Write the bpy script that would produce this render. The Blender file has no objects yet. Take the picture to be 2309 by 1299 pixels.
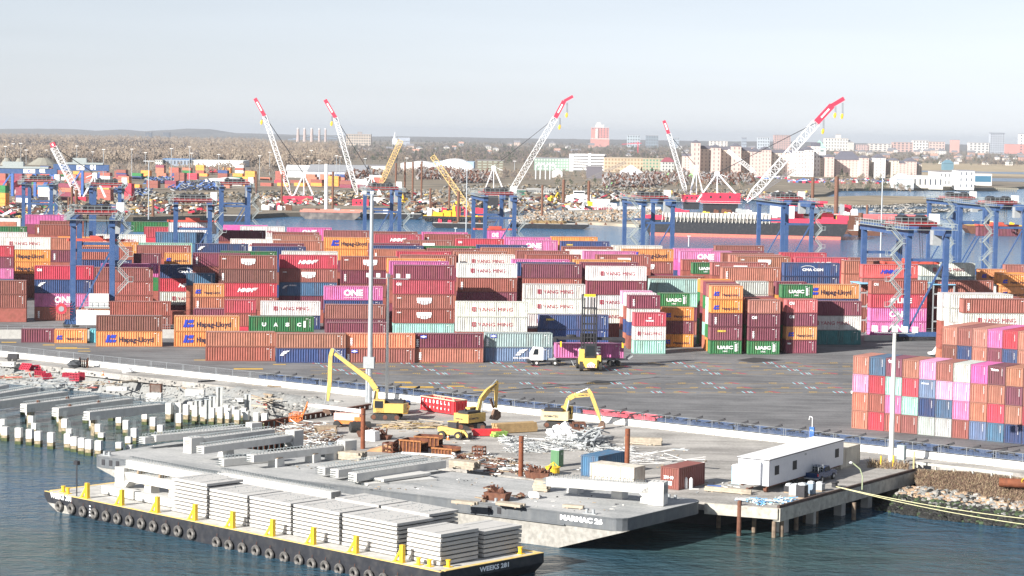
import bpy, bmesh, math, random
import numpy as np
from mathutils import Vector, Matrix
R=math.radians
random.seed(7)
# ---------------------------------------------------------------- camera
F_PX=5000.0; CAM_H=40.5; YH0=306.5; ROLL=0.017
sc=bpy.context.scene
PITCH=math.atan((649.5-YH0)*math.cos(ROLL)/F_PX)
fw=Vector((0,math.cos(PITCH),-math.sin(PITCH))); dn0=Vector((0,-math.sin(PITCH),-math.cos(PITCH))); rt0=Vector((1,0,0))
rt=rt0*math.cos(ROLL)-dn0*math.sin(ROLL); dn=dn0*math.cos(ROLL)+rt0*math.sin(ROLL)
cam=bpy.data.cameras.new('camera'); cam.lens=F_PX/2309*36; cam.sensor_width=36
cam.clip_start=1; cam.clip_end=60000
co=bpy.data.objects.new('camera',cam); sc.collection.objects.link(co)
m=Matrix((rt,-dn,-fw)).transposed().to_4x4(); m.translation=Vector((0,0,CAM_H)); co.matrix_world=m
sc.camera=co
# ---------------------------------------------------------------- light
SUN_AZ=42.0; SUN_EL=26.5      # light travels towards azimuth SUN_AZ (from +X to +Y)
w=bpy.data.worlds.new('World'); sc.world=w; w.use_nodes=True
nt=w.node_tree; nt.nodes.clear()
sky=nt.nodes.new('ShaderNodeTexSky'); sky.sky_type='NISHITA'; sky.sun_disc=False
sky.sun_elevation=R(SUN_EL); sky.sun_rotation=math.atan2(-math.cos(R(SUN_AZ)),-math.sin(R(SUN_AZ)))%(2*math.pi)
sky.air_density=1.0; sky.dust_density=0.2; sky.ozone_density=2.0; sky.altitude=0
hs=nt.nodes.new('ShaderNodeHueSaturation'); hs.inputs['Saturation'].default_value=0.26; hs.inputs['Value'].default_value=1.0
tint=nt.nodes.new('ShaderNodeMix'); tint.data_type='RGBA'; tint.blend_type='MULTIPLY'; tint.inputs[0].default_value=1; tint.inputs[7].default_value=(0.905,0.955,1.075,1)
bg=nt.nodes.new('ShaderNodeBackground'); bg.inputs['Strength'].default_value=0.06
out=nt.nodes.new('ShaderNodeOutputWorld')
nt.links.new(sky.outputs[0],hs.inputs['Color']); nt.links.new(hs.outputs[0],tint.inputs[6]); 
tcw=nt.nodes.new('ShaderNodeTexCoord'); mpw=nt.nodes.new('ShaderNodeMapping'); mpw.inputs['Scale'].default_value=(2,2,26); nzw=nt.nodes.new('ShaderNodeTexNoise'); nzw.inputs['Scale'].default_value=2.2; nzw.inputs['Detail'].default_value=5
nt.links.new(tcw.outputs['Generated'],mpw.inputs[0]); nt.links.new(mpw.outputs[0],nzw.inputs['Vector'])
mrw=nt.nodes.new('ShaderNodeMapRange'); mrw.inputs[1].default_value=.3; mrw.inputs[2].default_value=.7; mrw.inputs[3].default_value=.965; mrw.inputs[4].default_value=1.02; nt.links.new(nzw.outputs[0],mrw.inputs[0])
vmw=nt.nodes.new('ShaderNodeVectorMath'); vmw.operation='SCALE'; nt.links.new(tint.outputs[2],vmw.inputs[0]); nt.links.new(mrw.outputs[0],vmw.inputs['Scale']); nt.links.new(vmw.outputs[0],bg.inputs[0]); nt.links.new(bg.outputs[0],out.inputs[0])
sl=bpy.data.lights.new('sun','SUN'); sl.energy=5.0; sl.angle=R(0.5); sl.color=(1,0.95,0.88)
so=bpy.data.objects.new('sun',sl); sc.collection.objects.link(so)
ld=Vector((math.cos(R(SUN_AZ))*math.cos(R(SUN_EL)),math.sin(R(SUN_AZ))*math.cos(R(SUN_EL)),-math.sin(R(SUN_EL))))
so.rotation_euler=ld.to_track_quat('-Z','Y').to_euler(); so.location=(-60,100,120)
sc.view_settings.view_transform='Standard'; sc.view_settings.look='None'; sc.view_settings.gamma=1
sc.view_settings.exposure=1.05
C=sc.collection
# ---------------------------------------------------------------- pixel -> world point on plane z
def at(px,py,z=0.0):
    d=fw*F_PX+rt*(px-1154.5)+dn*(py-649.5); t=(z-CAM_H)/d.z
    return Vector((d.x*t,d.y*t,z))
def atY(px,py,Y):          # point at depth Y seen at pixel
    d=fw*F_PX+rt*(px-1154.5)+dn*(py-649.5); t=Y/d.y
    return Vector((d.x*t,Y,CAM_H+d.z*t))
def yh(px): return YH0+ROLL*(px-1154.5)
WZ=-3.4
# ---------------------------------------------------------------- materials
MC={}
def pm(name,col,rough=0.65,metal=0.0,var=0.12,scale=1.5,dirt=None,dscale=0.6,spec=0.4,bump=0.0,streak=False):
    if name in MC: return MC[name]
    mt=bpy.data.materials.new(name); mt.use_nodes=True; MC[name]=mt
    t=mt.node_tree; b=t.nodes['Principled BSDF']
    b.inputs['Roughness'].default_value=rough; b.inputs['Metallic'].default_value=metal
    b.inputs['Specular IOR Level'].default_value=spec
    L=t.links.new
    tc=t.nodes.new('ShaderNodeTexCoord')
    nz=t.nodes.new('ShaderNodeTexNoise'); nz.inputs['Scale'].default_value=scale; nz.inputs['Detail'].default_value=5
    L(tc.outputs['Object'],nz.inputs['Vector'])
    mr=t.nodes.new('ShaderNodeMapRange'); mr.inputs[1].default_value=0.3; mr.inputs[2].default_value=0.7
    mr.inputs[3].default_value=1-var; mr.inputs[4].default_value=1+var
    L(nz.outputs[0],mr.inputs[0])
    mx=t.nodes.new('ShaderNodeVectorMath'); mx.operation='SCALE'
    if col=='obj':
        oi=t.nodes.new('ShaderNodeObjectInfo'); L(oi.outputs['Color'],mx.inputs[0])
    else: mx.inputs[0].default_value=col
    L(mr.outputs[0],mx.inputs['Scale']); src=mx.outputs[0]
    if dirt:
        dcol,amt=dirt
        n2=t.nodes.new('ShaderNodeTexNoise'); n2.inputs['Scale'].default_value=dscale; n2.inputs['Detail'].default_value=7; n2.inputs['Roughness'].default_value=0.65
        if streak:
            mp=t.nodes.new('ShaderNodeMapping'); mp.inputs['Scale'].default_value=(1,1,0.15); L(tc.outputs['Object'],mp.inputs[0]); L(mp.outputs[0],n2.inputs['Vector'])
        else: L(tc.outputs['Object'],n2.inputs['Vector'])
        m2=t.nodes.new('ShaderNodeMapRange'); m2.inputs[1].default_value=0.48; m2.inputs[2].default_value=0.72; m2.inputs[3].default_value=0; m2.inputs[4].default_value=amt
        L(n2.outputs[0],m2.inputs[0])
        mm=t.nodes.new('ShaderNodeMix'); mm.data_type='RGBA'; L(m2.outputs[0],mm.inputs[0]); L(src,mm.inputs[6]); mm.inputs[7].default_value=(*dcol,1)
        src=mm.outputs[2]
    L(src,b.inputs['Base Color'])
    if bump:
        bp=t.nodes.new('ShaderNodeBump'); bp.inputs['Strength'].default_value=bump; bp.inputs['Distance'].default_value=0.1
        n3=t.nodes.new('ShaderNodeTexNoise'); n3.inputs['Scale'].default_value=scale*4; n3.inputs['Detail'].default_value=6
        L(tc.outputs['Object'],n3.inputs['Vector']); L(n3.outputs[0],bp.inputs['Height']); L(bp.outputs[0],b.inputs['Normal'])
    return mt
# ---------------------------------------------------------------- mesh builder
class MB:
    def __init__(s): s.v=[]; s.f=[]; s.m=[]
    def add(s,vs,fs,m=0):
        n=len(s.v); s.v+=[tuple(v) for v in vs]; s.f+=[tuple(i+n for i in f) for f in fs]; s.m+=[m]*len(fs); return s
    def box(s,c,d,rz=0,m=0,taper=1.0):
        cx,cy,cz=c; dx,dy,dz=d[0]/2,d[1]/2,d[2]/2; ca,sa=math.cos(rz),math.sin(rz); vs=[]
        for z,k in ((-dz,1),(dz,taper)):
            for x,y in ((-dx,-dy),(dx,-dy),(dx,dy),(-dx,dy)):
                x*=k;y*=k; vs.append((cx+x*ca-y*sa,cy+x*sa+y*ca,cz+z))
        return s.add(vs,[(0,3,2,1),(4,5,6,7),(0,1,5,4),(1,2,6,5),(2,3,7,6),(3,0,4,7)],m)
    def bx(s,x0,x1,y0,y1,z0,z1,m=0): return s.box(((x0+x1)/2,(y0+y1)/2,(z0+z1)/2),(x1-x0,y1-y0,z1-z0),0,m)
    def beam(s,p,q,w,h=None,m=0,up=(0,0,1)):
        p=Vector(p);q=Vector(q); h=h or w; d=(q-p)
        if d.length<1e-6: return s
        d.normalize(); u=Vector(up)
        if abs(d.dot(u))>.98: u=Vector((0,1,0))
        a=d.cross(u).normalized(); b=a.cross(d).normalized(); vs=[]
        for o in (p,q):
            for i,j in ((-1,-1),(1,-1),(1,1),(-1,1)): vs.append(o+a*(i*w/2)+b*(j*h/2))
        return s.add(vs,[(0,3,2,1),(4,5,6,7),(0,1,5,4),(1,2,6,5),(2,3,7,6),(3,0,4,7)],m)
    def tube(s,p,q,r,r2=None,n=8,m=0,cap=True):
        p=Vector(p);q=Vector(q); r2=r if r2 is None else r2; d=(q-p)
        if d.length<1e-6: return s
        d.normalize(); u=Vector((0,0,1)) if abs(d.z)<.95 else Vector((1,0,0))
        a=d.cross(u).normalized(); b=a.cross(d); vs=[]
        for o,rr in ((p,r),(q,r2)):
            for i in range(n):
                t=2*math.pi*i/n; vs.append(o+a*(math.cos(t)*rr)+b*(math.sin(t)*rr))
        fs=[(i,(i+1)%n,n+(i+1)%n,n+i) for i in range(n)]
        if cap: fs+=[tuple(range(n-1,-1,-1)),tuple(range(n,2*n))]
        return s.add(vs,fs,m)
    def path(s,pts,r,n=6,m=0):
        for a,b in zip(pts,pts[1:]): s.tube(a,b,r,None,n,m)
        return s
    def prism(s,poly,z0,z1,m=0):
        n=len(poly); vs=[(x,y,z0) for x,y in poly]+[(x,y,z1) for x,y in poly]
        a=sum(poly[i][0]*poly[(i+1)%n][1]-poly[(i+1)%n][0]*poly[i][1] for i in range(n))
        top=tuple(range(n,2*n)); bot=tuple(range(n-1,-1,-1)); sd=[(i,(i+1)%n,n+(i+1)%n,n+i) for i in range(n)]
        fs=[top,bot]+sd
        if a<0: fs=[tuple(reversed(f)) for f in fs]
        return s.add(vs,fs,m)
    def vprism(s,prof,y0,y1,m=0):      # profile in x,z extruded along y
        n=len(prof); vs=[(x,y0,z) for x,z in prof]+[(x,y1,z) for x,z in prof]
        a=sum(prof[i][0]*prof[(i+1)%n][1]-prof[(i+1)%n][0]*prof[i][1] for i in range(n))
        fs=[tuple(range(n)),tuple(range(2*n-1,n-1,-1))]+[(i,n+i,n+(i+1)%n,(i+1)%n) for i in range(n)]
        if a<0: fs=[tuple(reversed(f)) for f in fs]
        return s.add(vs,fs,m)
    def xprism(s,prof,x0,x1,m=0):      # profile in y,z extruded along x
        n=len(prof); vs=[(x0,y,z) for y,z in prof]+[(x1,y,z) for y,z in prof]
        a=sum(prof[i][0]*prof[(i+1)%n][1]-prof[(i+1)%n][0]*prof[i][1] for i in range(n))
        fs=[tuple(range(n-1,-1,-1)),tuple(range(n,2*n))]+[(i,(i+1)%n,n+(i+1)%n,n+i) for i in range(n)]
        if a<0: fs=[tuple(reversed(f)) for f in fs]
        return s.add(vs,fs,m)
    def torus(s,c,ax,Rr,r,n=16,k=8,m=0):
        ax=Vector(ax).normalized(); u=Vector((0,0,1)) if abs(ax.z)<.9 else Vector((1,0,0)); a=ax.cross(u).normalized(); b=a.cross(ax); c=Vector(c); vs=[]
        for i in range(n):
            t=2*math.pi*i/n; e=a*math.cos(t)+b*math.sin(t)
            for j in range(k):
                q=2*math.pi*j/k; vs.append(c+e*(Rr+r*math.cos(q))+ax*(r*math.sin(q)))
        fs=[(i*k+j,((i+1)%n)*k+j,((i+1)%n)*k+(j+1)%k,i*k+(j+1)%k) for i in range(n) for j in range(k)]
        return s.add(vs,fs,m)
    def blob(s,c,r,n=0,m=0,rnd=None,flat=1.0):
        rnd=rnd or random; vs=[];fs=[]
        rings=4; seg=7; c=Vector(c)
        vs.append(c+Vector((0,0,r[2]*flat)))
        for i in range(1,rings):
            ph=math.pi*i/rings
            for j in range(seg):
                t=2*math.pi*j/seg+i*.4; k=rnd.uniform(.75,1.2)
                vs.append(c+Vector((math.sin(ph)*math.cos(t)*r[0]*k,math.sin(ph)*math.sin(t)*r[1]*k,math.cos(ph)*r[2]*k)))
        vs.append(c-Vector((0,0,r[2])))
        for j in range(seg): fs.append((0,1+j,1+(j+1)%seg))
        for i in range(rings-2):
            for j in range(seg): a=1+i*seg+j; b=1+i*seg+(j+1)%seg; fs.append((a,a+seg,b+seg,b))
        o=1+(rings-2)*seg
        for j in range(seg): fs.append((o+j,len(vs)-1,o+(j+1)%seg))
        return s.add(vs,fs,m)
    def mesh(s,name,mats):
        me=bpy.data.meshes.new(name)
        me.from_pydata(s.v,[],s.f)
        for mt in (mats if isinstance(mats,(list,tuple)) else [mats]): me.materials.append(mt)
        if any(s.m): me.polygons.foreach_set('material_index',s.m)
        me.update(); return me
    def build(s,name,mats,parent=None,loc=None,rz=0):
        o=bpy.data.objects.new(name,s.mesh(name,mats)); C.objects.link(o)
        if parent: o.parent=parent
        if loc is not None: o.location=loc
        if rz: o.rotation_euler=(0,0,rz)
        return o
def tag(o,label=None,cat=None,group=None,kind=None):
    if label: o['label']=label
    if cat: o['category']=cat
    if group: o['group']=group
    if kind: o['kind']=kind
    return o
def T(name,label,cat,loc=(0,0,0),rz=0,group=None):
    o=bpy.data.objects.new(name,None); C.objects.link(o); o.location=loc; o.rotation_euler=(0,0,rz)
    o.empty_display_size=.5
    return tag(o,label,cat,group)
KIDS={}
def dup(root,loc,rz=None,label=None):
    r=root.copy(); C.objects.link(r); r.location=loc
    if rz is not None: r.rotation_euler=(0,0,rz)
    if label: r['label']=label
    for ch in KIDS.setdefault(root.name,[c for c in bpy.data.objects if c.parent==root]):
        c=ch.copy(); C.objects.link(c); c.parent=r
        for g in KIDS.setdefault(ch.name,[x for x in bpy.data.objects if x.parent==ch]):
            d=g.copy(); C.objects.link(d); d.parent=c
    return r
def ORD(i): return ['first','second','third','fourth','fifth','sixth','seventh','eighth','ninth','tenth','eleventh','twelfth','thirteenth','fourteenth','fifteenth','sixteenth','seventeenth','eighteenth','nineteenth','twentieth'][i] if i<20 else ('twenty-'+ORD(i-20) if i>20 and i<30 else ('thirty-'+ORD(i-30) if i>=30 and i<40 else 'number %d'%(i+1)))
TXT={}
def text_mesh(s,width,mat,shear=0,bold=0.0,height=None):
    k=(s,round(width,2),mat.name,shear,bold)
    if k in TXT: return TXT[k]
    cu=bpy.data.curves.new('t','FONT'); cu.body=s; cu.size=1; cu.shear=shear; cu.offset=bold; cu.extrude=0.0; cu.resolution_u=2
    o=bpy.data.objects.new('t',cu); C.objects.link(o)
    bpy.context.view_layer.update()
    me=bpy.data.meshes.new_from_object(o.evaluated_get(bpy.context.evaluated_depsgraph_get()))
    bpy.data.objects.remove(o); bpy.data.curves.remove(cu)
    n=len(me.vertices); a=np.empty(n*3,np.float32); me.vertices.foreach_get('co',a); a=a.reshape(-1,3)
    mn=a.min(0); mxx=a.max(0); sx=width/(mxx[0]-mn[0]); sy=sx if height is None else height/(mxx[1]-mn[1])
    v=np.zeros_like(a); v[:,0]=(a[:,0]-mn[0])*sx; v[:,2]=(a[:,1]-mn[1])*sy      # standing in x-z plane facing -y
    me.vertices.foreach_set('co',v.ravel()); me.materials.clear(); me.materials.append(mat); me.update(); me.name='lettering'
    TXT[k]=me; return me
def add_text(parent,s,loc,width,mat,shear=0,bold=0,height=None,rz=0,name='lettering',rot=None):
    o=bpy.data.objects.new(name,text_mesh(s,width,mat,shear,bold,height)); C.objects.link(o); o.parent=parent; o.location=loc; o.rotation_euler=rot or (0,0,rz); return o
# numpy mass mesh
def mass(name,V,Fq,mats,mi=None,loops=4):
    me=bpy.data.meshes.new(name); V=np.asarray(V,np.float32); Fq=np.asarray(Fq,np.int32)
    me.vertices.add(len(V)); me.vertices.foreach_set('co',V.ravel())
    me.loops.add(Fq.size); me.loops.foreach_set('vertex_index',Fq.ravel())
    me.polygons.add(len(Fq)); me.polygons.foreach_set('loop_start',np.arange(0,Fq.size,loops,dtype=np.int32)); me.polygons.foreach_set('loop_total',np.full(len(Fq),loops,np.int32))
    for mt in mats: me.materials.append(mt)
    if mi is not None: me.polygons.foreach_set('material_index',np.asarray(mi,np.int32))
    me.update(calc_edges=True); me.validate()
    o=bpy.data.objects.new(name,me); C.objects.link(o); return o
# colours
concrete=pm('concrete',(.50,.49,.46),.85,var=.1,scale=.8,dirt=((.30,.29,.27),.5),dscale=.9)
white_conc=pm('white_concrete',(.56,.555,.53),.85,var=.07,scale=1.2,dirt=((.42,.41,.38),.45),dscale=1.3)
steel_g=pm('galvanised_steel',(.42,.45,.47),.45,.5,var=.08)
rust=pm('rust',(.13,.055,.035),.85,var=.3,scale=2,dirt=((.20,.10,.055),.6),dscale=1.5)
darkm=pm('dark_metal',(.03,.03,.035),.6,var=.2)
rubber=pm('rubber',(.035,.034,.033),.8,var=.3,scale=6)
yellow=pm('yellow_paint',(.80,.52,.03),.5,var=.08,dirt=((.35,.22,.08),.35),dscale=1.5)
red_p=pm('red_paint',(.60,.035,.045),.5,var=.1,dirt=((.3,.1,.07),.3),dscale=.8)
white_p=pm('white_paint',(.78,.78,.77),.5,var=.05,dirt=((.5,.47,.42),.3),dscale=.7)
blue_p=pm('blue_paint',(.065,.15,.42),.5,var=.08)
wood=pm('wood',(.30,.23,.16),.85,var=.25,scale=3)
glass=pm('dark_glass',(.015,.02,.025),.55,var=.05,spec=.25)
grey_p=pm('grey_paint',(.33,.35,.36),.6,var=.08)
black_p=pm('black_paint',(.025,.027,.032),.55,var=.2)
orange_p=pm('orange_paint',(.72,.2,.05),.5,var=.1)
# ---------------------------------------------------------------- setting
def water_mat():
    mt=bpy.data.materials.new('water'); mt.use_nodes=True; t=mt.node_tree; b=t.nodes['Principled BSDF']; L=t.links.new
    b.inputs['Roughness'].default_value=.12; b.inputs['IOR'].default_value=1.33
    tc=t.nodes.new('ShaderNodeTexCoord')
    n1=t.nodes.new('ShaderNodeTexNoise'); n1.inputs['Scale'].default_value=.012; n1.inputs['Detail'].default_value=4
    L(tc.outputs['Object'],n1.inputs['Vector'])
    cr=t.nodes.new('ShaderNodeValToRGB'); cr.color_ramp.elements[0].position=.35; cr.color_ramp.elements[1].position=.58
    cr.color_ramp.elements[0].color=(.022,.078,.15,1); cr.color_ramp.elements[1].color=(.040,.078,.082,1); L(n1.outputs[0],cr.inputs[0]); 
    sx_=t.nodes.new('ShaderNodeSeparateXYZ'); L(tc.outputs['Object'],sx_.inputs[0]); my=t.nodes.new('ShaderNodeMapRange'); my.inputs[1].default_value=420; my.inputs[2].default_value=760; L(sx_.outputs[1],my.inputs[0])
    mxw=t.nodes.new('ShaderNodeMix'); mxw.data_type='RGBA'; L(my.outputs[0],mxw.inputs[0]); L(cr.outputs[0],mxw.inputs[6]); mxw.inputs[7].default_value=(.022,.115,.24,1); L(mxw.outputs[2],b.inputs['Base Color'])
    last=None; prev=None
    for s,st,sx,dst in ((.09,.9,.55,1.0),(.38,1.0,.5,1.1),(1.2,1.0,.6,.36)):
        mp=t.nodes.new('ShaderNodeMapping'); mp.inputs['Rotation'].default_value=(0,0,R(25)); mp.inputs['Scale'].default_value=(sx,1,1); L(tc.outputs['Object'],mp.inputs[0])
        n=t.nodes.new('ShaderNodeTexNoise'); n.inputs['Scale'].default_value=s; n.inputs['Detail'].default_value=5; n.inputs['Roughness'].default_value=.6; n.inputs['Distortion'].default_value=.4; L(mp.outputs[0],n.inputs['Vector'])
        bp=t.nodes.new('ShaderNodeBump'); bp.inputs['Strength'].default_value=st; bp.inputs['Distance'].default_value=dst; L(n.outputs[0],bp.inputs['Height'])
        if prev: L(prev.outputs[0],bp.inputs['Normal'])
        prev=bp
    L(prev.outputs[0],b.inputs['Normal'])
    return mt
wat=MB(); wat.add([(-16000,-300,WZ),(16000,-300,WZ),(16000,26000,WZ),(-16000,26000,WZ)],[(0,1,2,3)])
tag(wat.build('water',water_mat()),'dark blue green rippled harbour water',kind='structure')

def asphalt_mat(name,a,b_,sc_,st=True):
    mt=bpy.data.materials.new(name); mt.use_nodes=True; t=mt.node_tree; b=t.nodes['Principled BSDF']; L=t.links.new
    b.inputs['Roughness'].default_value=.9; tc=t.nodes.new('ShaderNodeTexCoord')
    mp=t.nodes.new('ShaderNodeMapping'); mp.inputs['Rotation'].default_value=(0,0,R(36)); mp.inputs['Scale'].default_value=(.12,1,1) if st else (1,1,1); L(tc.outputs['Object'],mp.inputs[0])
    n=t.nodes.new('ShaderNodeTexNoise'); n.inputs['Scale'].default_value=sc_; n.inputs['Detail'].default_value=8; n.inputs['Roughness'].default_value=.65; L(mp.outputs[0],n.inputs['Vector'])
    n2=t.nodes.new('ShaderNodeTexNoise'); n2.inputs['Scale'].default_value=.09; n2.inputs['Detail'].default_value=6; n2.inputs['Roughness'].default_value=.7; L(tc.outputs['Object'],n2.inputs['Vector'])
    n3=t.nodes.new('ShaderNodeTexNoise'); n3.inputs['Scale'].default_value=3; n3.inputs['Detail'].default_value=4; L(tc.outputs['Object'],n3.inputs['Vector'])
    ad=t.nodes.new('ShaderNodeMath'); ad.operation='ADD'; L(n.outputs[0],ad.inputs[0]); L(n2.outputs[0],ad.inputs[1])
    a2=t.nodes.new('ShaderNodeMath'); a2.operation='MULTIPLY_ADD'; L(n3.outputs[0],a2.inputs[0]); a2.inputs[1].default_value=.5; L(ad.outputs[0],a2.inputs[2])
    cr=t.nodes.new('ShaderNodeValToRGB'); cr.color_ramp.elements[0].position=.52; cr.color_ramp.elements[1].position=.72; cr.color_ramp.elements[0].color=(*a,1); cr.color_ramp.elements[1].color=(*b_,1)
    hv=t.nodes.new('ShaderNodeMath'); hv.operation='MULTIPLY'; hv.inputs[1].default_value=.5; L(a2.outputs[0],hv.inputs[0]); L(hv.outputs[0],cr.inputs[0]); L(cr.outputs[0],b.inputs['Base Color'])
    return mt
asph=asphalt_mat('asphalt',(.085,.086,.09),(.19,.19,.192),.5)
apron_m=asphalt_mat('apron_concrete',(.20,.19,.175),(.44,.42,.39),.25)
deck_m=asphalt_mat('grey_deck',(.24,.25,.25),(.46,.46,.45),.4)
# barrier line
BA=at(-300,768.4,0); BB=at(2600,1089,0)
bdir=(BB-BA).normalized(); bnor=Vector((-bdir.y,bdir.x,0))      # points away from the water
BANG=math.atan2(bdir.y,bdir.x)
def BP(s,o=0,z=0): return BA+bdir*s+bnor*o+Vector((0,0,z))      # along the barrier
def pxs(px,py):                                             # barrier parameter of pixel
    return (at(px,py,0)-BA).dot(bdir)
# yard frame
YA=R(8.4); yu=Vector((math.cos(YA),math.sin(YA),0)); yv=Vector((-math.sin(YA),math.cos(YA),0))
def toY(p): return p.x*yu.x+p.y*yu.y, p.x*yv.x+p.y*yv.y
def frY(u,v,z=0): return yu*u+yv*v+Vector((0,0,z))
# yard ground
e0=at(-1500,620,0); far_v=905
yard=MB()
ur,vr=toY(BB+bdir*60); ul,vl=toY(BA-bdir*120)
pl=[(BA-bdir*160),(BB+bdir*80),frY(520,vr+20),frY(520,630),frY(250,690),frY(60,750),frY(-170,830),frY(-600,860)]
yard.prism([(p.x,p.y) for p in pl],WZ-1,0)
tag(yard.build('yard_ground',asph),'dark grey asphalt of the container yard',kind='structure')
# road strip between barrier and the bank
ap=MB()
R0=at(2062,1062,0); Rc=at(1755,1146,0); Rl=at(1590,1133,0)
pts=[BP(-60,-.02),BP(-60,-6.5),at(-150,806,0),at(250,836,0),at(640,893,0),at(900,922,0)]
strip=[BP(-160,-.02),BP(-160,-6.0)]+[BP(pxs(x,y),-6.0) for x,y in ((0,801),(640,870))]+[at(775,906,0),at(640,952,0),at(700,1010,0),at(1174,1077,0),Rl,Rc,R0,BP(pxs(2100,1033),-4.0),BP(pxs(2600,1089)+60,-4.5),BP(pxs(2600,1089)+60,-.02)]
ap.prism([(p.x,p.y) for p in strip],-.9,.006)
tag(ap.build('quay_pavement',apron_m),'pale worn concrete quay pavement along the barrier',kind='structure')
# painted markings in the yard
mk_y=pm('paint_yellow',(.62,.38,.05),.8,var=.15); mk_r=pm('paint_red',(.44,.06,.10),.8,var=.15); mk_c=pm('paint_cyan',(.33,.58,.68),.8,var=.15); mk_w=pm('paint_white',(.50,.58,.56),.8,var=.1)
MK=[MB() for _ in range(4)]
def slab(mb,px,py,du,dv,sk=0):
    u,v=toY(at(px,py,0)); p=[frY(u-du/2,v-dv/2,.011),frY(u+du/2,v-dv/2,.011),frY(u+du/2+sk,v+dv/2,.011),frY(u-du/2+sk,v+dv/2,.011)]
    mb.add(p,[(0,1,2,3)])
def tick(mb,x0,y0,x1,y1,wd=.35):
    a=at(x0,y0,.011);b=at(x1,y1,.011); d=Vector((wd,0,0)); mb.add([a-d,a+d,b+d,b-d],[(0,1,2,3)])
rowsY=[(820,5.0),(828,5),(836,5),(843,5),(864,6),(874,6),(884,6)]
def line_y(base,px): return base+(px-1150)*-.003
marks=[(700,2300,818,0),(700,2300,826,1),(700,2300,834,2),(700,2300,842,3),(860,2300,864,4),(860,2300,874,5),(1100,2300,884,6)]
for x0,x1,yb,k in marks:
    # thin faint yellow lane lines
    for seg in range(x0,x1-40,80):
        a=at(seg,yb+2.0,.009); b=at(seg+70,yb+2.0-.4,.009); d=(b-a).normalized(); n=Vector((-d.y,d.x,0))*.08
        MK[0].add([a-n,b-n,b+n,a+n],[(0,1,2,3)])
    per=205; off=(k*28)%per
    for x in range(x0-per,x1,per):
        X=x+off
        def ok(q): return x0<q<x1 and (q<1925 or yb>2000)
        for i in range(5):
            q=X+i*6
            if ok(q): tick(MK[(2,1,3,2,1,3)[i]],q-5,yb-1.6,q+2,yb+2.2,.12)
        if ok(X+75): slab(MK[1],X+75,yb,.7,2.0,-1)
        for j in (48,148):
            if ok(X+j):
                for g in range(4):
                    slab(MK[0],X+j+g*4.6,yb+.4,.12,1.0); slab(MK[0],X+j+g*4.6+1.2,yb-.7,.35,.2)
for px,py,du,dv in ((90,770,3,3),(110,778,4,3),(150,785,7,5),(188,786,4,2),(190,792,4,2),(20,772,5,3),(560,832,9,4),(815,831,4,2.5),(825,838,4,2.5),(908,862,5,3),(1028,871,5,3),(935,873,11,4),(630,822,4,2),(455,812,5,2),(1090,880,6,3),(30,725,4,3)):
    slab(MK[0],px,py,du*.55,dv*.45)
for m_,mt,nm,lb in zip(MK,(mk_y,mk_r,mk_c,mk_w),('yellow_markings','red_markings','cyan_markings','white_markings'),('yellow','red','cyan','white')):
    tag(m_.build(nm,mt),lb+' painted slot markings on the asphalt',kind='structure')
pt=MB()
for pxl in ([(1310,867),(1345,857),(1400,862),(1370,868)],[(1660,812),(1700,806),(1770,812),(1700,818)]):
    q=[at(x,y,.006) for x,y in pxl]; pt.add(q,[tuple(range(len(q)))])
tag(pt.build('asphalt_patch',pm('dark_asphalt',(.04,.04,.042),.9,var=.1)),'darker repaired patches in the asphalt',kind='structure')
# ---------------------------------------------------------------- containers
COL=dict(m=(.20,.045,.075),r=(.31,.095,.075),n=(.23,.08,.065),s=(.42,.155,.10),R=(.50,.045,.075),F=(.64,.07,.06),o=(.74,.28,.06),w=(.70,.68,.64),b=(.03,.065,.19),B=(.06,.15,.26),
  c=(.12,.42,.52),g=(.025,.19,.06),t=(.30,.56,.48),T=(.05,.26,.26),p=(.62,.12,.36),P=(.78,.30,.52),l=(.30,.40,.44),G=(.46,.50,.47),O=(.62,.22,.11),k=(.13,.20,.36),v=(.52,.12,.13))
CN=dict(m='maroon',r='rust brown',n='dark brown',s='terracotta',R='crimson red',F='bright red',o='orange',w='white',b='navy blue',B='mid blue',c='turquoise',g='dark green',t='mint green',T='teal',p='magenta pink',P='pale pink',l='grey blue',G='pale grey green',O='faded orange brown',k='slate blue',v='faded red')
cont_m=pm('container_paint','obj',.55,var=.13,scale=.9,dirt=((.16,.08,.05),.42),dscale=1.1,streak=True)
frame_m=pm('container_frame','obj',.6,var=.2,scale=2,dirt=((.10,.05,.035),.8),dscale=2)
roof_m=pm('container_roof','obj',.7,var=.12,scale=.7,dirt=((.25,.13,.10),.6),dscale=.8)
txt_w=pm('lettering_white',(.85,.85,.85),.5,var=.02); txt_k=pm('lettering_dark',(.03,.03,.06),.5,var=.02); txt_b=pm('lettering_blue',(.03,.06,.45),.5,var=.02); txt_r=pm('lettering_red',(.38,.03,.06),.5,var=.02); txt_y=pm('lettering_yellow',(.85,.60,.1),.5,var=.02)
CB={}
def corr(mb,x0,x1,z0,z1,y,dep,pitch=.43,axis='x',sgn=1):
    nw=max(4,int((x1-x0)/pitch)); st=(x1-x0)/nw; P=[]
    for i in range(nw):
        a=x0+i*st; P+=[(a,0),(a+st*.28,0),(a+st*.5,1),(a+st*.78,1)]
    P.append((x1,0)); vs=[]
    for z in (z0,z1):
        for a,d in P: vs.append((a,y+sgn*dep*d,z) if axis=='x' else (y+sgn*dep*d,a,z))
    n=len(P); fs=[(i,i+1,n+i+1,n+i) for i in range(n-1)]
    if (sgn<0)==(axis=='x'): fs=[tuple(reversed(f)) for f in fs]
    mb.add(vs,fs)
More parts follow.
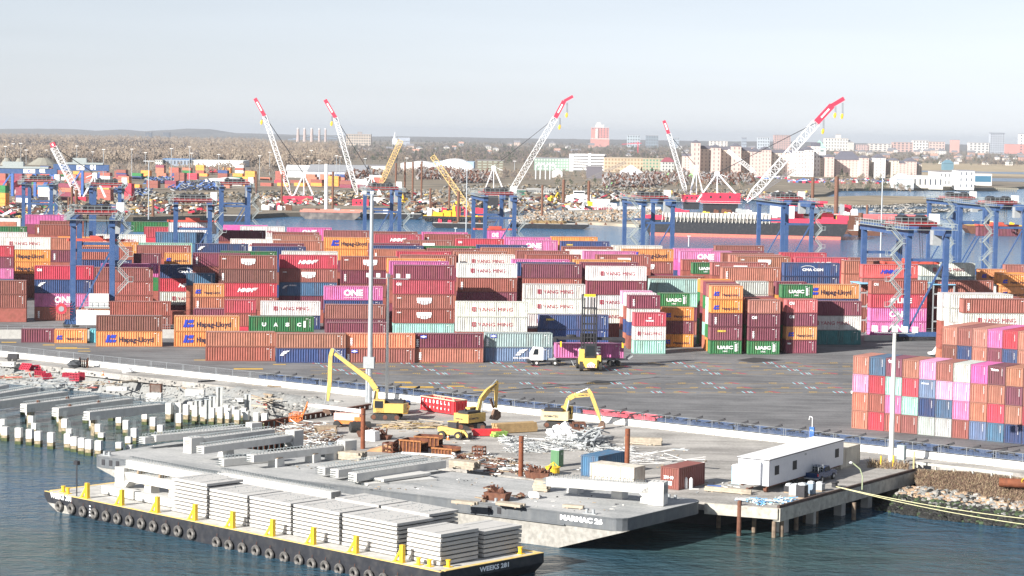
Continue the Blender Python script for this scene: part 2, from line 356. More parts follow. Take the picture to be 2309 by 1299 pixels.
def cont_parts(L,h):
    k=(L,h)
    if k in CB: return CB[k]
    Wd=2.44; b=MB()
    corr(b,.14,L-.14,.16,h-.1,.015,.095,sgn=1); corr(b,.14,L-.14,.16,h-.1,Wd-.015,.095,sgn=-1)
    corr(b,.14,Wd-.14,.16,h-.1,.03,.07,.3,'y',1); corr(b,.14,Wd-.14,.16,h-.1,L-.03,.07,.3,'y',-1)
    rf=MB()
    nw=int(L/.6); 
    for i in range(nw):
        x=.12+(L-.24)*i/nw; x2=.12+(L-.24)*(i+1)/nw; xm=(x+x2)/2
        rf.add([(x,.06,h-.035),(xm,.06,h-.012),(xm,Wd-.06,h-.012),(x,Wd-.06,h-.035)],[(0,1,2,3)]); rf.add([(xm,.06,h-.012),(x2,.06,h-.035),(x2,Wd-.06,h-.035),(xm,Wd-.06,h-.012)],[(0,1,2,3)])
    f=MB()
    for x in (0,L-.16):
        for y in (0,Wd-.16): f.bx(x,x+.16,y,y+.16,.02,h-.02)
    for y in (0.004,Wd-.104):
        f.bx(.16,L-.16,y,y+.1,.02,.17); f.bx(.16,L-.16,y,y+.1,h-.13,h-.025)
    for x in (0.004,L-.104): f.bx(x,x+.1,.16,Wd-.16,.02,.17); f.bx(x,x+.1,.16,Wd-.16,h-.16,h-.025)
    f.bx(.16,L-.16,.12,Wd-.12,.03,.12)
    mk=MB()      # small number plates
    for i in range(6): mk.bx(L-.80,L-.68,-.012,.02,h-.6-i*.27,h-.47-i*.27)
    mk.bx(L-1.5,L-1.1,-.012,.02,h-.45,h-.37)
    CB[k]=(b.mesh('body',cont_m),f.mesh('corner_frame',frame_m),rf.mesh('roof',roof_m),mk.mesh('number_marks',txt_w)); 
    return CB[k]
ed=MB()
for i in range(8): ed.bx(1.92,2.02,-.012,.02,2.2-i*.13,2.29-i*.13)
ENDMARK=ed.mesh('number_marks',txt_w)
# small emblem meshes
def emb(polys,mat,name='emblem'):
    e=MB()
    for p in polys: e.vprism(p,-.03,0)
    return e.mesh(name,mat)
EM_HAP=emb([[(0,0),(.55,0),(.95,1.5),(.4,1.5)],[(.65,0),(1.2,0),(1.35,.6),(.8,.6)],[(.95,.85),(1.9,.85),(2.1,1.5),(1.15,1.5)],[(1.35,0),(1.95,.05),(2.1,.55),(1.5,.6)]],txt_b)
EM_YM=emb([[(0,0),(.16,0),(.16,1),(0,1)],[(.7,0),(.86,0),(.86,1),(.7,1)],[(.16,0),(.7,0),(.7,.13),(.16,.13)],[(.16,.87),(.7,.87),(.7,1),(.16,1)],[(.34,.13),(.52,.13),(.52,.87),(.34,.87)]],txt_r)
EM_HM=emb([[(0,0.75),(3,.75),(3,1.35),(0,1.35)],[(.1,.35),(.7,.2),(.7,.75),(.1,.75)],[(.85,.1),(1.25,0),(1.25,.75),(.85,.75)],[(1.4,0),(1.75,0),(1.75,.75),(1.4,.75)],[(1.9,0),(2.25,.1),(2.25,.75),(1.9,.75)],[(2.4,.2),(2.9,.35),(2.9,.75),(2.4,.75)]],txt_w)
EM_SW=emb([[(0,0),(.9,.0),(1.2,.35),(.2,.3)],[(.3,.42),(1.6,.5),(1.9,.85),(.5,.72)],[(.7,.85),(2.2,1.0),(2.5,1.3),(.9,1.1)]],txt_w)
EM_BX=emb([[(0,0),(1.1,0),(1.1,.55),(0,.55)]],txt_b,'sticker')
EM_BW=emb([[(.36,.1),(.74,.1),(.74,.45),(.36,.45)],[(.05,.2),(.3,.2),(.3,.35),(.05,.35)],[(.8,.2),(1.05,.2),(1.05,.35),(.8,.35)]],txt_w,'sticker_mark')
LET=dict(Y=' with red lettering',H=' with dark lettering and blue emblem',h=' with slanted white lettering',j=' with slanted blue lettering',k=' with white block emblem',O=' with big white lettering',U=' with white lettering and bar',V=' with widely spaced white lettering',C=' with white lettering and arc',K=' with white lettering',c=' with small white letters at its left end',v=' with white upright lettering',N=' with white wing emblem',S=' with yellow lettering',M=' with white round emblem',x=' with blue and white sticker',z=' with white animal emblem',L=' with white lorry lettering',q=' with white letters at its end')
def letter(o,code,L,h,x_off=0,col='w'):
    def ob(me,loc,name=None,sc_=1):
        q=bpy.data.objects.new(me.name,me); C.objects.link(q); q.parent=o; q.location=loc; q.scale=(sc_,1,sc_)
    y=-.015
    if code=='Y':
        k=.85 if L>7 else .7; x=L*(.22 if L>7 else .1); ob(EM_YM,(x,y,h*.36),sc_=k); add_text(o,'YANG MING',(x+k*1.3,y-.01,h*.37),L*.49 if L>7 else L*.62,txt_r,0,.0,k*.84)
    elif code=='H':
        k=.95 if L>7 else .52; ob(EM_HAP,(L*.14 if L>7 else .4,y,h*.27),sc_=k); add_text(o,'Hapag-Lloyd',(L*.345,y,h*.2),L*.52,txt_k,0,.025)
    elif code in 'hj':
        mt=txt_w if code=='h' else txt_b; add_text(o,'HMM',(L*.32,y,h*.34),L*.29,mt,.35,.05,h*.3); e=MB()
        for i in range(3): e.vprism([(L*.60,h*(.47+.07*i)),(L*.63+.2*i,h*(.47+.07*i)),(L*.65+.2*i,h*(.51+.07*i)),(L*.61,h*(.51+.07*i))],-.03,0)
        e.build('emblem',mt,o,(0,0,0))
    elif code=='k': ob(EM_HM,(L*.38,y,h*.3),sc_=1.0); add_text(o,'HMM',(.7,y,h*.7),.8,txt_w,0,.03)
    elif code=='O': add_text(o,'ONE',(L*.33,y,h*.3),L*.33,txt_w,0,.05,h*.48); add_text(o,'OCEAN NETWORK EXPRESS',(L*.33,y,h*.16),L*.33,txt_w,0,0.01)
    elif code=='U': add_text(o,'UASC',(L*.22,y,h*.36),L*.5,txt_w,0,.05,h*.26); e=MB(); e.bx(L*.78,L*.84,-.03,0,h*.2,h*.75); e.build('emblem',txt_w,o,(0,0,0)); add_text(o,'UASC',(L*.4,y,h*.16),L*.15,txt_w,0,.03)
    elif code=='V':
        for i,ch in enumerate('UASC'): add_text(o,ch,(L*(.2+.18*i),y,h*.36),L*.065,txt_w,0,.06,h*.25)
        e=MB(); e.bx(L*.84,L*.875,-.03,0,h*.3,h*.72); e.build('emblem',txt_w,o,(0,0,0))
    elif code=='C':
        add_text(o,'CMA CGM',(L*.32,y,h*.4),L*.38,txt_w,0,.05,h*.2); e=MB(); P=[(L*.42+math.cos(t)*1.5,h*.62+math.sin(t)*.5) for t in [math.pi*(1-i/8)*.9 for i in range(9)]]
        for a,b in zip(P,P[1:]): e.beam((a[0],-.02,a[1]),(b[0],-.02,b[1]),.03,.09)
        e.build('emblem',txt_w,o,(0,0,0))
    elif code=='K': add_text(o,'K LINE',(L*.35,y,h*.35),L*.38,txt_w,0,.04,h*.36)
    elif code=='c': add_text(o,'CAI',(.5,y,h*.6),1.0,txt_w,0,.06,h*.2)
    elif code=='v': q=add_text(o,'HMM',(.85,y,h*.2),h*.5,txt_w,0,.04,.42); q.rotation_euler=(0,-math.pi/2,0); q.location=(1.1,y,h*.2)
    elif code=='N': ob(EM_SW,(.6,y,h*.5),sc_=.7)
    elif code=='L': ob(EM_SW,(L*.45,y,h*.45),sc_=.9); add_text(o,'NYK LOGISTICS',(L*.42,y,h*.2),3.2,txt_w,0,.04)
    elif code=='S': add_text(o,'seaco',(1.3,y,h*.62),1.6,txt_y,0,.03)
    elif code=='M': ob(EM_HM,(L*.44,y,h*.55),sc_=.2); add_text(o,'MAERSK',(L*.36,y,h*.35),1.6,txt_w,0,.04)
    elif code=='x': ob(EM_BX,(.9,y,h*.68)); ob(EM_BW,(.9,y-.03,h*.68)); q=add_text(o,'HMM',(.6,y,h*.1),h*.5,txt_w,0,.04,.3); q.rotation_euler=(0,-math.pi/2,0)
    elif code=='z': ob(EM_SW,(.6,y,h*.55),sc_=.5); add_text(o,'CRONOS',(2.0,y,h*.72),1.6,txt_w,0,.03)
    elif code=='q': add_text(o,'tex',(.3,y,h*.68),.8,txt_w,0,.05)
    elif code=='T': add_text(o,'Triton',(.6,y,h*.75),1.2,txt_w,0,.04)
NCONT=0
def jit(c,rnd):
    k=rnd.uniform(.82,1.12); g=sum(c)/3; f=rnd.uniform(.05,.24); return tuple(min(1,(x*(1-f)+g*f)*k*rnd.uniform(.95,1.05)) for x in c)
def container(loc,rz,L,h,tok,label,end=False,group='shipping containers in the yard'):
    global NCONT; NCONT+=1
    cc=tok.split('.'); rnd=random.Random(NCONT*77); col=jit(COL[cc[0]],rnd)
    o=T('shipping_container',label,'container',loc,rz,group)
    ms=cont_parts(L,h)
    for i,me in enumerate(ms):
        if i==3 and end: me=ENDMARK
        q=bpy.data.objects.new(me.name,me); C.objects.link(q); q.parent=o
        k=(1,.8,.7,1)[i]; b_=.13 if i==2 else 0; q.color=(col[0]*k+b_,col[1]*k+b_*.85,col[2]*k+b_*.85,1)
    if len(cc)>1: letter(o,cc[1],L,h)
    return o
# ------------- transcription: zone, x0, x1, ytop (zoom units), length code, tokens top->bottom, optional n
ZX=dict(zip((1,2,3,4),(0,560,1130,1709)))
STK=[
(1,183,465,1000,20,'m'),(1,468,745,1005,20,'o.H'),(1,770,1052,1003,20,'c'),(1,828,1390,885,40,'n o.H'),(1,1499,2062,888,40,'o.H o.H'),
(1,1772,2360,1025,39,'s r'),(1,945,1473,762,40,'r r'),(1,1087,1585,845,40,'r'),
(1,297,805,455,40,'R.c b.N p.O s.v'),(1,-345,175,280,39,'R.K m p.O b r'),(1,-290,198,580,40,'r r'),(1,2,432,209,40,'w.Y o.H o.H r r'),
(1,437,867,215,40,'s m.v r r r'),(1,653,1150,290,40,'r.v b b.N r r'),(1,810,1310,470,40,'r r r o'),(1,870,1350,437,40,'p.O g r r'),
(1,1175,1640,280,40,'r r r r'),(1,1195,1655,258,40,'t t'),(1,1150,1390,352,20,'m m m m'),(1,1415,1645,345,20,'o.H o r m'),(1,1660,2110,345,40,'m.v r m r r'),
(1,1378,1858,447,40,'b.C R.h w.Y m'),(1,1605,1857,520,20,'B s s r'),(1,1665,1925,612,20,'o.H s.v m r'),(1,1670,2205,825,40,'m R'),(1,1935,2210,750,20,'R r R'),
(1,1885,2378,365,40,'r.k n.v R.h r r'),(1,1900,2390,330,40,'g'),(1,1680,2135,265,40,'b.N b'),
(1,-200,215,165,40,'w r'),(1,-180,225,115,40,'g r'),(1,-250,160,75,40,'s w'),(1,-200,190,45,40,'w'),(1,215,600,15,40,'p'),(1,300,705,100,40,'r.v r r'),(1,340,710,68,40,'r'),
(1,825,1235,185,40,'w.Y r'),(1,995,1395,200,40,'s r'),(1,500,910,205,40,'o r'),(1,745,1185,250,40,'o r'),(1,1240,1645,120,40,'R R'),(1,1340,1745,165,40,'B B'),(1,1130,1530,75,40,'g B r'),
(1,1885,2265,150,40,'m r'),(1,2070,2475,115,40,'w.Y w'),(1,1925,2325,105,40,'p'),(1,1985,2400,225,40,'w.Y b'),
(2,243,825,1040,39,'s b.N'),(2,835,1425,1040,39,'O.v r.x'),(2,1440,2028,1040,39,'m.x s.v'),(2,2043,2630,1035,39,'l.x k.L'),
(2,5,555,893,40,'g.V r'),(2,108,615,762,40,'w.Y b'),(2,665,1178,790,40,'r m'),(2,675,1205,945,40,'m'),(2,655,1160,632,40,'p.O b.S r'),
(2,270,765,362,40,'R.h r.k B.z m r'),(2,290,780,330,40,'w'),(2,800,1285,375,40,'r.k m.v r r r'),(2,1255,1780,450,40,'m R.c r.k r.k t'),(2,1220,1735,415,40,'p'),(2,1200,1705,392,40,'o'),
(2,1805,2332,435,40,'w.Y r.v m m r'),(2,1795,2385,765,45,'w.Y w.Y r'),
(2,655,1085,210,40,'o.H o m r'),(2,1090,1490,182,40,'R.h r'),(2,1340,1790,235,40,'r.k s'),(2,1790,2210,222,40,'R.c r'),(2,1500,1885,165,40,'p p'),(2,1520,1930,182,40,'r.v r'),
(2,215,640,238,40,'s s'),(2,215,620,190,40,'s r'),(2,210,610,165,40,'r'),(2,335,720,125,40,'p.O p'),(2,650,1035,150,40,'r m.S'),(2,1065,1470,160,40,'r s'),
(2,30,480,290,40,'b b'),(2,30,478,262,40,'m r'),(2,1060,1495,282,40,'b b'),(2,1040,1460,262,40,'m'),(2,1065,1510,312,40,'s.v s'),(2,1280,1750,330,40,'R R'),(2,1310,1800,362,40,'r m'),(2,1515,1970,285,40,'g g'),(2,1545,2010,305,40,'r r'),
(2,1970,2430,275,40,'b'),(2,2010,2470,300,40,'s r'),(2,1775,2250,330,40,'s s'),(2,1822,2370,358,40,'w.Y w'),
(3,190,715,440,40,'m r r r r'),(3,202,722,615,40,'w.Y w.Y w.Y r'),(3,745,1260,460,40,'w.Y m w.Y w.Y r'),(3,332,940,878,45,'b.S b'),(3,1285,1760,570,40,'t t m r'),(3,1270,1750,545,40,'r r'),
(3,1150,1424,860,20,'R.M w.Y t'),(3,1105,1365,710,20,'m.v w.Y b n'),(3,1075,1340,690,20,'w r b s'),(3,1045,1310,672,20,'P w r l'),
(3,1375,1642,695,20,'g.U m m m'),(3,1400,1665,815,20,'o.H m o.H'),
(3,1815,2090,628,20,'o.H o.H m.v m.S g.U'),(3,1790,2060,612,20,'r w G g o'),(3,1765,2035,598,20,'m g r t s'),(3,1742,2010,584,20,'s r m R r'),(3,1718,1985,572,20,'o g s g g'),
(3,2140,2413,750,20,'s m.c m.v g.U'),(3,2115,2390,735,20,'r m g r'),(3,2090,2360,722,20,'m r r m'),
(4,250,525,745,20,'v.c m.c o.H m.q'),(4,225,500,730,20,'n r m r'),(4,205,475,715,20,'r m b r'),
(4,210,497,618,20,'g.U r m g r'),(4,190,475,600,20,'m o r m r'),(4,370,850,615,40,'o.H b m r'),(4,385,965,760,40,'m w.Y T',3),
(4,980,1490,580,40,'r.c R.K p.O p.O'),(4,905,1415,445,40,'F.j r r r r'),(4,230,720,430,40,'b.C b b r r'),(3,1910,2425,468,40,'s.v s r m r'),(3,1820,2310,425,40,'r.k r'),
(3,2045,2310,590,20,'G w r l'),(4,325,790,382,40,'R.h R'),(4,200,620,340,40,'R R'),(4,745,1240,412,40,'s s'),(4,800,1232,385,40,'n n'),(4,1410,1912,430,40,'w.Y l r r r'),
(4,1555,2065,580,40,'r r r r'),(4,1915,2180,485,20,'o.H T o r'),(4,2095,2370,530,20,'o.H o.H r b r'),(4,2070,2340,515,20,'o w r r r'),(4,2135,2330,445,20,'r p r'),
(4,1775,2340,740,39,'r.v w.Y r r'),(4,1745,2300,720,39,'n r w r'),(4,1650,2220,700,39,'w w w w'),(4,1585,2170,690,39,'w w r r'),
(3,30,460,208,40,'p p'),(3,75,505,235,40,'p.O p'),(3,435,845,205,40,'o o'),(3,520,955,243,40,'b.S r'),(3,965,1420,280,40,'w w'),(3,1050,1487,310,40,'o.H r.k'),(3,1545,1985,328,40,'p.O p.O'),(3,1495,1900,305,40,'p p'),
(3,530,970,290,40,'r r'),(3,570,1040,318,40,'w w'),(3,1850,2280,280,40,'r r'),(3,1848,2290,330,40,'m.v r'),(3,1910,2350,345,40,'r r'),(3,1975,2420,358,40,'s r'),(3,2040,2495,375,40,'s.k r'),
(3,220,708,358,40,'r r m'),(3,135,600,325,40,'r r'),(3,828,1300,360,40,'r.k r r'),(3,715,1180,328,40,'p r'),(3,100,590,400,40,'p'),(3,145,640,425,40,'b'),(3,630,1115,402,40,'o'),(3,690,1215,425,40,'m'),
(3,1655,1885,428,20,'g.U r m'),(3,1565,1800,402,20,'r r m'),(3,-20,260,275,40,'r b'),(3,-60,305,300,40,'s'),
]
DIM={20:(6.06,2.59),39:(12.19,2.59),40:(12.19,2.9),45:(13.72,2.9)}
rects=[]
for zn,x0,x1,yt,lc,toks,*nn in STK:
    L,h=DIM[lc]; X0=ZX[zn]+x0/3.82; X1=ZX[zn]+x1/3.82; Y=480+yt/3.82; s=(X1-X0)/L; toks=toks.split()
    z=CAM_H-(Y-yh(X0))/s; n=nn[0] if nn else max(len(toks),min(5,round(z/h)))
    if n==5 and lc==20: n=5
    p=at(X0,Y,n*h); u,v=toY(p)
    rects.append([u,v,L,h,n,toks,X0,Y])
rects.sort(key=lambda r:r[1])
for i,r in enumerate(rects):
    for _ in range(4):
        for q in rects[:i]:
            if abs(r[1]-q[1])<2.5:
                ov=min(r[0]+r[2],q[0]+q[2])-max(r[0],q[0])
                if ov>-.08:
                    if ov<1.6:
                        r[0]+= (ov+.12) if r[0]>q[0] else -(ov+.12)
                    else: r[1]=q[1]+2.54
LV=['bottom level','second level up','third level up','fourth level up','fifth level up','sixth level up']
# rows for labels: cluster by depth, ordinal by u
rows=[]; 
for r in rects:
    for g in rows:
        if abs(g[0][1]-r[1])<3.2 and all(abs(q[0]-r[0])>3 for q in g): g.append(r); break
    else: rows.append([r])
rows.sort(key=lambda g:g[0][1])
bigs=[]
for gi,g in enumerate(rows):
    g.sort(key=lambda r:r[0])
    for si,r in enumerate(g):
        r.append((gi,si,len(g)))
stuff=MB(); skeys=['m','r','n','s','R','o','w','b','B','g','t','p','l']; smats=[]
for k in skeys: smats.append(pm('stacked_'+CN[k].replace(' ','_'),COL[k],.6,var=.15,dirt=((.16,.07,.04),.5),dscale=1.1))
def plainbox(mb,u0,v0,z0,L,h,k,yardf=True,rz=None,Wd=2.44):
    if yardf: c=frY(u0+L/2,v0+Wd/2,z0+h/2); mb.box(c,(L,Wd,h-.05),YA,skeys.index(k))
    else: mb.box((u0,v0,z0+h/2),(L,Wd,h-.05),rz,skeys.index(k))
allc=[]
for r in rects:
    u,v,L,h,n,toks,X0,Y,(gi,si,gn)=r
    for li in range(n):
        lev=n-1-li
        if li<len(toks): allc.append((v,r,li,lev,toks[li]))
        else: plainbox(stuff,u,v,lev*h,L,h,random.choice('mrnsrb'))
FR=[]
for r in rects:
    u,v,L,h,n=r[:5]; a=frY(u,v,0); b=frY(u+L,v,0)
    def PJ(q):
        d=q-Vector((0,0,CAM_H)); k=d.dot(fw); return 1154.5+F_PX*d.dot(rt)/k,649.5+F_PX*d.dot(dn)/k
    A0=PJ(a);B0=PJ(b);A1=PJ(a+Vector((0,0,n*h))); B1=PJ(b+Vector((0,0,n*h)))
    FR.append((A0[0],B0[0],(A1[1]+B1[1])/2,(A0[1]+B0[1])/2,v))
FR+=[(1924,2400,801,1000,-50),(2126,2400,735,800,-50)]
for i,t in enumerate(allc):
    v,r,li,lev,tk=t; u,L,h,n=r[0],r[2],r[3],r[4]; vis=0
    for ix in range(8):
        for iz in range(4):
            q=PJ(frY(u+L*(ix+.5)/8,v,lev*h+h*(iz+.5)/4))
            if 0<q[0]<2309 and not any(f[4]<v-.5 and f[0]<q[0]<f[1] and f[2]<q[1]<f[3] for f in FR): vis+=1
    sc_=F_PX/(v+1); allc[i]=(vis/32*L*h*sc_*sc_,)+t
allc.sort(key=lambda t:-t[0])
used=set(); NB=0
for vis,v,r,li,lev,tk in allc:
    u,v,L,h,n,toks,X0,Y,(gi,si,gn)=r
    if NB>=244 or vis<12:
        plainbox(stuff,u,v,lev*h,L,h,tk[0] if tk[0] in skeys else {'F':'R','c':'B','T':'t','P':'p','G':'w','O':'s','k':'b','v':'R'}[tk[0]]); 
        if len(tk)>2 and tk[2] in 'YHOCKhjk':      # lettering on the merged background stacks
            pass
        continue
    NB+=1
    ln='short ' if L<7 else 'long '
    lt=LET.get(tk[2],'') if len(tk)>2 else ''
    pos='top' if li==0 else LV[lev]
    base=f"{ln}{CN[tk[0]]} container{lt}".replace(' and blue emblem','').replace(' at its left end','')
    where=f", level {lev+1}, stack {si+1} of row {gi+1} back" if n>1 else f" alone, place {si+1} of row {gi+1} back"
    lab=base+where
    if len(lab.split())>16: lab=lab.replace('short ','').replace('long ','',1) 
    if len(lab.split())>16: lab=lab.replace(' small','').replace(' big','').replace('slanted white','slanted').replace('upright white','upright')
    if len(lab.split())>16: lab=lab.replace(' back','')
    if len(lab.split())>16: print('LONG',lab)
    container(frY(u,v,lev*h),YA,L,h,tk,lab)
# ------------- blocks parallel to the barrier (end on)
def endblock(px,py,n,h,L,rowsT,ang,pitch,nm,hid=0):
    p=at(px,py,n*h); d=Vector((math.cos(ang),math.sin(ang),0)); q=Vector((-d.y,d.x,0))
    rz=ang+math.pi/2
    for i,rw in enumerate(rowsT):
        lev=n-1-i
        for j,tk in enumerate(rw.split()):
            # container long axis points away (q); its short end faces the camera
            c=p+d*(j*pitch); c.z=lev*h+.01
            cc=tk.split('.')
            o=T('shipping_container',f"{CN[cc[0]]} container end on, {ORD(j)} from left, {('top','second','third','bottom')[i] if not hid else ('top','second')[i]} row of the {nm}",'container',c,ang,'shipping containers in the yard')
            # build with local x= width axis: rotate the standard mesh by 90 deg
            col=jit(COL[cc[0]],random.Random(i*31+j)); ms=cont_parts(L,h)
            for a,me in enumerate(ms[:3]):
                e=bpy.data.objects.new(me.name,me); C.objects.link(e); e.parent=o; e.location=(2.44,0,0); e.rotation_euler=(0,0,math.pi/2); k=(1,.75,1)[a]; e.color=(col[0]*k,col[1]*k,col[2]*k,1)
            e=bpy.data.objects.new('number_marks',ENDMARK); C.objects.link(e); e.parent=o
            # door rods
            e=bpy.data.objects.new('door_rods',RODS); C.objects.link(e); e.parent=o; e.color=(col[0]*.8,col[1]*.8,col[2]*.8,1)
            if len(cc)>1: add_text(o,{'q':'tex','T':'Triton','C':'CRONOS'}[cc[1]],(.35,-.02,h*.74),1.1,txt_w,0,.04)
rd=MB()
for x in (.45,.9,1.5,1.98): rd.tube((x,-.02,.2),(x,-.02,2.4),.022,n=5)
rd.bx(1.2,1.24,-.01,.02,.18,2.42)
RODS=rd.mesh('door_rods',frame_m)
angB=math.atan2((at(2291.5,1002,0)-at(1920,966.4,0)).y,(at(2291.5,1002,0)-at(1920,966.4,0)).x)
endblock(1924,801.5,4,2.59,6.06,['s B m.q s P r G p m.T s r s','P R t R k.C P P s s m r m','s r p t b B p s R s R s','s R r r G G r k B b b.T r'],angB,2.52,'near right block')
endblock(2126,735.5,4,2.9,12.19,['s r s p R s s','n b s m b s r'],angB,2.5,'right block behind',1)
pB=at(2126,735.5,11.6); dB=Vector((math.cos(angB),math.sin(angB),0)); qB=Vector((-dB.y,dB.x,0))
for j in range(7):
    for lev in (0,1):
        c=pB+dB*(j*2.5+1.22)+qB*6.1; stuff.box((c.x,c.y,lev*2.9+1.45),(12.19,2.44,2.85),angB+math.pi/2,random.randrange(5))
# ends seen between the blocks
# ------------- far-left terminal stacks (tiny)
rr=random.Random(3)
for (x0,x1,y0,y1,st) in ((0,235,392,455,11),(235,330,398,410,10),(270,290,404,430,8),(0,140,455,470,12),(330,560,390,412,13),(235,300,412,452,9),(300,560,418,424,12),(560,780,404,420,12),(780,880,408,424,9)):
    y=y1
    while y>y0:
        x=x0+rr.uniform(0,6)
        while x<x1:
            p=at(x,y,0); L=12.19; nn=rr.choice((1,2,2,3)); k0=rr.choice('rrmmnnsrmRobBgpw' if x<330 else 'rrssmnoowRg')
            if rr.random()<.62:
                for l_ in range(nn): stuff.box((p.x,p.y,l_*2.6+1.3),(L,2.44,2.5),R(-42),skeys.index(rr.choice((k0,k0,rr.choice('rmnsbo')))))
            x+=12.6*5000/p.y
        y-=st*.55
tag(stuff.build('container_stacks',smats),'stacked rust maroon orange and blue containers behind the front stacks','container',kind='stuff')
print('containers',NCONT,'rows',len(rows),'nb',NB)
# ================================================================ rubber-tyred gantry cranes
bl_l=pm('crane_blue',(.042,.09,.215),.5,var=.08,dirt=((.2,.25,.35),.25)); walk=pm('walkway_grey',(.31,.35,.35),.6,var=.1); tr_red=pm('trolley_red',(.34,.04,.04),.5,var=.2)
def rtg(px,s,label,W_=8.6,S_=27,Hh=21.3,tx=.45,spread=None,stairs='right',low=False,carry=None):
    """px: image x of the near left leg; s: px per metre there"""
    Yd=F_PX/s; p0=atY(px,500,Yd); p=Vector((p0.x,p0.y,0))
    # correct for image roll: leg mid height about 12 m
    o=T('gantry_crane',label,'gantry crane',p,YA,'blue gantry cranes over the container rows')
    for x,y in ((0,0),(W_,0),(0,S_),(W_,S_)):
        e=MB(); e.bx(x-.55,x+.55,y-.5,y+.5,1.6,Hh); e.bx(x-.6,x+.6,y-.55,y+.55,Hh*.62,Hh*.64); e.build('leg',bl_l,o)
    for y in (0,S_):
        e=MB(); e.bx(-1.6,W_+1.6,y-.5,y+.5,.9,1.8); e.build('sill_beam',bl_l,o); e=MB(); e.bx(.55,W_-.55,y-.3,y+.3,Hh-5.2,Hh-4.6); e.build('tie_beam',bl_l,o)
        e=MB(); e.beam((.3,y,2),(W_-.3,y,Hh-5),.35,.35); e.build('brace',bl_l,o)
        for x in (-1.2,.6,W_-.6,W_+1.2):
            w_=MB(); w_.tube((x,y-.35,.75),(x,y+.35,.75),.75,n=12); w_.build('wheel',rubber,o)
    for x in (0,W_):
        e=MB(); e.bx(x-.6,x+.6,-1.4,S_+1.4,Hh,Hh+1.7); g=e.build('main_girder',bl_l,o)
    # walkways on the girders
    e=MB()
    for x0 in (-1.7,W_+.6):
        e.bx(x0,x0+1.1,-1.6,S_+1.6,Hh+1.3,Hh+1.38)
        for k in (0.6,1.15): e.beam((x0,-1.6,Hh+1.35+k),(x0,S_+1.6,Hh+1.35+k),.06); e.beam((x0+1.1,-1.6,Hh+1.35+k),(x0+1.1,S_+1.6,Hh+1.35+k),.06)
        y=-1.6
        while y<S_+1.7: e.beam((x0,y,Hh+1.35),(x0,y,Hh+2.5),.06); e.beam((x0+1.1,y,Hh+1.35),(x0+1.1,y,Hh+2.5),.06); y+=1.8
    e.bx(-1.7,W_+1.7,-2.2,-1.5,Hh+1.3,Hh+1.38)
    e.beam((-1.7,-2.2,Hh+2.5),(W_+1.7,-2.2,Hh+2.5),.06)
    e.build('walkway',walk,o)
    # trolley
    ty=S_*tx; e=MB(); e.bx(-1.6,W_+1.6,ty-3,ty+3,Hh+1.75,Hh+2.1); e.bx(-.6,W_+.6,ty-3.1,ty+3.1,Hh+1.7,Hh+2.6); t=e.build('trolley',tr_red,o)
    e=MB(); e.bx(1,W_-1,ty-2,ty+2,Hh+2.6,Hh+3.6); e.tube((2,ty-2,Hh+3.3),(2,ty+2,Hh+3.3),.7,n=10); e.tube((W_-2,ty-2,Hh+3.3),(W_-2,ty+2,Hh+3.3),.7,n=10); e.build('hoist_machinery',darkm,t)
    e=MB()
    for yy in (ty-3.4,ty+3.4):
        for z in (Hh+2.8,Hh+3.5): e.beam((-2,yy,z),(W_+2,yy,z),.07)
        x=-2
        while x<W_+2.1: e.beam((x,yy,Hh+2.1),(x,yy,Hh+3.5),.07); x+=1.4
    e.bx(-2,W_+2,ty-3.4,ty+3.4,Hh+2.05,Hh+2.12); e.build('trolley_rail',walk,t)
    e=MB(); e.bx(W_+.2,W_+1.8,ty-1,ty+1.2,Hh+2.1,Hh+4.2); e.build('electric_house',white_p,t)
    e=MB(); e.vprism([(W_-.8,Hh-2.2),(W_+1.0,Hh-2.2),(W_+1.3,Hh+.9),(W_-.8,Hh+.9)],ty-4.6,ty-2.8); c=e.build('operator_cab',grey_p,o)
    if spread is not None:
        z=spread; e=MB(); e.bx(-2.0,W_+1.8,ty-.9,ty-.5,z,z+.45); e.bx(-2.0,W_+1.8,ty+.5,ty+.9,z,z+.45); e.bx(2.5,W_-2.5,ty-1,ty+1,z+.3,z+1.1); e.bx(-2.2,-1.8,ty-1.2,ty+1.2,z,z+.5); e.bx(W_+1.6,W_+2.0,ty-1.2,ty+1.2,z,z+.5); sp=e.build('spreader',pm('spreader_red',(.55,.10,.07),.5,var=.1),o)
        e=MB()
        for x in (1.5,W_-1.5):
            for yy in (ty-.8,ty+.8): e.tube((x,yy,z+.6),(x*.8+W_*.1,yy,Hh+1.8),.05,n=4)
        e.build('hoist_rope',darkm,o)
    # stairs zigzag on the right (or left) leg
    e=MB(); xs=(W_+.9) if stairs=='right' else -3.6; z=1.8 if not low else 7; k=0
    while z<Hh-.5:
        xa,xb=(xs,xs+2.4) if k%2==0 else (xs+2.4,xs)
        e.beam((xa,.3,z),(xb,.3,z+2.6),.8,.22); e.beam((xa,-.1,z+1),(xb,-.1,z+3.6),.11); e.beam((xa,-.1,z+.5),(xb,-.1,z+3.1),.09); e.beam((xa,.7,z+1),(xb,.7,z+3.6),.07)
        e.bx(min(xb,xb+.9 if xb>xa else xb-.9),max(xb,xb+.9 if xb>xa else xb-.9),-.2,.8,z+2.5,z+2.62); 
        x3=xb+(.9 if xb>xa else -.9); e.beam((x3,-.2,z+2.6),(x3,-.2,z+3.6),.07); e.beam((min(xb,x3),-.2,z+3.6),(max(xb,x3),-.2,z+3.6),.07); e.beam((x3,.8,z+2.6),(x3,.8,z+3.6),.07)
        z+=2.6;k+=1
    e.build('staircase',walk,o)
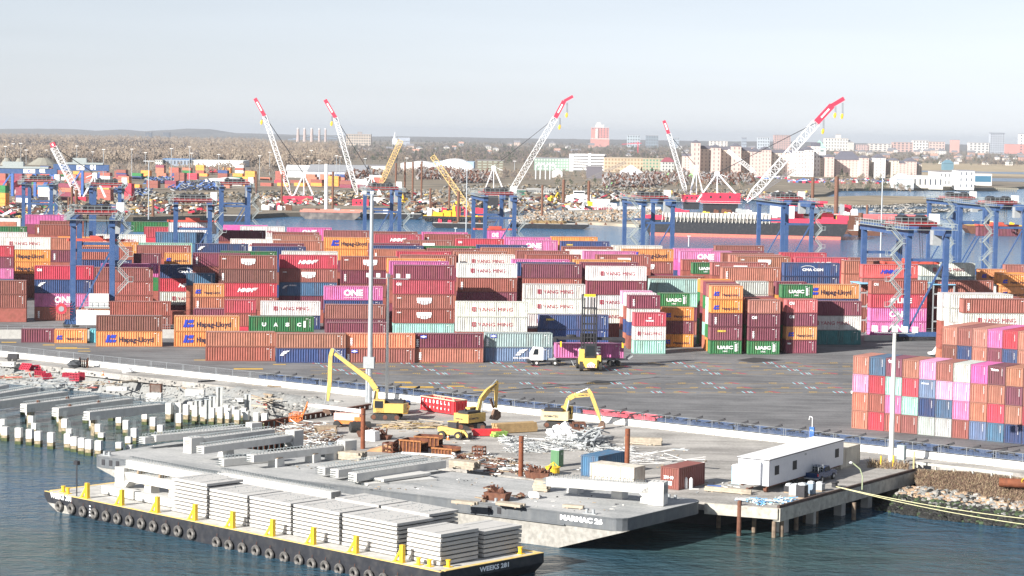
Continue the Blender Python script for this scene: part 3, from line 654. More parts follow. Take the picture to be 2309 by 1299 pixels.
    if low:
        e=MB(); e.bx(3.3,7.2,-2.4,-.7,4.6,7.2); e.build('power_house',white_p,o); e=MB(); e.bx(.8,7.9,-2.6,-.7,.9,3.9); e.build('machinery_house',white_p,o)
        e=MB(); e.bx(2.4,10.6,-2.7,-.6,4.3,4.6)
        for k in (.55,1.1): e.beam((2.4,-2.7,4.6+k),(10.6,-2.7,4.6+k),.07)
        for i in range(8): e.beam((2.4+i*1.17,-2.7,4.6),(2.4+i*1.17,-2.7,5.7),.07)
        e.build('platform',walk,o)
        e=MB(); 
        for i in range(24):
            a=i*math.pi/12; e.beam((-2.2+.5*math.cos(a),-1.4,4.1+.5*math.sin(a)),(-2.2+2.4*math.cos(a),-1.4,4.1+2.4*math.sin(a)),.12,.05)
        e.tube((-2.2,-1.7,4.1),(-2.2,-1.3,4.1),1.1,n=24); e.build('cable_reel',pm('reel_red',(.5,.05,.07),.6,var=.2),o)
        e=MB(); e.tube((-2.2,-1.75,4.1),(-2.2,-1.1,4.1),.55,n=14); e.build('reel_hub',grey_p,o)
    return o,p,ty
rtg(165,11.15,'nearest left blue gantry crane with red cable reel and white machinery boxes',tx=.75,spread=16.8,low=True,Hh=20.8,W_=7.8)
rtg(53,7.1,'blue gantry crane farther back at the far left',tx=.55)
rtg(205,7.4,'blue gantry crane just behind the one with the red reel',tx=.5)
g3=rtg(396,8.9,'blue gantry crane lifting a white container with red lettering',tx=.3,spread=17.0,Hh=20.5)
rtg(500,7.0,'blue gantry crane standing right behind the one lifting the white container',tx=.5)
rtg(838,7.3,'blue gantry crane behind the tallest light mast',tx=.5)
g7=rtg(1094,7.7,'blue gantry crane lifting a magenta pink container',tx=.35,spread=12.5)
rtg(1450,7.9,'blue gantry crane in the middle right, before the black hull',stairs='left')
rtg(1765,7.8,'blue gantry crane in front of the black and red hull end, stairs on its right',tx=.55)
rtg(2050,11.05,'nearest right blue gantry crane with a red spreader, before the container rows',tx=.35,spread=15.2,stairs='left',S_=30,W_=8.0,Hh=21.5)
g11=rtg(2246,7.8,'rightmost blue gantry crane lifting a maroon container',tx=.35,spread=16.5,stairs='left',S_=30)
rtg(2160,7.3,'blue gantry crane between the two right hand cranes, farther back',tx=.5,stairs='left')
def hang(g,z,tok,lab,L=12.19,dx=-1.8):
    o,p,ty=g; q=p+yu*dx+yv*(ty-1.2); q=Vector((q.x,q.y,z)); container(q,YA,L,2.9,tok,lab,group='containers hanging from cranes')
hang(g3,14.05,'w.Y','white container with red lettering hanging from a crane spreader')
hang(g7,9.5,'p.O','magenta pink container hanging from a crane before the water',6.06,1.2)
hang(g11,13.5,'m','maroon container hanging from the rightmost crane')
# ---------------------------------------------------------------- top loader
def toploader():
    p=at(1332,838,0); o=T('top_loader','yellow container handler with black lifting mast, seen from behind','container handler',p,R(2)); yl2=pm('loader_yellow',(.70,.53,.12),.45,var=.06)
    e=MB(); e.bx(-1.35,1.35,0,5.6,.9,1.9); e.bx(-1.9,1.9,2.0,5.0,1.0,2.1); e.bx(-1.0,1.0,-.5,.4,.7,2.3); e.build('body',yl2,o)
    e=MB(); e.vprism([(-.7,.75),(.7,.75),(.7,1.3),(0,1.75),(-.7,1.3)],-.56,-.52); e.build('warning_plate',white_p,o)
    e=MB()
    for i in range(5): e.vprism([(-.65+i*.28,.78),(-.55+i*.28,.78),(-.35+i*.28,1.25),(-.45+i*.28,1.25)],-.58,-.561)
    e.build('warning_stripes',red_p,o)
    for x in (-1.9,1.35):
        w_=MB(); w_.tube((x,.6,.85),(x+.6,.6,.85),.85,n=16); w_.build('wheel',rubber,o)
    for x in (-2.2,1.6):
        w_=MB(); w_.tube((x,5.2,.9),(x+.75,5.2,.9),.9,n=16); w_.build('wheel',rubber,o)
    e=MB(); e.bx(-.85,.85,1.9,3.6,2.1,4.6); c=e.build('cab',darkm,o); e=MB(); e.bx(-.7,.7,1.86,1.9,2.6,4.3); e.build('window',glass,c)
    e=MB(); e.bx(-1.9,-1.0,2.2,3.4,2.1,3.6)
    for z in (2.6,3.1,3.6): e.beam((-1.9,1.2,z),(-1.0,1.2,z),.06)
    e.bx(1.0,1.9,2.2,3.4,2.1,2.6); e.build('fender',yl2,o)
    zt=13.0
    e=MB()
    for x in (-1.25,-.85,.85,1.25): e.bx(x-.12,x+.12,5.6,6.1,.6,zt if abs(x)>1 else zt-.6)
    for z in (2.5,4.0,5.4,6.6,7.8,9.2,10.6,zt-.1): e.bx(-1.3,1.3,5.7,6.0,z-.12,z+.12)
    for x in (-.3,.3): e.tube((x,5.8,.8),(x,5.8,zt-.5),.08,n=6)
    e.build('mast',darkm,o)
    e=MB(); e.bx(-1.0,1.0,5.5,5.65,zt-.4,zt+.05); e.build('mast_cap',yellow,o)
    e=MB(); e.bx(-6.0,6.2,6.4,6.9,4.9,5.35); e.bx(-6.0,6.2,7.2,7.7,4.9,5.35); e.bx(-1.4,1.4,6.1,7.7,4.5,6.0); e.bx(-6.2,-5.7,5.9,8.2,4.5,5.2); e.bx(5.9,6.4,5.9,8.2,4.5,5.2); e.blob((-3,6.6,5.5),(1.1,.3,.35)); e.build('spreader',darkm,o)
    for x in (-4.9,6.0): e=MB(); e.bx(x-.15,x+.15,6.2,6.45,3.6,4.6); e.build('twistlock_guard',yellow,o)
toploader()
# yard tractor, chassis and the pink container
def tractor():
    p=at(1208,824,0); o=T('yard_tractor','white yard tractor pulling the magenta container','yard tractor',p,R(7)); 
    e=MB(); e.bx(-1.2,4.4,-.5,.5,.6,.95); e.bx(-1.5,-1.0,-1.2,1.2,.45,1.0); e.build('chassis',darkm,o)
    e=MB(); e.vprism([(-1.0,1.0),(1.2,1.0),(1.2,3.2),(-.4,3.3),(-1.0,2.2)],-.9,.9); c=e.build('cab',white_p,o)
    e=MB(); e.vprism([(-.65,2.0),(.3,2.0),(.3,3.0),(-.35,3.0)],-.93,-.9); e.build('window',glass,c)
    for x in (0,3.3):
        for y in (-1.05,.75):
            w_=MB(); w_.tube((x,y,.52),(x,y+.35,.52),.52,n=14); t=w_.build('wheel',rubber,o); w_=MB(); w_.tube((x,y-.03,.52),(x,y+.38,.52),.22,n=10); w_.build('rim',white_p,t)
    q=p+Vector((math.cos(R(7)),math.sin(R(7)),0))*2.2; t=T('container_chassis','grey skeletal trailer under the magenta container','trailer',q,R(7)); e=MB(); e.bx(0,14.5,-.4,-.2,1.0,1.3); e.bx(0,14.5,.2,.4,1.0,1.3)
    for x in (1,6,12,14.2): e.bx(x,x+.25,-1.2,1.2,1.25,1.42)
    e.beam((14.3,-1.2,1.4),(15,-1.2,1.9),.25,.2); e.beam((14.3,1.2,1.4),(15,1.2,1.9),.25,.2); e.build('frame',grey_p,t)
    e=MB(); e.beam((4,-.6,1.0),(4.6,-.6,0),.15); e.beam((4,.6,1.0),(4.6,.6,0),.15); e.beam((6,-.6,1.0),(4.8,-.6,.2),.1); e.build('landing_gear',grey_p,t)
    for x in (11.2,12.5):
        for y in (-1.15,.8): w_=MB(); w_.tube((x,y,.5),(x,y+.35,.5),.5,n=12); w_.build('wheel',rubber,t)
    c=container(q+Vector((math.cos(R(7)),math.sin(R(7)),0))*1.3-Vector((0,1.2,0))+Vector((0,0,1.45)),R(7),12.19,2.59,'p.O','magenta pink container on the trailer behind the handler mast')
tractor()
# lattice access racks among the containers
def rack(px,yb,yt,s,label):
    Yd=F_PX/s; p=atY(px,yb,Yd); zt=CAM_H-(yt-yh(px))/s; o=T('reefer_rack',label,'steel rack',(p.x,p.y,0),YA,'grey steel reefer racks'); wd=4.6; e=MB()
    for x in (0,wd):
        for y in (0,6): e.beam((x,y,0),(x,y,zt),.3)
    z=0; k=0
    while z<zt-.5:
        h=min(2.9,zt-z); e.beam((0,0,z+h),(wd,0,z+h),.3); e.bx(0,wd,0,1.2,z+h-.1,z+h); e.beam((wd*.3,0,z),(wd*.7,0,z+h),.15); e.beam((wd*.7,0,z),(wd*.3,0,z+h),.15); z+=h
    e.build('frame',grey_p,o); e=MB(); e.bx(-.2,wd+.2,-.4,6.4,zt,zt+.15); e.build('canopy',pm('canopy_blue',(.25,.55,.75),.5),o)
rack(1936,760,640,10.7,'grey lattice steel rack with pale blue top, right of the orange container'); rack(2101,760,642,10.7,'grey lattice steel rack behind the nearest right gantry leg')
# yard wall / barrier behind first rows
for i,(x0,x1,yb) in enumerate(((-20,400,764),(1960,2120,771))):
    A=at(x0,yb,0); B=at(x1,yb-1,0); L=(B-A).length; o=T('yard_wall','low pale concrete wall with rail in the left yard' if i==0 else 'low pale concrete wall below the right gantry crane','wall',A,math.atan2(B.y-A.y,B.x-A.x)); e=MB(); e.bx(0,L,2.5,2.9,0,1.1 if i else 1.5); 
    if i==0: e.bx(0,L,0,.4,0,.6)
    e.build('wall_body',concrete,o); e=MB()
    e.beam((0,2.7,2.4),(L,2.7,2.4),.06); e.beam((0,2.7,1.9),(L,2.7,1.9),.05)
    for k in range(int(L/3)): e.beam((k*3,2.7,1.2),(k*3,2.7,2.4),.06)
    e.build('railing',steel_g,o)
# ================================================================ foreground
rb=random.Random(11)
hull_black=pm('hull_black',(.018,.020,.026),.55,var=.2,dirt=((.10,.09,.08),.35),dscale=.9)
hull_grey=pm('hull_grey',(.105,.115,.125),.6,var=.12,dirt=((.22,.22,.21),.5),dscale=.7,streak=True)
hull_barn=pm('hull_barnacles',(.31,.30,.275),.9,var=.22,scale=2,dirt=((.17,.16,.14),.5),dscale=1.6)
deck_w=pm('pale_deck',(.50,.49,.46),.85,var=.15,scale=.8,dirt=((.3,.28,.26),.5),dscale=.9)
slab_m=pm('precast_slab',(.47,.46,.44),.85,var=.07,scale=1.2,dirt=((.45,.44,.41),.35),dscale=1.5)
rebar_m=pm('rebar_steel',(.26,.29,.30),.6,.3,var=.2)
# ---------- small black barge
BLp=at(100,1107,-1.3); BNp=at(988,1289,-1.3); wdir=(BNp-BLp).normalized(); WANG=math.atan2(wdir.y,wdir.x); wnor=Vector((-wdir.y,wdir.x,0))
def WL(x,y,z=0): return BLp+wdir*x+wnor*y+Vector((0,0,z))
def Wx(px):      # local x of a pixel on the near deck edge
    p=at(px,1107+(px-100)*.20495,-1.3); return (p-BLp).dot(wdir)
wb=T('deck_barge','black low deck barge with old tyre fenders, carrying stacks of pale slabs','barge',tuple(BLp),WANG)
h=MB(); h.vprism([(0,-.05),(64.3,-.05),(64.3,-1.0),(62,-3.2),(4.2,-3.2),(0.6,-1.2),(0,-.6)],0,14.8); h.build('hull',hull_black,wb)
h=MB(); h.vprism([(0.7,-1.25),(4.25,-2.9),(5.5,-2.9),(4.2,-1.2)],-.02,0); h.build('rake_paint',hull_barn,wb)
d=MB(); d.bx(.6,63.7,.28,14.1,-.04,0.0); d.build('deck',deck_w,wb)
d=MB(); d.bx(0,64.3,0,.28,-.04,.012); d.bx(0,64.3,14.1,14.8,-.04,.012); d.bx(0,.6,.7,14.1,-.04,.012); d.bx(63.7,64.3,.7,14.1,-.04,.012); d.build('deck_edge',pm('worn_yellow_edge',(.72,.50,.16),.7,var=.15,dirt=((.55,.50,.42),.9),dscale=1.2),wb)
add_text(wb,'WEEKS 281',(1.2,-.03,-.62),4.0,txt_w,0,.04)
q=add_text(wb,'WEEKS 281',(64.34,5.4,-.75),4.2,txt_w,0,.04,.5,rz=math.pi/2)
dm=MB()
for i in range(4): dm.bx(8.6,8.85,-.02,0,-.75-i*.35,-.6-i*.35)
dm.build('draft_marks',txt_w,wb)
stn=MB()
for px in (187,265,345,430,515,605,697,793,897):
    x=Wx(px); e=MB(); e.bx(x-.14,x+.14,.45,.75,0,1.75); e.bx(x-.22,x-.14,.4,.8,0,1.75); e.bx(x+.14,x+.22,.4,.8,0,1.75); e.beam((x-1.0,.5,0),(x-.15,.55,1.3),.12,.2); e.bx(x-1.1,x+.3,.3,.9,0,.06)
    e.build('stanchion',yellow,wb)
for x in (7.5,15.2,58.5):
    e=MB(); e.bx(x-.3,x+.3,13.6,14.0,0,1.5); e.build('stanchion',yellow,wb)
for x,y in ((2.0,1.2),(3.3,.9),(1.0,12.8),(61.6,1.2),(60.3,1.0),(63.0,2.4),(63.1,12.6)):
    e=MB(); e.tube((x,y,0),(x,y,.62),.2,n=10); e.tube((x,y,.62),(x,y,.7),.27,n=10); e.bx(x-.4,x+.4,y-.3,y+.3,0.0,.06); e.build('bollard',yellow,wb)
e=MB(); e.tube((5.4,.6,0),(5.4,.6,3.6),.07); e.bx(5.05,5.75,.4,.8,3.6,4.05); e.build('lamp_post',darkm,wb)
ti=0
tproto=None
for px in (140,167,193,219,245,271,298,325,352,380,408,438,495,523,553,584,615,648,681,710,740,772,806,839,872,903,935,968):
    x=Wx(px)-.2; sink=rb.uniform(0,.08)+(0.35 if px>480 else 0)+(.1 if px>700 else 0)
    loc=WL(x,-.26,-1.32-sink)
    ang='with its top half out of the water ' if px>480 else ''
    lab=f"black tyre fender on the low barge side, {ORD(ti)} from the left"
    if tproto is None:
        tproto=T('tyre_fender',lab,'tyre',loc,WANG,'tyre fenders along the low barge')
        e=MB(); e.torus((0,0,0),(0,1,0),.42,.21,20,8); e.build('tyre',pm('worn_rubber',(.10,.095,.09),.75,var=.6,scale=3,dirt=((.35,.33,.30),.6),dscale=1.8),tproto)
        e=MB(); e.path([(0,.05,.55),(0,.1,.95)],.03); e.build('chain',rust,tproto)
    else: dup(tproto,loc,None,lab)
    ti+=1
def slab_thing(L,Wd,hh,long_y=False):
    o=T('precast_slab','x','concrete slab'); e=MB(); b=.03
    e.box((0,0,hh/2),(L,Wd,hh)); e.build('slab',slab_m,o)
    s=MB()
    for x in (-L*.33,0,L*.33) if not long_y else (0,):
        s.bx(x-.08,x+.08,-Wd/2+.5,Wd/2-.5,-.1,0) 
    if long_y: s.bx(-L/2+.4,L/2-.4,-Wd*.35-.08,-Wd*.35+.08,-.1,0); s.bx(-L/2+.4,L/2-.4,Wd*.35-.08,Wd*.35+.08,-.1,0)
    s.build('spacer',darkm,o)  # timber spacers coloured near black, painting shade into the gaps between slabs
    r=MB()
    for k in (-1,1): r.path([(k*L*.3,-Wd/2+.1,hh),(k*L*.3,-Wd/2+.1,hh+.05),(k*L*.3,Wd/2-.4,hh+.05)],.015,4)
    if not long_y:
        for i in range(46): 
            x=rb.uniform(-L*.42,L*.42); y=rb.uniform(-Wd*.4,Wd*.4); r.bx(x-.03,x+.03,y-.03,y+.03,hh,hh+.05)
    else:
        for i in range(9): r.path([(-L/2-.1,-Wd*.42+i*Wd*.105,hh*.5),(-L/2-.02,-Wd*.42+i*Wd*.105,hh*.5),(-L/2-.02,-Wd*.42+i*Wd*.105,hh+.05)],.018,4)
    r.build('rebar',rebar_m,o)
    return o
SP={}
def stack(x0,x1,y0,y1,n,nm,hh=.27,gap=.15,long_y=False,base=0.0,wid=None):
    L=x1-x0; Wd=y1-y0; k=(round(L,1),round(Wd,1),long_y); first=k not in SP
    if first: SP[k]=slab_thing(L,Wd,hh,long_y)
    for i in range(n):
        dx=rb.uniform(-.04,.04); dy=rb.uniform(-.04,.04)
        if wid and i>=n-wid: dx+=.5
        loc=WL((x0+x1)/2+dx,(y0+y1)/2+dy,base+.12+i*(hh+gap)); pos='top' if i==n-1 else f'{ORD(i)} from the bottom' if i else 'bottom'
        lab=f"pale precast slab, {pos} of the {nm}"
        if first: o=SP[k]; o.location=loc; o.rotation_euler=(0,0,WANG); first=False; o['label']=lab
        else: o=dup(SP[k],loc,WANG,lab)
        o['group']='precast slabs stacked on the low barge'
stack(20.6,26.6,2.2,7.3,9,'leftmost tall stack in the near row')
stack(27.1,33.3,2.2,7.3,8,'second near stack from the left')
stack(33.7,40.2,2.2,7.3,8,'middle near stack')
stack(40.6,47.6,2.2,7.3,8,'fourth near stack from left')
stack(48.1,56.0,2.2,7.3,8,'fifth and longest near stack')
stack(31.4,38.0,10.1,14.4,6,'leftmost far row stack')
stack(38.4,45.1,10.1,14.4,7,'middle far row stack')
stack(45.5,52.6,10.1,14.4,7,'right far row stack')
stack(57.8,62.4,1.9,7.2,7,'near stack at right barge end',.32,.13,True)
stack(57.8,62.4,8.0,13.5,6,'far stack at right barge end',.32,.13,True)
# ---------- girders
def loops_mb(L,y,z,st=.5,hgt=.36,w_=.3,rad=.034):
    e=MB(); x=.3
    while x<L-.3:
        e.path([(x,y-w_/2,z),(x,y-w_/2,z+hgt),(x,y+w_/2,z+hgt),(x,y+w_/2,z)],rad,4); x+=st*rb.uniform(.85,1.15)
    return e
def girder(A,B,w_,hh,label,group,headA=None,headB=None,lps=True,mat=None,cat='girder',tails=True,ntop=.35,name='concrete_girder'):
    """A,B: world points of the near top edge; body hangs below"""
    A=Vector(A);B=Vector(B); L=(B-A).length; a=math.atan2(B.y-A.y,B.x-A.x); o=T(name,label,cat,(A.x,A.y,A.z-hh),a,group); mat=mat or white_conc
    e=MB(); e.bx(0,L,0,w_,0,hh); 
    e.build('beam',mat,o)
    for sgn,hd in ((0,headA),(1,headB)):
        if hd:
            hl,hb,ht=hd   # length, drop below, rise above
            x0,x1=(0,hl) if sgn==0 else (L-hl,L)
            prof=[(x0,-hb),(x1,-hb),(x1,hh+ht),(x0,hh+ht)]; s=1 if sgn==0 else -1
            xo=x1 if sgn==0 else x0
            f=MB(); f.vprism(prof,-.12,w_+.12); 
            f.vprism([(xo,-hb*.9),(xo+s*hb*.9,0),(xo,hh*.9)] ,-.0,w_-.002); f.build('end_block',mat,o)
    if lps:
        e=loops_mb(L,w_*.5,hh,w_=w_*.5); e.build('rebar_loops',rebar_m,o)
    if tails and not headA:
        e=MB()
        for i in range(5):
            for j in range(3): e.tube((-.55,w_*(.15+.18*i),hh*(.2+.3*j)),(0,w_*(.15+.18*i),hh*(.2+.3*j)),.025,n=4)
        e.build('rebar_tails',rebar_m,o)
    return o
GR='precast concrete girders'
def WG(x0,x1,y,zt,w_,hh,lb,**k): return girder(WL(x0,y,zt),WL(x1,y,zt),w_,hh,lb,GR,**k)
WG(3,21.5,7.9,1.95,1.3,1.0,'long white girder with square head at left end of the low barge',headA=(1.7,.92,.45))
WG(4.4,21.5,8.3,3.3,1.2,.95,'upper white girder lying across timbers above the headed girder')
WG(17.8,37,10.9,3.2,1.3,.95,'upper white girder with blunt grey end behind the leftmost slab stack',headB=(.05,0,0))
WG(19,31,10.9,1.95,1.3,1.0,'lower white girder under the one with the blunt end')
WG(6.3,12.2,3.4,1.05,1.1,.9,'short white beam behind the first yellow stanchion',lps=False)
WG(12.5,19.8,3.4,1.0,1.1,.85,'short white beam behind the second and third yellow stanchions',lps=False)
bl_=None
for i,(x,y,lb) in enumerate(((9.0,7.9,'left'),(13.5,7.9,'middle'),(17.0,7.9,'right'))):
    o=T('concrete_block',f'grey concrete support block under the headed girder, {lb} one','block',WL(x,y,0),WANG,'support blocks on the low barge'); e=MB(); e.box((0,.6,.42),(1.3,1.3,.84),taper=.9); e.build('block',concrete,o); e=MB(); e.bx(-.7,.7,0,1.2,.84,.94); e.build('timber',wood,o)
tb=MB()
for x in (7,11,15,19):
    tb.bx(x-.15,x+.15,8.0,9.4,1.98,2.33)
for x in (20,25,30): tb.bx(x-.15,x+.15,10.8,12.2,1.98,2.22)
o=tb.build('dunnage_timbers',wood,None,BLp,WANG); tag(o,'brown timber packers between the stacked white girders','timber',kind='stuff')
# ---------- big grey barge
MR=at(1385,1169,.5); ML=at(454,1057,.5); mdir=(MR-ML).normalized(); MANG=math.atan2(mdir.y,mdir.x); mnor=Vector((-mdir.y,mdir.x,0))
def MLc(x,y,z=0): return MR+mdir*x+mnor*y+Vector((0,0,z))
mb_=T('cargo_barge','big grey deck barge named in white letters, girders lying across its deck','barge',tuple(MR),MANG)
def ctop(inset): 
    r=1.6; P=[]
    for cx,cy,a0 in ((-73.5+r,r,180),(1.2-r,r,270),(2.2-r,16.4-r,0),(-73.5+r,16.4-r,90)):
        for k in range(5): t=R(a0+k*22.5); P.append((cx+math.cos(t)*(r-inset),cy+math.sin(t)*(r-inset)))
    return P
h=MB(); h.prism(ctop(0),-1.35,-.02); h.build('hull_upper',hull_grey,mb_)
h=MB(); h.vprism([(-72.8,-1.35),(1.2,-1.35),(-9,-4.6),(-63,-4.6)],.12,16.2); h.build('hull_lower',hull_barn,mb_)
h=MB(); h.prism(ctop(.05),-.02,0.0); h.build('deck',deck_m,mb_)
h=MB(); P=ctop(0)
for a,b in zip(P,P[1:]+P[:1]): h.beam((a[0],a[1],-.05),(b[0],b[1],-.05),.12,.14)
h.beam((-30,-.06,-1.3),(-6,-.06,-1.3),.16,.16); h.build('rubbing_strake',hull_grey,mb_)
add_text(mb_,'MARMAC 26',(-6.6,-.02,-.85),5.2,txt_w,0,.05,.62)
for x in (-15.5,-14.3,-71.5,-70.3,-69.2):
    e=MB(); e.bx(x-.25,x+.25,-.05,.05,-1.0,-.3); e.build('fairlead',darkm,mb_)
for x,y in ((-3.5,1.0),(-72,1.2),(-14.9,.9),(-1,15)):
    e=MB(); e.tube((x-.4,y,0),(x-.4,y,.5),.17,n=8); e.tube((x+.4,y,0),(x+.4,y,.5),.17,n=8); e.bx(x-.8,x+.8,y-.25,y+.25,0,.06); e.build('bollard',grey_p,mb_)
# girders on the big barge (near top edge pixels, z)
def PG(a,b,zt,w_,hh,lb,**k): return girder(at(*a,zt),at(*b,zt),w_,hh,lb,GR,**k)
PG((1232,1077),(1497,1096),2.75,1.6,.95,'bright white girder with big end block at the right end of grey barge',headB=(1.7,1.25,.35))
PG((572,1027),(803,1001),2.2,1.3,.85,'grey girder with raised end block, on trapezoid supports mid barge',headB=(1.9,.8,.5))
PG((460,1008),(683,978),2.3,1.3,.85,'girder marked in red beside the tall white end block, raised right head',headB=(1.7,.7,.5))
PG((430,992),(620,968),2.2,1.2,.8,'second girder from the back with tall white end block facing the water',headA=(2.0,1.5,.2))
PG((352,982),(590,962),2.2,1.2,.8,'left far girder lying near the water end of grey barge',headB=(1.6,.6,.55))
PG((327,987),(545,960),2.0,1.1,.8,'farthest girder at the left end of grey barge')
PG((804,1068),(1006,1038),1.9,1.3,.95,'nearest of three parallel girders in the middle of grey barge')
PG((763,1060),(965,1031),1.8,1.3,.9,'middle of three parallel girders on grey barge')
PG((733,1055),(930,1026),1.7,1.2,.85,'farthest of three parallel girders on grey barge')
PG((505,1036),(640,1024),1.4,1.2,.85,'low girder lying flat on the deck beneath the raised headed girder')
for i,(px,py,lb) in enumerate(((610,1052,'leftmost, under the grey headed girder'),(693,1042,'with red writing, under the grey headed girder'),(738,1036,'rightmost, under the grey headed girder'),(1284,1112,'left, under the bright white girder'),(1384,1124,'middle, under the bright white girder'),(1450,1134,'right, beside the big white end block'),(497,1030,'under the girder marked in red'))):
    p=at(px,py,.5); o=T('concrete_block',f'pale concrete support block, {lb}','block',p,MANG,'support blocks on the grey barge'); e=MB(); e.box((.4,.6,.5),(1.4,1.5,1.0),taper=.92); e.build('block',white_conc,o)
    e=MB(); e.bx(-.2,1.0,0.1,1.1,1.0,1.1); e.build('timber',wood,o)
# loose slabs on the deck
for i,(a,b,z,lb) in enumerate((((830,1091),(985,1079),.75,'lower, wider'),((865,1081),(972,1066),1.15,'upper, narrower'))):
    A=at(*a,z);B=at(*b,z); girder(A,B,4.2-i,.3,f'flat white slab on the grey barge deck, {lb} one of the pair','flat slabs on the grey barge',lps=False,tails=True,cat='concrete slab',name='precast_slab')
# rusty skip with scrap
def skip(p,ang,sx,sy,sz,label):
    o=T('scrap_bin',label,'skip',p,ang); e=MB(); e.box((0,0,sz/2),(sx,sy,sz),taper=1.25); e.build('bin',rust,o)
    e=MB()
    for i in range(16):
        a=rb.uniform(0,6.28); q=Vector((rb.uniform(-sx*.4,sx*.4),rb.uniform(-sy*.4,sy*.4),sz)); e.beam(q,q+Vector((math.cos(a)*rb.uniform(.3,1.0),math.sin(a)*rb.uniform(.3,.9),rb.uniform(.1,.8))),.12,.2)
    e.build('scrap',rust,o)
skip(at(1122,1128,.5),MANG+.1,2.2,1.3,.9,'rusty open bin full of scrap steel on the grey barge deck')
def junk(name,label,cat,cells,mats,n,seed,sz=(.5,2.5),hgt=.5,th=(.05,.2),z=0.0):
    r=random.Random(seed); e=MB()
    for i in range(n):
        c=r.choice(cells); p=at(c[0]+r.uniform(-c[2],c[2]),c[1]+r.uniform(-c[3],c[3]),z); l=r.uniform(*sz); a=r.gauss(c[4],.5) if len(c)>4 else r.uniform(0,3.14); t=r.uniform(*th)
        p.z+=t/2+r.random()**2*hgt; dz=r.uniform(-.12,.12)*l*hgt*2
        q=Vector((math.cos(a)*l/2,math.sin(a)*l/2,dz/2)); e.beam(p-q,p+q,r.uniform(*th)*1.5,t,r.randrange(len(mats)))
    o=e.build(name,mats); tag(o,label,cat,kind='stuff'); return o
junk('scrap_iron','small rusty scrap and offcuts beside the bin on deck','scrap',[(1090,1126,12,5),(1170,1122,8,3),(1105,1102,12,2)],[rust,wood],26,1,(.4,1.4),.4,z=.5)
junk('deck_litter','scattered chips and short offcuts on the grey barge deck','litter',[(1080,1085,60,10),(1250,1130,90,14),(1350,1145,60,8),(700,1050,60,8),(900,1100,80,6)],[wood,darkm,white_conc],70,2,(.1,.5),.03,(.03,.08),z=.5)
def timber_stack(p,ang,L,n,m,label,mat=wood,t=.3,cat='timber'):
    o=T('timber_stack',label,cat,p,ang); e=MB()
    for j in range(m):
        for i in range(n): e.box((rb.uniform(-.15,.15),(i-(n-1)/2)*t*1.08,.1+t/2+j*t*1.04),(L*rb.uniform(.9,1),t,t))
    e.build('timbers',mat,o); e=MB(); e.bx(-L*.3-.1,-L*.3+.1,-n*t/2,n*t/2,0,.1); e.bx(L*.3-.1,L*.3+.1,-n*t/2,n*t/2,0,.1); e.build('bearers',wood,o); return o
palew=pm('pale_timber',(.38,.33,.26),.85,var=.2,scale=2,dirt=((.2,.17,.13),.5))
timber_stack(at(1048,1058,.5),MANG+.05,3.6,5,3,'pile of whitish timbers beside the three parallel girders',palew)
timber_stack(at(795,1037,.5),MANG+.1,3.2,6,3,'pile of weathered poles right of the raised end block',palew)
timber_stack(at(1150,1142,.5),MANG,3.4,4,1,'flat stack of pale boards near the scrap bin',palew)
timber_stack(at(1205,1124,.5),MANG+.6,1.0,3,2,'small white bagged bundle on the grey deck',white_p,cat='bundle')
timber_stack(at(1295,1147,.5),MANG+.2,2.4,2,1,'short timbers lying near the barge name',palew)
timber_stack(at(1222,1108,.5),MANG+.2,1.8,4,4,'whitish timber bundle at left end of bright white girder',palew)
timber_stack(at(1050,1138,.5),MANG+.1,3,3,1,'pale planks lying beside the scrap bin',palew)
# ---------- rusty spud piles
for i,(px,yb,yt,lb) in enumerate(((818,1012,920,'left, beside the yellow long reach excavator'),(1174,1074,982,'middle, near the yellow drum'),(1413,1086,965,'right, in front of the beige container'))):
    p=at(px,yb,0); s=F_PX/p.y; hh=(yb-yt)/s; o=T('spud_pile',f'tall rusty steel tube pile, {lb}','pile',p,0,'rusty spud piles at the quay edge')
    e=MB(); e.tube((0,0,-4),(0,0,hh),.30,n=14,cap=True); e.build('tube',pm('rust_red',(.20,.065,.03),.8,var=.25,scale=1.5,dirt=((.08,.03,.02),.5),dscale=1),o); e=MB(); e.tube((0,-.305,hh-.7),(0,-.25,hh-.7),.08,n=8); e.build('eye_hole',darkm,o)
# ---------- pier edge, piles
pe=T('pier_edge','concrete pier edge beam with timber kerb above the water','pier',(0,0,0))
E1=[Rl,Rc,R0]
e=MB(); 
for a,b,dp in ((Rl,Rc,1.25),(Rc,R0,1.5)):
    d_=(b-a).normalized(); n_=Vector((d_.y,-d_.x,0)); e.prism([(q.x,q.y) for q in (a+n_*.25,b+n_*.25,b-n_*.6,a-n_*.6)],-dp,-.02)
e.build('edge_beam',pm('stained_concrete',(.42,.40,.35),.9,var=.25,scale=1,dirt=((.16,.13,.1),.6),dscale=1.2),pe)
e=MB(); e.beam(Rc+Vector((0,0,.16)),R0+Vector((0,0,.16)),.3,.28); e.build('timber_kerb',pm('dark_timber',(.09,.06,.05),.9,var=.3),pe)
d2=(R0-Rc).normalized(); n2_=Vector((d2.y,-d2.x,0))
back=MB(); back.prism([(q.x,q.y) for q in (Rl-n2_*9+d2*3,Rc-n2_*9+d2*3,R0-n2_*3+d2*3,R0-n2_*6+d2*3)],WZ-1,-.95)
back.build('back_wall',darkm,pe)
for i in range(4):
    q=Rc+d2*(4.2+i*7.2)-n2_*1.6
    e=MB(); e.box((q.x,q.y,-2.8),(1.0,1.0,3.4),BANG); e.build('column',concrete,pe)
gp=0
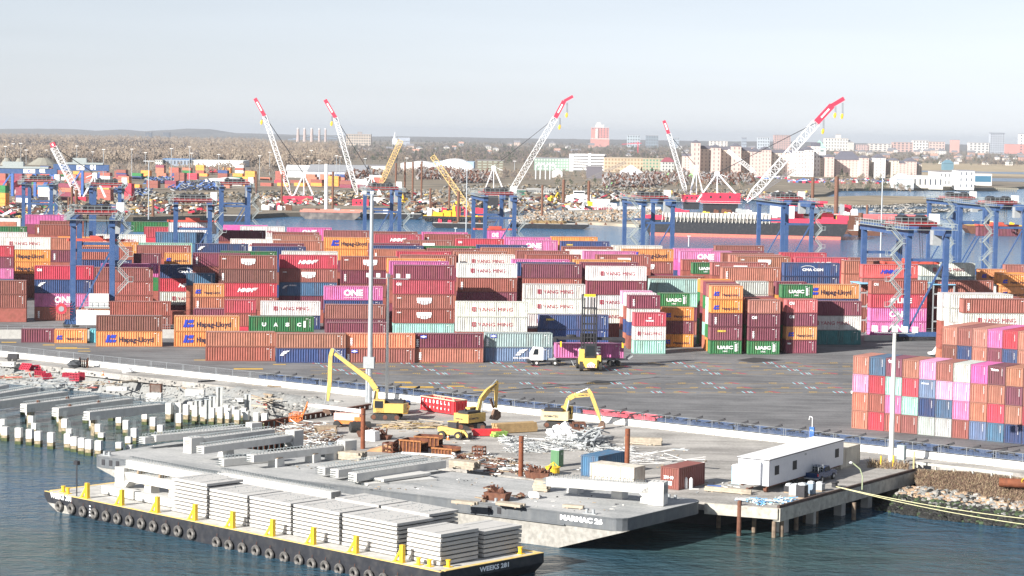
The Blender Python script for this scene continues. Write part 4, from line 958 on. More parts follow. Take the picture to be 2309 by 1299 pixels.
for px,yw in ((1666,1208),(1745,1212),(1762,1210),(1795,1195),(1815,1178),(1840,1180),(1620,1190),(1925,1172),(1700,1200)):
    p=at(px,yw,WZ); lb='rusty steel' if px==1666 else 'weathered timber'
    tp=(.55 if px in(1666,) else -.1 if px in (1762,1795,1815,1840) else -1.4)
    o=T('fender_pile',f'{lb} fender pile standing in water by the pier, {ORD(gp)} listed from {"left" if gp<5 else "right"}','pile',p,0,'fender piles along the pier'); gp+=1
    e=MB(); e.tube((0,0,-1),(0,0,tp-WZ),.27,.25,n=9); e.build('shaft',rust if px==1666 else pm('fender_wood',(.20,.15,.11),.9,var=.35,scale=2,dirt=((.07,.08,.05),.6)),o)
# rename labels in true order left to right
fp=sorted([o for o in bpy.data.objects if o.name.startswith('fender_pile')],key=lambda o:o.location.x/o.location.y)
for i,o in enumerate(fp): o['label']=('rusty steel' if abs(o.location.x/o.location.y-at(1666,1208,WZ).x/at(1666,1208,WZ).y)<.001 else 'weathered timber')+f' fender pile in the water by the pier, {ORD(i)} from left'
# ---------- barrier with fence
S0=pxs(-60,795); S1=pxs(2600,1089)
bprof=[(-.30,0),(.30,0),(.28,.10),(.12,.32),(.08,.86),(-.08,.86),(-.12,.32),(-.28,.10)]
bm_=MB(); bm_.xprism(bprof,.03,3.77); bmesh_=bm_.mesh('concrete_body',pm('barrier_concrete',(.72,.71,.67),.85,var=.06,dirt=((.45,.42,.36),.4),dscale=1.2)); bs=MB()
for x in (.8,2.9): bs.bx(x-.06,x+.06,-.31,-.24,.02,.1)
slotm=bs.mesh('drain_slot',darkm)
N=int((S1-S0)/3.8); bi=0
for i in range(N):
    p=BP(S0+i*3.8,-.35)
    o=T('jersey_barrier',f'white concrete road barrier under the mesh fence, {ORD(i) if i<40 else str(i+1)+"th"} from the left','barrier',p,BANG,'concrete barriers along the quay')
    for me in (bmesh_,slotm): q=bpy.data.objects.new(me.name,me); C.objects.link(q); q.parent=o
fen=T('mesh_fence','low galvanised fence running along the top of the concrete barriers','fence',BP(S0,-.35),BANG)
pm_=MB(); pm_.tube((0,.1,.3),(0,.1,1.95),.03,n=6); post_me=pm_.mesh('post',steel_g)
for i in range(N):
    for dx in (0.0,.32) if i%2==0 else (0.1,):
        q=bpy.data.objects.new('post',post_me); C.objects.link(q); q.parent=fen; q.location=(i*3.8+dx,0,0)
e=MB()
for z in (.98,1.93): e.tube((0,.1,z),(N*3.8,.1,z),.022,n=4)
e.build('rail',steel_g,fen)
e=MB()
for k in range(10): e.tube((0,.12,1.05+k*.09),(N*3.8,.12,1.05+k*.09),.0035,n=3)
x=0
while x<N*3.8: e.tube((x,.13,.98),(x,.13,1.93),.0035,n=3); x+=.2
e.build('wire_mesh',steel_g,fen)
# ---------- row of blue cassette chassis behind the fence
chb=pm('chassis_blue',(.03,.058,.13),.55,var=.15,dirt=((.15,.15,.16),.4)); chr_=pm('chassis_red',(.55,.09,.12),.55,var=.12)
def chassis(mat,label,p):
    o=T('bomb_cart_chassis',label,'chassis',p,BANG,'empty chassis parked behind the fence'); L=12.4
    e=MB(); e.bx(0,L,0,.35,.75,1.15); e.bx(0,L,2.2,2.55,.75,1.15)
    for i in range(9): e.bx(.2+i*1.5,.45+i*1.5,.35,2.2,.8,1.05)
    e.bx(0,L,-.05,0,1.1,1.3); e.bx(0,L,2.55,2.6,1.1,1.3); e.build('frame',mat,o)
    for i in range(4):
        x=.5+i*3.7; g=MB(); g.beam((x,1.3,1.3),(x+1.4,1.3,1.5),.2,.16); g.beam((x+1.4,1.3,1.5),(x+1.5,1.3,1.0),.16,.16); g.beam((x,0,1.25),(x,2.6,1.25),.2,.2); g.beam((x+.3,2.5,1.15),(x+1.7,2.5,1.75),.16,.3); g.build('guide_rail',darkm,o)
    for x in (9.6,10.9):
        for y in (.1,2.2): g=MB(); g.tube((x,y,.5),(x,y+.3,.5),.5,n=14); g.build('wheel',rubber,o)
    g=MB(); g.bx(.3,.5,.3,.5,0,.75); g.bx(.3,.5,2.1,2.3,0,.75); g.build('landing_leg',darkm,o)
    return o
s=pxs(562,866); k=0; cb=None; crd=None
while s<S1-6:
    p=BP(s,1.2); pr=proj_px=None
    isred=pxs(1290,942)<s<pxs(1425,958)
    lab=(f'pinkish red empty chassis behind the fence' if isred and crd is None else f'blue empty chassis behind the fence, {ORD(k)} from the left')
    if isred and crd is None: crd=chassis(chr_,lab,p)
    elif cb is None: cb=chassis(chb,lab,p)
    else: dup(cb,p,BANG,lab)
    k+=1; s+=12.8
# ================================================================ things on the quay
yk=pm('machine_yellow',(.62,.43,.12),.45,var=.08,dirt=((.22,.16,.10),.65),dscale=1.6)
rustd=pm('rust_dark',(.10,.035,.02),.85,var=.35,dirt=((.25,.09,.04),.6),dscale=1)
# ---------- excavators: local x forward, z up
def excavator(p,ang,label,boom,stick,bucket,house=(-2.6,1.9,2.9),cab=True,tw=.6,tl=4.2,bs=1.0,txt=True,grapple=False,house_ang=None,cw_white=False):
    o=T('excavator',label,'excavator',p,ang)
    ha=0 if house_ang is None else house_ang
    for y in (-1.15,1.15):
        e=MB(); prof=[(-tl/2+.45,0),(tl/2-.45,0),(tl/2,.35),(tl/2,.6),(tl/2-.4,.95),(-tl/2+.4,.95),(-tl/2,.6),(-tl/2,.35)]
        e.vprism(prof,y-tw/2,y+tw/2); t=e.build('track',rubber,o); t.rotation_euler=(0,0,-ha)
        e=MB(); 
        for x in (-tl/2+.45,0,tl/2-.45): e.tube((x,y-tw/2-.03,.48),(x,y+tw/2+.03,.48),.33,n=10)
        t=e.build('track_roller',rust,o); t.rotation_euler=(0,0,-ha)
    e=MB(); e.tube((0,0,.7),(0,0,1.15),.9,n=12); e.bx(-1,1,-1,1,.4,.8); e.build('undercarriage',darkm,o)
    x0,hw,zt=house; e=MB(); e.prism([(x0,-hw/2*.7),(x0,hw/2*.7),(x0+.4,hw*.72),(1.3,hw*.72),(1.3,-hw*.72),(x0+.4,-hw*.72)],1.15,zt-.55); e.build('house',yk if not cw_white else pm('cream_paint',(.62,.52,.30),.5,var=.08,dirt=((.3,.25,.18),.3)),o)
    e=MB(); e.bx(x0+.5,.5,-hw*.6,hw*.35,zt-.55,zt-.2); e.bx(x0+.9,x0+1.2,-.3,-.1,zt-.2,zt+.1); e.build('engine_cover',darkm,o)
    if txt:
        add_text(o,'KOMATSU',(x0+.6,-hw*.72-.02,1.55),1.9,txt_k,0,.03); 
        q=add_text(o,'KOMATSU',(x0-.03,hw*.33,1.55),1.3,txt_k,0,.03,rz=-math.pi/2)
    e=MB(); e.bx(.1,1.7,hw*.28,hw*.72,1.15,2.95); c=e.build('cab',yk,o)
    g=MB(); g.bx(1.68,1.73,hw*.3,hw*.70,1.8,2.8); g.bx(.3,1.5,hw*.71,hw*.735,1.8,2.8); g.bx(.3,1.5,hw*.265,hw*.29,1.9,2.8); g.build('window',glass,c)
    def limb(pts,ws,name,th=.38):
        e=MB()
        for (a,b),(w0,w1) in zip(zip(pts,pts[1:]),zip(ws,ws[1:])):
            A=Vector((a[0],0,a[1]));B=Vector((b[0],0,b[1])); d=(B-A).normalized(); n=Vector((-d.z,0,d.x)); vs=[]
            for P_,w_ in ((A,w0),(B,w1)):
                for sy in (-th/2,th/2):
                    for sn in (-1,1): vs.append(P_+n*(sn*w_/2)+Vector((0,sy,0)))
            e.add(vs,[(0,1,3,2),(4,6,7,5),(0,4,5,1),(2,3,7,6),(0,2,6,4),(1,5,7,3)])
        return e.build(name,yk,o)
    bw=[.55*bs]+[.8*bs]*(len(boom)-2)+[.45*bs]
    b_=limb(boom,bw,'boom'); limb(stick,[.5*bs]*(1)+[.6*bs]*(len(stick)-2)+[.32*bs],'stick',.3)
    if txt:
        a,b=boom[-2],boom[-1]; ta=math.atan2(b[1]-a[1],b[0]-a[0]); q=add_text(o,'KOMATSU',(a[0]+.6*math.cos(ta),-.21,a[1]+.6*math.sin(ta)-.12),1.6*bs,txt_k,0,.03); q.rotation_euler=(0,-ta,0)
    e=MB()
    m1=boom[1]; e.tube((boom[0][0]+.5,-.35,boom[0][1]-.3),(m1[0]+.1,-.3,m1[1]-.2),.11,n=6); e.tube((boom[0][0]+.5,.35,boom[0][1]-.3),(m1[0]+.1,.3,m1[1]-.2),.11,n=6)
    e.tube((m1[0]+.3,0,m1[1]+.5*bs),(stick[0][0],0,stick[0][1]+.1),.11,n=6); e.tube((stick[0][0]+.1,0,stick[0][1]-.3),(bucket[0]+.3,0,bucket[1]+.5),.08,n=6); e.build('cylinder',steel_g,o)
    e=MB(); bx_,bz=bucket
    if grapple:
        for a in range(3): e.beam((bx_,-.3+.3*a,bz+.4),(bx_+.1,-.3+.3*a,bz-.8),.18,.35)
        e.beam((bx_-.3,.1,bz+.6),(bx_-1.0,.1,bz+1.9),.2,.3)
    prof=[(bx_-.1,bz+.25),(bx_+.45,bz+.1),(bx_+.55,bz-.7),(bx_-.15,bz-1.1),(bx_-.75,bz-.9),(bx_-.35,bz-.4)]
    e.vprism(prof,-.55,.55); e.build('bucket',pm('bucket_steel',(.16,.10,.07),.7,.2,var=.3),o)
    return o
excavator(at(872,946,0),R(180)-R(6),'yellow long reach excavator with its slim boom folded high over the gravel bank',[(1.6,2.0),(1.6,4.3),(2.5,5.6),(7.6,9.2)],[(7.9,9.9),(8.2,8.8),(8.3,4.5),(8.5,2.4)],(8.6,1.6),house=(-3.0,2.2,3.0),bs=.95)
excavator(at(1064,968,0),R(48),'yellow excavator with raised arm beside the red roll-off bin, grapple thumb on its bucket',[(.8,1.6),(1.8,4.0),(3.0,5.0),(4.6,5.9)],[(4.9,6.4),(4.9,5.6),(4.8,2.6)],(4.8,2.0),grapple=True,bs=.9,house_ang=R(48),tl=3.9)
excavator(at(1262,964,0),R(-8),'pale yellow excavator reaching right over the heap of tangled rebar',[(.3,1.7),(1.2,4.1),(2.0,4.6),(4.1,4.7)],[(3.9,5.5),(4.3,4.9),(5.2,2.6),(5.7,1.2)],(5.8,.9),bs=.85,cw_white=True,tl=4.2)
# ---------- telehandler
def telehandler(p,ang):
    o=T('telehandler','small yellow telehandler with cab, parked behind the traffic cone','telehandler',p,ang); e=MB(); e.bx(-1.7,1.5,-.75,.75,.6,1.15); e.bx(-1.9,-.7,-.6,.6,1.0,1.55); e.build('body',yk,o)
    e=MB(); e.bx(-.6,.6,-.15,.75,1.15,2.25); c=e.build('cab',darkm,o); e=MB(); e.bx(-.68,.68,-.22,.8,2.25,2.33); e.build('cab_roof',yk,o)
    e=MB(); e.beam((-1.5,-.45,1.5),(1.9,-.45,1.05),.32,.34); e.beam((1.9,-.45,1.05),(2.4,-.45,.4),.3,.3); e.build('boom',yk,o)
    for x in (-1.2,1.15):
        for y in (-.95,.95):
            w_=MB(); w_.tube((x,y-.2,.55),(x,y+.2,.55),.55,n=14); t=w_.build('wheel',rubber,o); w_=MB(); w_.tube((x,y-.22,.55),(x,y+.22,.55),.27,n=10); w_.build('rim',yk,t)
    e=MB(); e.bx(2.4,2.5,-.7,.7,.1,.9); e.bx(2.5,3.3,-.5,-.35,.1,.16); e.bx(2.5,3.3,.35,.5,.1,.16); e.build('fork_carriage',darkm,o)
telehandler(at(1020,989,0),R(-18))
# ---------- boom lift
def boom_lift(p,ang):
    o=T('boom_lift','orange telescopic boom lift with pale boom and lattice work basket, beside the long reach excavator','boom lift',p,ang); pk=pm('pale_pink_paint',(.80,.52,.44),.5,var=.06)
    e=MB(); e.bx(-1.6,1.6,-1.0,1.0,.5,.95); e.build('chassis',orange_p,o)
    for x in (-1.25,1.25):
        for y in (-1.05,1.05): w_=MB(); w_.tube((x,y-.2,.48),(x,y+.2,.48),.48,n=12); w_.build('wheel',rubber,o)
    e=MB(); e.prism([(-1.9,-1.0),(1.4,-1.0),(1.8,-.5),(1.8,.5),(1.4,1.0),(-1.9,1.0),(-2.3,0)],1.0,1.9); e.build('turret',pk,o)
    e=MB(); e.bx(-2.3,-1.2,-1.05,1.05,.95,1.5); e.build('counterweight',orange_p,o)
    e=MB(); e.beam((-2.0,0,2.2),(4.6,0,2.75),.42,.5); e.beam((-1,0,2.2),(5.6,0,2.85),.3,.36); e.build('boom',pm('pale_boom',(.82,.72,.68),.5,var=.04),o)
    e=MB(); e.beam((5.6,0,2.9),(6.5,0,1.1),.16,.24); e.beam((5.6,.2,3.3),(6.3,.2,1.3),.1,.14); e.build('jib',orange_p,o)
    e=MB(); 
    for z in (.6,1.1,1.65):
        for a,b in (((6.6,-1),(8,-1)),((8,-1),(8,1)),((8,1),(6.6,1)),((6.6,1),(6.6,-1))): e.tube((*a,z),(*b,z),.045,n=5)
    for x in (6.6,7.3,8):
        for y in (-1,0,1): e.tube((x,y,.6),(x,y,1.65),.045,n=5)
    e.bx(6.6,8,-1,1,.52,.6); e.build('basket',orange_p,o)
    e=MB(); e.blob((-.6,-1.6,.45),(.9,.6,.5)); e.build('red_cover',red_p,o)
boom_lift(at(783,962,0),R(172))
# ---------- red roll-off bin
def rolloff(p,ang):
    o=T('rolloff_bin','big red ribbed roll-off bin with white lettering, filled to its rim','skip',p,ang); L=7.6; e=MB(); e.bx(0,L,0,2.4,.2,.3); e.bx(0,L,0,.08,.3,2.1); e.bx(0,L,2.32,2.4,.3,2.1); e.bx(0,.08,.08,2.32,.3,2.1); e.bx(L-.08,L,.08,2.32,.3,2.1); e.build('shell',red_p,o)
    e=MB()
    for i in range(10): e.bx(.02+i*(L-.14)/9,.14+i*(L-.14)/9,-.1,0,.25,2.05)
    for i in range(4): e.bx(L,L+.1,.1+i*.7,.2+i*.7,.25,2.0)
    e.bx(-.05,L+.05,-.12,-.02,.15,.28); e.build('ribs',red_p,o)
    e=MB(); e.bx(-.06,L+.06,-.08,.1,2.05,2.18); e.bx(-.06,L+.06,2.3,2.45,2.05,2.18); e.bx(L-.1,L+.06,.1,2.3,2.05,2.18); e.bx(-.06,.1,.1,2.3,2.05,2.18); e.build('rim',pm('worn_rim',(.6,.45,.32),.6,var=.1),o)
    e=MB(); e.bx(.1,L-.1,.1,2.3,.4,1.75)
    for i in range(14): a=rb.uniform(0,3); c=Vector((rb.uniform(1,L-1),rb.uniform(.5,1.9),1.9)); e.beam(c,c+Vector((math.cos(a)*.8,math.sin(a)*.3,.15)),.1,.15)
    e.build('rubble',palew,o)
    for i,ch in enumerate('CARDELLA'):
        add_text(o,ch,(.35+i*.845,-.13,1.35),.36,txt_w,0,.05,.5); add_text(o,'WASTE CO'[i] if 'WASTE CO'[i]!=' ' else '-',(.4+i*.845,-.13,.6),.24,txt_w,0,.03,.28)
a_=at(949,925,0); b_=at(1042,940,0); rolloff(a_,math.atan2(b_.y-a_.y,b_.x-a_.x))
# ---------- three containers on the quay
def quay_cont(px,py,z0,L,tok,label,lone=True,mirror=False,txt=None):
    """near bottom corner pixel; lone: long side runs along the pier direction (dark side)"""
    p=at(px,py,0); dl=math.atan2(d2.y,d2.x)
    col=COL[tok]; o=T('storage_container',label,'container',p,dl)
    ms=cont_parts(L,2.59)
    for i,me in enumerate(ms[:3]):
        q=bpy.data.objects.new(me.name,me); C.objects.link(q); q.parent=o; k=(1,.8,1)[i]; q.color=(col[0]*k,col[1]*k,col[2]*k,1)
        if not lone: q.rotation_euler=(0,0,math.pi/2)
    return o
c1=quay_cont(1348,1078,0,6.06,'B','mid blue storage container left of the beige one')
c3=quay_cont(1530,1106,0,6.06,'n','rust red storage container right of the beige one, stickers on its end')
e=MB(); e.vprism([(.0,0),(.5,0),(.5,.45),(0,.45)],-.02,0); q=e.build('notice',txt_w,c3); q.rotation_euler=(0,0,math.pi/2+math.pi); q.location=(-.02,1.4,.5)
q=add_text(c3,'2M 40',(-.04,2.0,1.2),1.3,txt_w,0,.03,rz=-math.pi/2)
COL['e']=(.62,.58,.49)
o=quay_cont(1454,1099,0,6.06,'e','beige storage container with dark lettering, between the blue and the rust red one',lone=False)
q=add_text(o,'SEA BOX RENTALS',(-.05,5.2,2.05),4.2,txt_k,0,.02,.3,rz=-math.pi/2)
e=MB(); 
for i in range(4): e.vprism([(i*.25,0),(i*.25+.14,0),(i*.25+.14,.6),(i*.25,.6)],-.02,0)
q=e.build('marking',txt_k,o); q.rotation_euler=(0,0,-math.pi/2); q.location=(-.05,1.6,1.0)
timber_stack(at(1440,1050,0)+Vector((0,0,2.62)),MANG,4,3,1,'loose boards lying on top of the beige container',palew,.12)
timber_stack(at(1555,1058,0)+Vector((-1.5,-2.5,2.62)),MANG+.2,2.2,4,1,'folded grey tarp on the rust red container roof',grey_p,.12,'tarp')
# ---------- site office trailer
def trailer():
    A=at(1733,1097,.85); B=at(1901,1047,.85); L=(B-A).length; a=math.atan2(B.y-A.y,B.x-A.x); o=T('office_trailer','long white site office trailer with dark windows and an air conditioner on its end','trailer',(A.x,A.y,0),a); W_=3.9; wt=pm('trailer_white',(.62,.63,.66),.5,var=.04)
    e=MB(); e.bx(0,L,0,W_,.85,3.85); e.build('body',wt,o)
    e=MB(); e.vprism([(-.1,3.86),(L+.1,3.86),(L+.1,3.98),(-.1,3.98)],-.12,W_+.12); e.build('roof',pm('roof_white',(.80,.80,.80),.5,var=.04,dirt=((.55,.53,.5),.3)),o)
    e=MB(); e.bx(-.12,L+.12,-.14,-.12,3.84,3.92); e.bx(-.14,-.12,-.12,W_+.12,3.84,3.92); e.bx(.02,.07,-.02,0,.85,3.85); e.build('roof_trim',darkm,o)
    for x in (1.6,6.6,L-2.6):
        w_=MB(); w_.bx(x,x+1.15,-.03,0,2.0,3.0); f=w_.build('window',glass,o); w_=MB(); w_.bx(x+.55,x+.6,-.05,-.03,2.0,3.0); w_.bx(x-.05,x+1.2,-.04,-.03,1.95,2.0); w_.build('frame',darkm,f)
    e=MB(); e.bx(10,10.5,-.03,0,3.3,3.55); e.build('vent',grey_p,o)
    e=MB(); e.bx(-.45,0,.9,1.9,1.0,3.6); f=e.build('air_conditioner',wt,o); e=MB(); e.bx(-.48,-.45,1.0,1.8,1.3,2.2); e.build('grille',grey_p,f)
    for x in (6,7.2,8.4):
        for y in (.2,W_-.5): w_=MB(); w_.tube((x,y,.4),(x,y+.3,.4),.4,n=12); w_.build('wheel',rubber,o)
    e=MB(); e.bx(.3,L-.3,.3,.5,.6,.85); e.bx(.3,L-.3,W_-.5,W_-.3,.6,.85); e.beam((0,W_/2,.6),(-1.8,W_/2,.5),.15,.15); e.tube((.8,.5,.35),(.8,.9,.35),.33,n=10); e.tube((-1.2,1.9,.35),(-1.2,2.2,.35),.33,n=10); e.build('frame',rust,o)
    return A,B,a,L
tA,tB,ta,tL=trailer()
# tan container beyond the trailer
c=quay_cont(1903,1050,0,6.06,'e','tan container mostly hidden at the far end of the trailer',lone=True); c.location=Vector((tA.x,tA.y,0))+Vector((math.cos(ta),math.sin(ta),0))*(tL+.8)+Vector((-math.sin(ta),math.cos(ta),0))*.6; c.rotation_euler=(0,0,ta)
# portable toilet left of trailer and the green one
def toilet(p,ang,mat,label):
    o=T('portable_toilet',label,'toilet',p,ang); e=MB(); e.box((0,0,1.05),(1.15,1.15,2.1)); e.build('body',mat,o); e=MB(); e.box((0,0,2.18),(1.2,1.2,.16),taper=.8); e.build('roof',white_p,o); e=MB(); e.bx(-.4,.4,-.6,-.575,.1,1.95); e.bx(-.6,-.575,-.4,.4,.1,1.95); e.build('door',mat,o)
    q=add_text(o,'US',(-.2,-.63,1.5),.4,txt_w); 
toilet(at(1664,1090,0),ta,pm('toilet_blue',(.35,.55,.68),.5,var=.05),'pale blue portable toilet at the left end of the trailer')
toilet(at(1256,1052,0),ta,pm('toilet_green',(.09,.20,.10),.5,var=.05),'green and white portable toilet by the yellow drum')
# ---------- pickup
def pickup(p,ang):
    o=T('pickup_truck','dark blue pickup truck with a rack behind its cab, parked along the trailer','pickup truck',p,ang); mt=pm('car_blue',(.02,.05,.14),.25,.3,var=.05); 
    e=MB(); e.vprism([(-2.7,.55),(2.65,.55),(2.7,.95),(2.45,1.12),(1.3,1.18),(-.75,1.12),(-2.7,1.12)],-.92,.92); e.build('body',mt,o)
    e=MB(); e.vprism([(-.8,1.12),(-.65,1.78),(.65,1.8),(1.35,1.16)],-.8,.8); c_=e.build('cabin',mt,o)
    g=MB(); g.vprism([(-.62,1.22),(-.52,1.7),(.58,1.72),(1.08,1.22)],-.82,-.8); g.vprism([(-.62,1.22),(-.52,1.7),(.58,1.72),(1.08,1.22)],.8,.82); g.add([(.72,-.72,1.76),(1.3,-.76,1.2),(1.3,.76,1.2),(.72,.72,1.76)],[(0,1,2,3)]); g.add([(-.83,-.7,1.2),(-.83,.7,1.2),(-.7,.65,1.72),(-.7,-.65,1.72)],[(0,3,2,1)]); g.build('window',glass,c_)
    e=MB(); e.bx(-2.6,-.85,-.8,.8,1.122,1.14); e.build('bed_floor',darkm,o)
    e=MB(); e.bx(-2.72,-2.6,-.9,.9,.6,1.2); e.bx(-2.6,-.85,-.92,-.82,1.12,1.25); e.bx(-2.6,-.85,.82,.92,1.12,1.25); e.build('bed_side',mt,o)
    e=MB()
    for y in (-.7,-.35,0,.35,.7): e.tube((-.95,y,1.15),(-.95,y,2.0),.03,n=5)
    for z in (1.45,1.75,2.0): e.tube((-.95,-.75,z),(-.95,.75,z),.03,n=5)
    for y in (-.8,.8): e.tube((-2.5,y,1.2),(-2.5,y,1.9),.03,n=5); e.tube((-2.5,y,1.9),(-.95,y,2.0),.03,n=5)
    e.build('rack',steel_g,o)
    for x in (-1.7,1.75):
        for y in (-.85,.85): w_=MB(); w_.tube((x,y-.13,.4),(x,y+.13,.4),.4,n=14); t=w_.build('wheel',rubber,o); w_=MB(); w_.tube((x,y-.15,.4),(x,y+.15,.4),.2,n=10); w_.build('rim',steel_g,t)
    for y in (-.84,.84): w_=MB(); w_.bx(-2.75,-2.7,y-.08,y+.08,.85,1.15); w_.build('tail_light',red_p,o); w_=MB(); w_.bx(2.64,2.72,y-.12,y+.05,.8,.98); w_.build('headlight',white_p,o)
    e=MB(); e.bx(-2.85,-2.7,-.9,.9,.45,.62); e.bx(2.65,2.8,-.9,.9,.45,.62); e.build('bumper',steel_g,o)
pickup(at(1850,1083,0),ta)
def car(p,ang,label,mat,cat='car',van=False):
    o=T('parked_car',label,cat,p,ang); e=MB(); e.vprism([(-2.2,.35),(2.2,.35),(2.25,.75),(1.2,.92),(-2.2,.92)],-.85,.85); e.build('body',mat,o); e=MB(); e.vprism([(-2.1,.92),(-1.8,1.5 if not van else 2.0),(.4,1.5 if not van else 2.0),(1.3,.92)],-.75,.75); c_=e.build('cabin',mat,o); g=MB(); g.vprism([(-1.7,1.0),(-1.5,1.42),(.3,1.42),(.95,1.0)],-.77,.77); g.build('window',glass,c_)
    for x in (-1.35,1.35):
        for y in (-.8,.8): w_=MB(); w_.tube((x,y-.1,.32),(x,y+.1,.32),.32,n=12); w_.build('wheel',rubber,o)
car(at(1925,893,0)+Vector((2.0,.5,0)),R(200),'white car half hidden behind the near right container block',white_p)
car(at(2120,803,0),R(200),'white van nosing out at the left of the rear right container block',white_p,'van',True)
# ---------- light poles
def floods(px,pb,pt,label,nl=5,r=.22,span=5.2,box=False,lw=.62):
    p=at(px,pb,0); s=F_PX/p.y; hh=(pb-pt)/s; o=T('light_pole',label,'light pole',p,R(-10)); e=MB(); e.tube((0,0,0),(0,0,hh),r,r*.6,n=12); e.build('pole',pm('pole_paint',(.62,.62,.58),.5,var=.06) if not box else steel_g,o)
    e=MB(); e.tube((-span/2,0,hh),(span/2,0,hh),.05,n=5); e.build('crossbar',steel_g,o)
    for i in range(nl):
        x=-span/2+span*i/(nl-1); f=MB(); f.beam((x,-.05,hh+.15),(x,-.05,hh+.15+lw),lw,.25); f.tube((x,0,hh),(x,0,hh+.2),.04,n=4); f.build('floodlight',pm('lamp_grey',(.60,.61,.58),.4,var=.04),o)
    if box: e=MB(); e.bx(-.9,.75,-.55,.2,5.2,6.9); e.build('control_box',grey_p,o); e=MB(); e.bx(-.55,-.3,-.4,-.3,0,5.2); e.build('conduit',steel_g,o)
    return o
floods(2009,1045,748,'white flood light pole in front of the near right container block',5,.36,5.0,lw=.75)
floods(872,903,626,'slimmer white flood light pole right of the tall grey mast',5,.26,6.2)
floods(833,907,438,'tallest grey light mast with a control box, left of the slim pole',3,.42,2.2,box=True,lw=.5)
e=MB(); e.tube((0,0,0),(0,0,1.1),.5,n=12); 
# ---------- clutter on the quay
junk('scrap_heap','long heap of tangled pale rebar and scrap on the quay','scrap',[(1230,1004,70,9),(1310,1008,60,11),(1290,996,60,6),(1200,1015,60,6),(1380,1020,50,8),(1160,998,30,4)],[pm('rebar_pale',(.42,.44,.44),.6,var=.2),pm('scrap_white',(.68,.68,.66),.6,var=.1),grey_p],1150,5,(.4,1.9),.75,(.025,.08))
junk('scrap_heap','bundled grey steel channels fanning out at the right of the heap','scrap',[(1330,1000,22,14,1.1)],[pm('rebar_pale',(.42,.44,.44),.6),grey_p],70,6,(3,5),1.3,(.12,.22))
junk('scrap_heap','spread of pale pipes and rods between boom lift and girders','scrap',[(690,975,60,12),(640,985,50,10),(730,1000,40,8)],[pm('rebar_pale',(.42,.44,.44),.6),pm('scrap_white',(.68,.68,.66),.6),rust,wood],620,8,(.4,2.4),.9,(.03,.10))
junk('scrap_heap','litter of hoses, frames and bags behind the middle rusty pile','scrap',[(1100,1045,70,9),(1150,1062,50,8),(1210,1070,30,6),(1060,1035,40,5)],[pm('scrap_white',(.68,.68,.66),.6),grey_p,rust,rustd,wood],260,9,(.3,1.6),.6,(.05,.2))
junk('ground_litter','scattered rubble and sticks over the quay pavement','litter',[(1450,1040,150,20),(1300,1040,200,20),(950,990,120,25),(1620,1100,60,12),(1000,1030,120,8)],[wood,palew,grey_p,pm('scrap_white',(.68,.68,.66),.6)],230,10,(.15,1.0),.06,(.03,.1))
junk('pallet_frames','low wooden formwork frames along the thin kerb','formwork',[(930,962,55,6,.2)],[palew,wood,pm('mustard_wood',(.5,.36,.15),.8)],90,12,(1.5,4),.5,(.05,.12))
junk('scaffold_rails','thin pale guard rails standing by the beige container','railing',[(1470,1040,70,8,.1)],[white_p],22,13,(4,9),.9,(.03,.05))
wbag=MB(); r_=random.Random(5)
for x,y,s_ in ((1236,975,.9),(1250,968,1.0),(1268,962,1.1),(1262,978,.9),(1280,980,.8),(1244,985,.8),(1290,985,.7),(1275,972,1.0)):
    s_*=.68; p=at(x+6,y+9,0); p.z=s_*.8; wbag.blob(p,(s_*1.1,s_,s_),rnd=r_)
tag(wbag.build('bag_heap',pm('bag_white',(.78,.78,.77),.7,var=.08)),'heap of white plastic wrapped bundles before the pale yellow excavator','bags',kind='stuff')
timber_stack(at(1160,975,0),R(28),6.5,5,4,'large neat stack of brown timber beams between two excavators',pm('brown_timber',(.40,.27,.13),.8,var=.15,scale=2),.3)
timber_stack(at(1125,985,0),R(35),2.2,3,2,'green and yellow sheet bundle at the left end of the brown timber stack',pm('tarp_green',(.30,.48,.10),.6,var=.5,scale=2),.3,'tarp')
timber_stack(at(1097,983,0),R(12),3.8,3,2,'flat red steel tray on the quay by the telehandler',red_p,.4,'tray')
timber_stack(at(1450,1003,0),R(-8),5,4,3,'whitish timber bundle right of the rebar heap',palew,.28)
timber_stack(at(735,978,0),R(5),3.0,6,3,'brown timber crate carrying a bagged pallet',wood,.3)
timber_stack(at(1190,1020,0)+Vector((-9,-6,0)),R(-20),16,3,1,'long white pipes laid across the quay behind the middle rusty pile',white_p,.18,'pipes')
timber_stack(at(1640,1112,0),R(-25),6,2,2,'grey timber fender beams lying before the rust red container',palew,.25)
timber_stack(at(1610,1100,0),R(-10),1.6,6,1,'blue pallet beside the rust red container',blue_p,.15,'pallet')
for i,(px,py) in enumerate(((1546,1102),(1558,1103))):
    o=T('gas_cylinder',f'white gas cylinder standing before the rust red container, {("left","right")[i]} one','gas cylinder',at(px,py,0),0,'gas cylinders'); e=MB(); e.tube((0,0,0),(0,0,1.15),.22,n=10); e.tube((0,0,1.15),(0,0,1.35),.22,.08,n=10); e.build('bottle',white_p,o)
def frame_box(p,ang,sx,sy,sz,mat,label,cat='frame',name='steel_frame'):
    o=T(name,label,cat,p,ang); e=MB()
    for x in (-sx/2,0,sx/2):
        for y in (-sy/2,sy/2): e.beam((x,y,0),(x,y,sz),.12,.12)
    for z in (.1,sz*.5,sz):
        for y in (-sy/2,sy/2): e.beam((-sx/2,y,z),(sx/2,y,z),.12,.16)
        for x in (-sx/2,sx/2): e.beam((x,-sy/2,z),(x,sy/2,z),.12,.16)
    e.build('frame',mat,o); return o
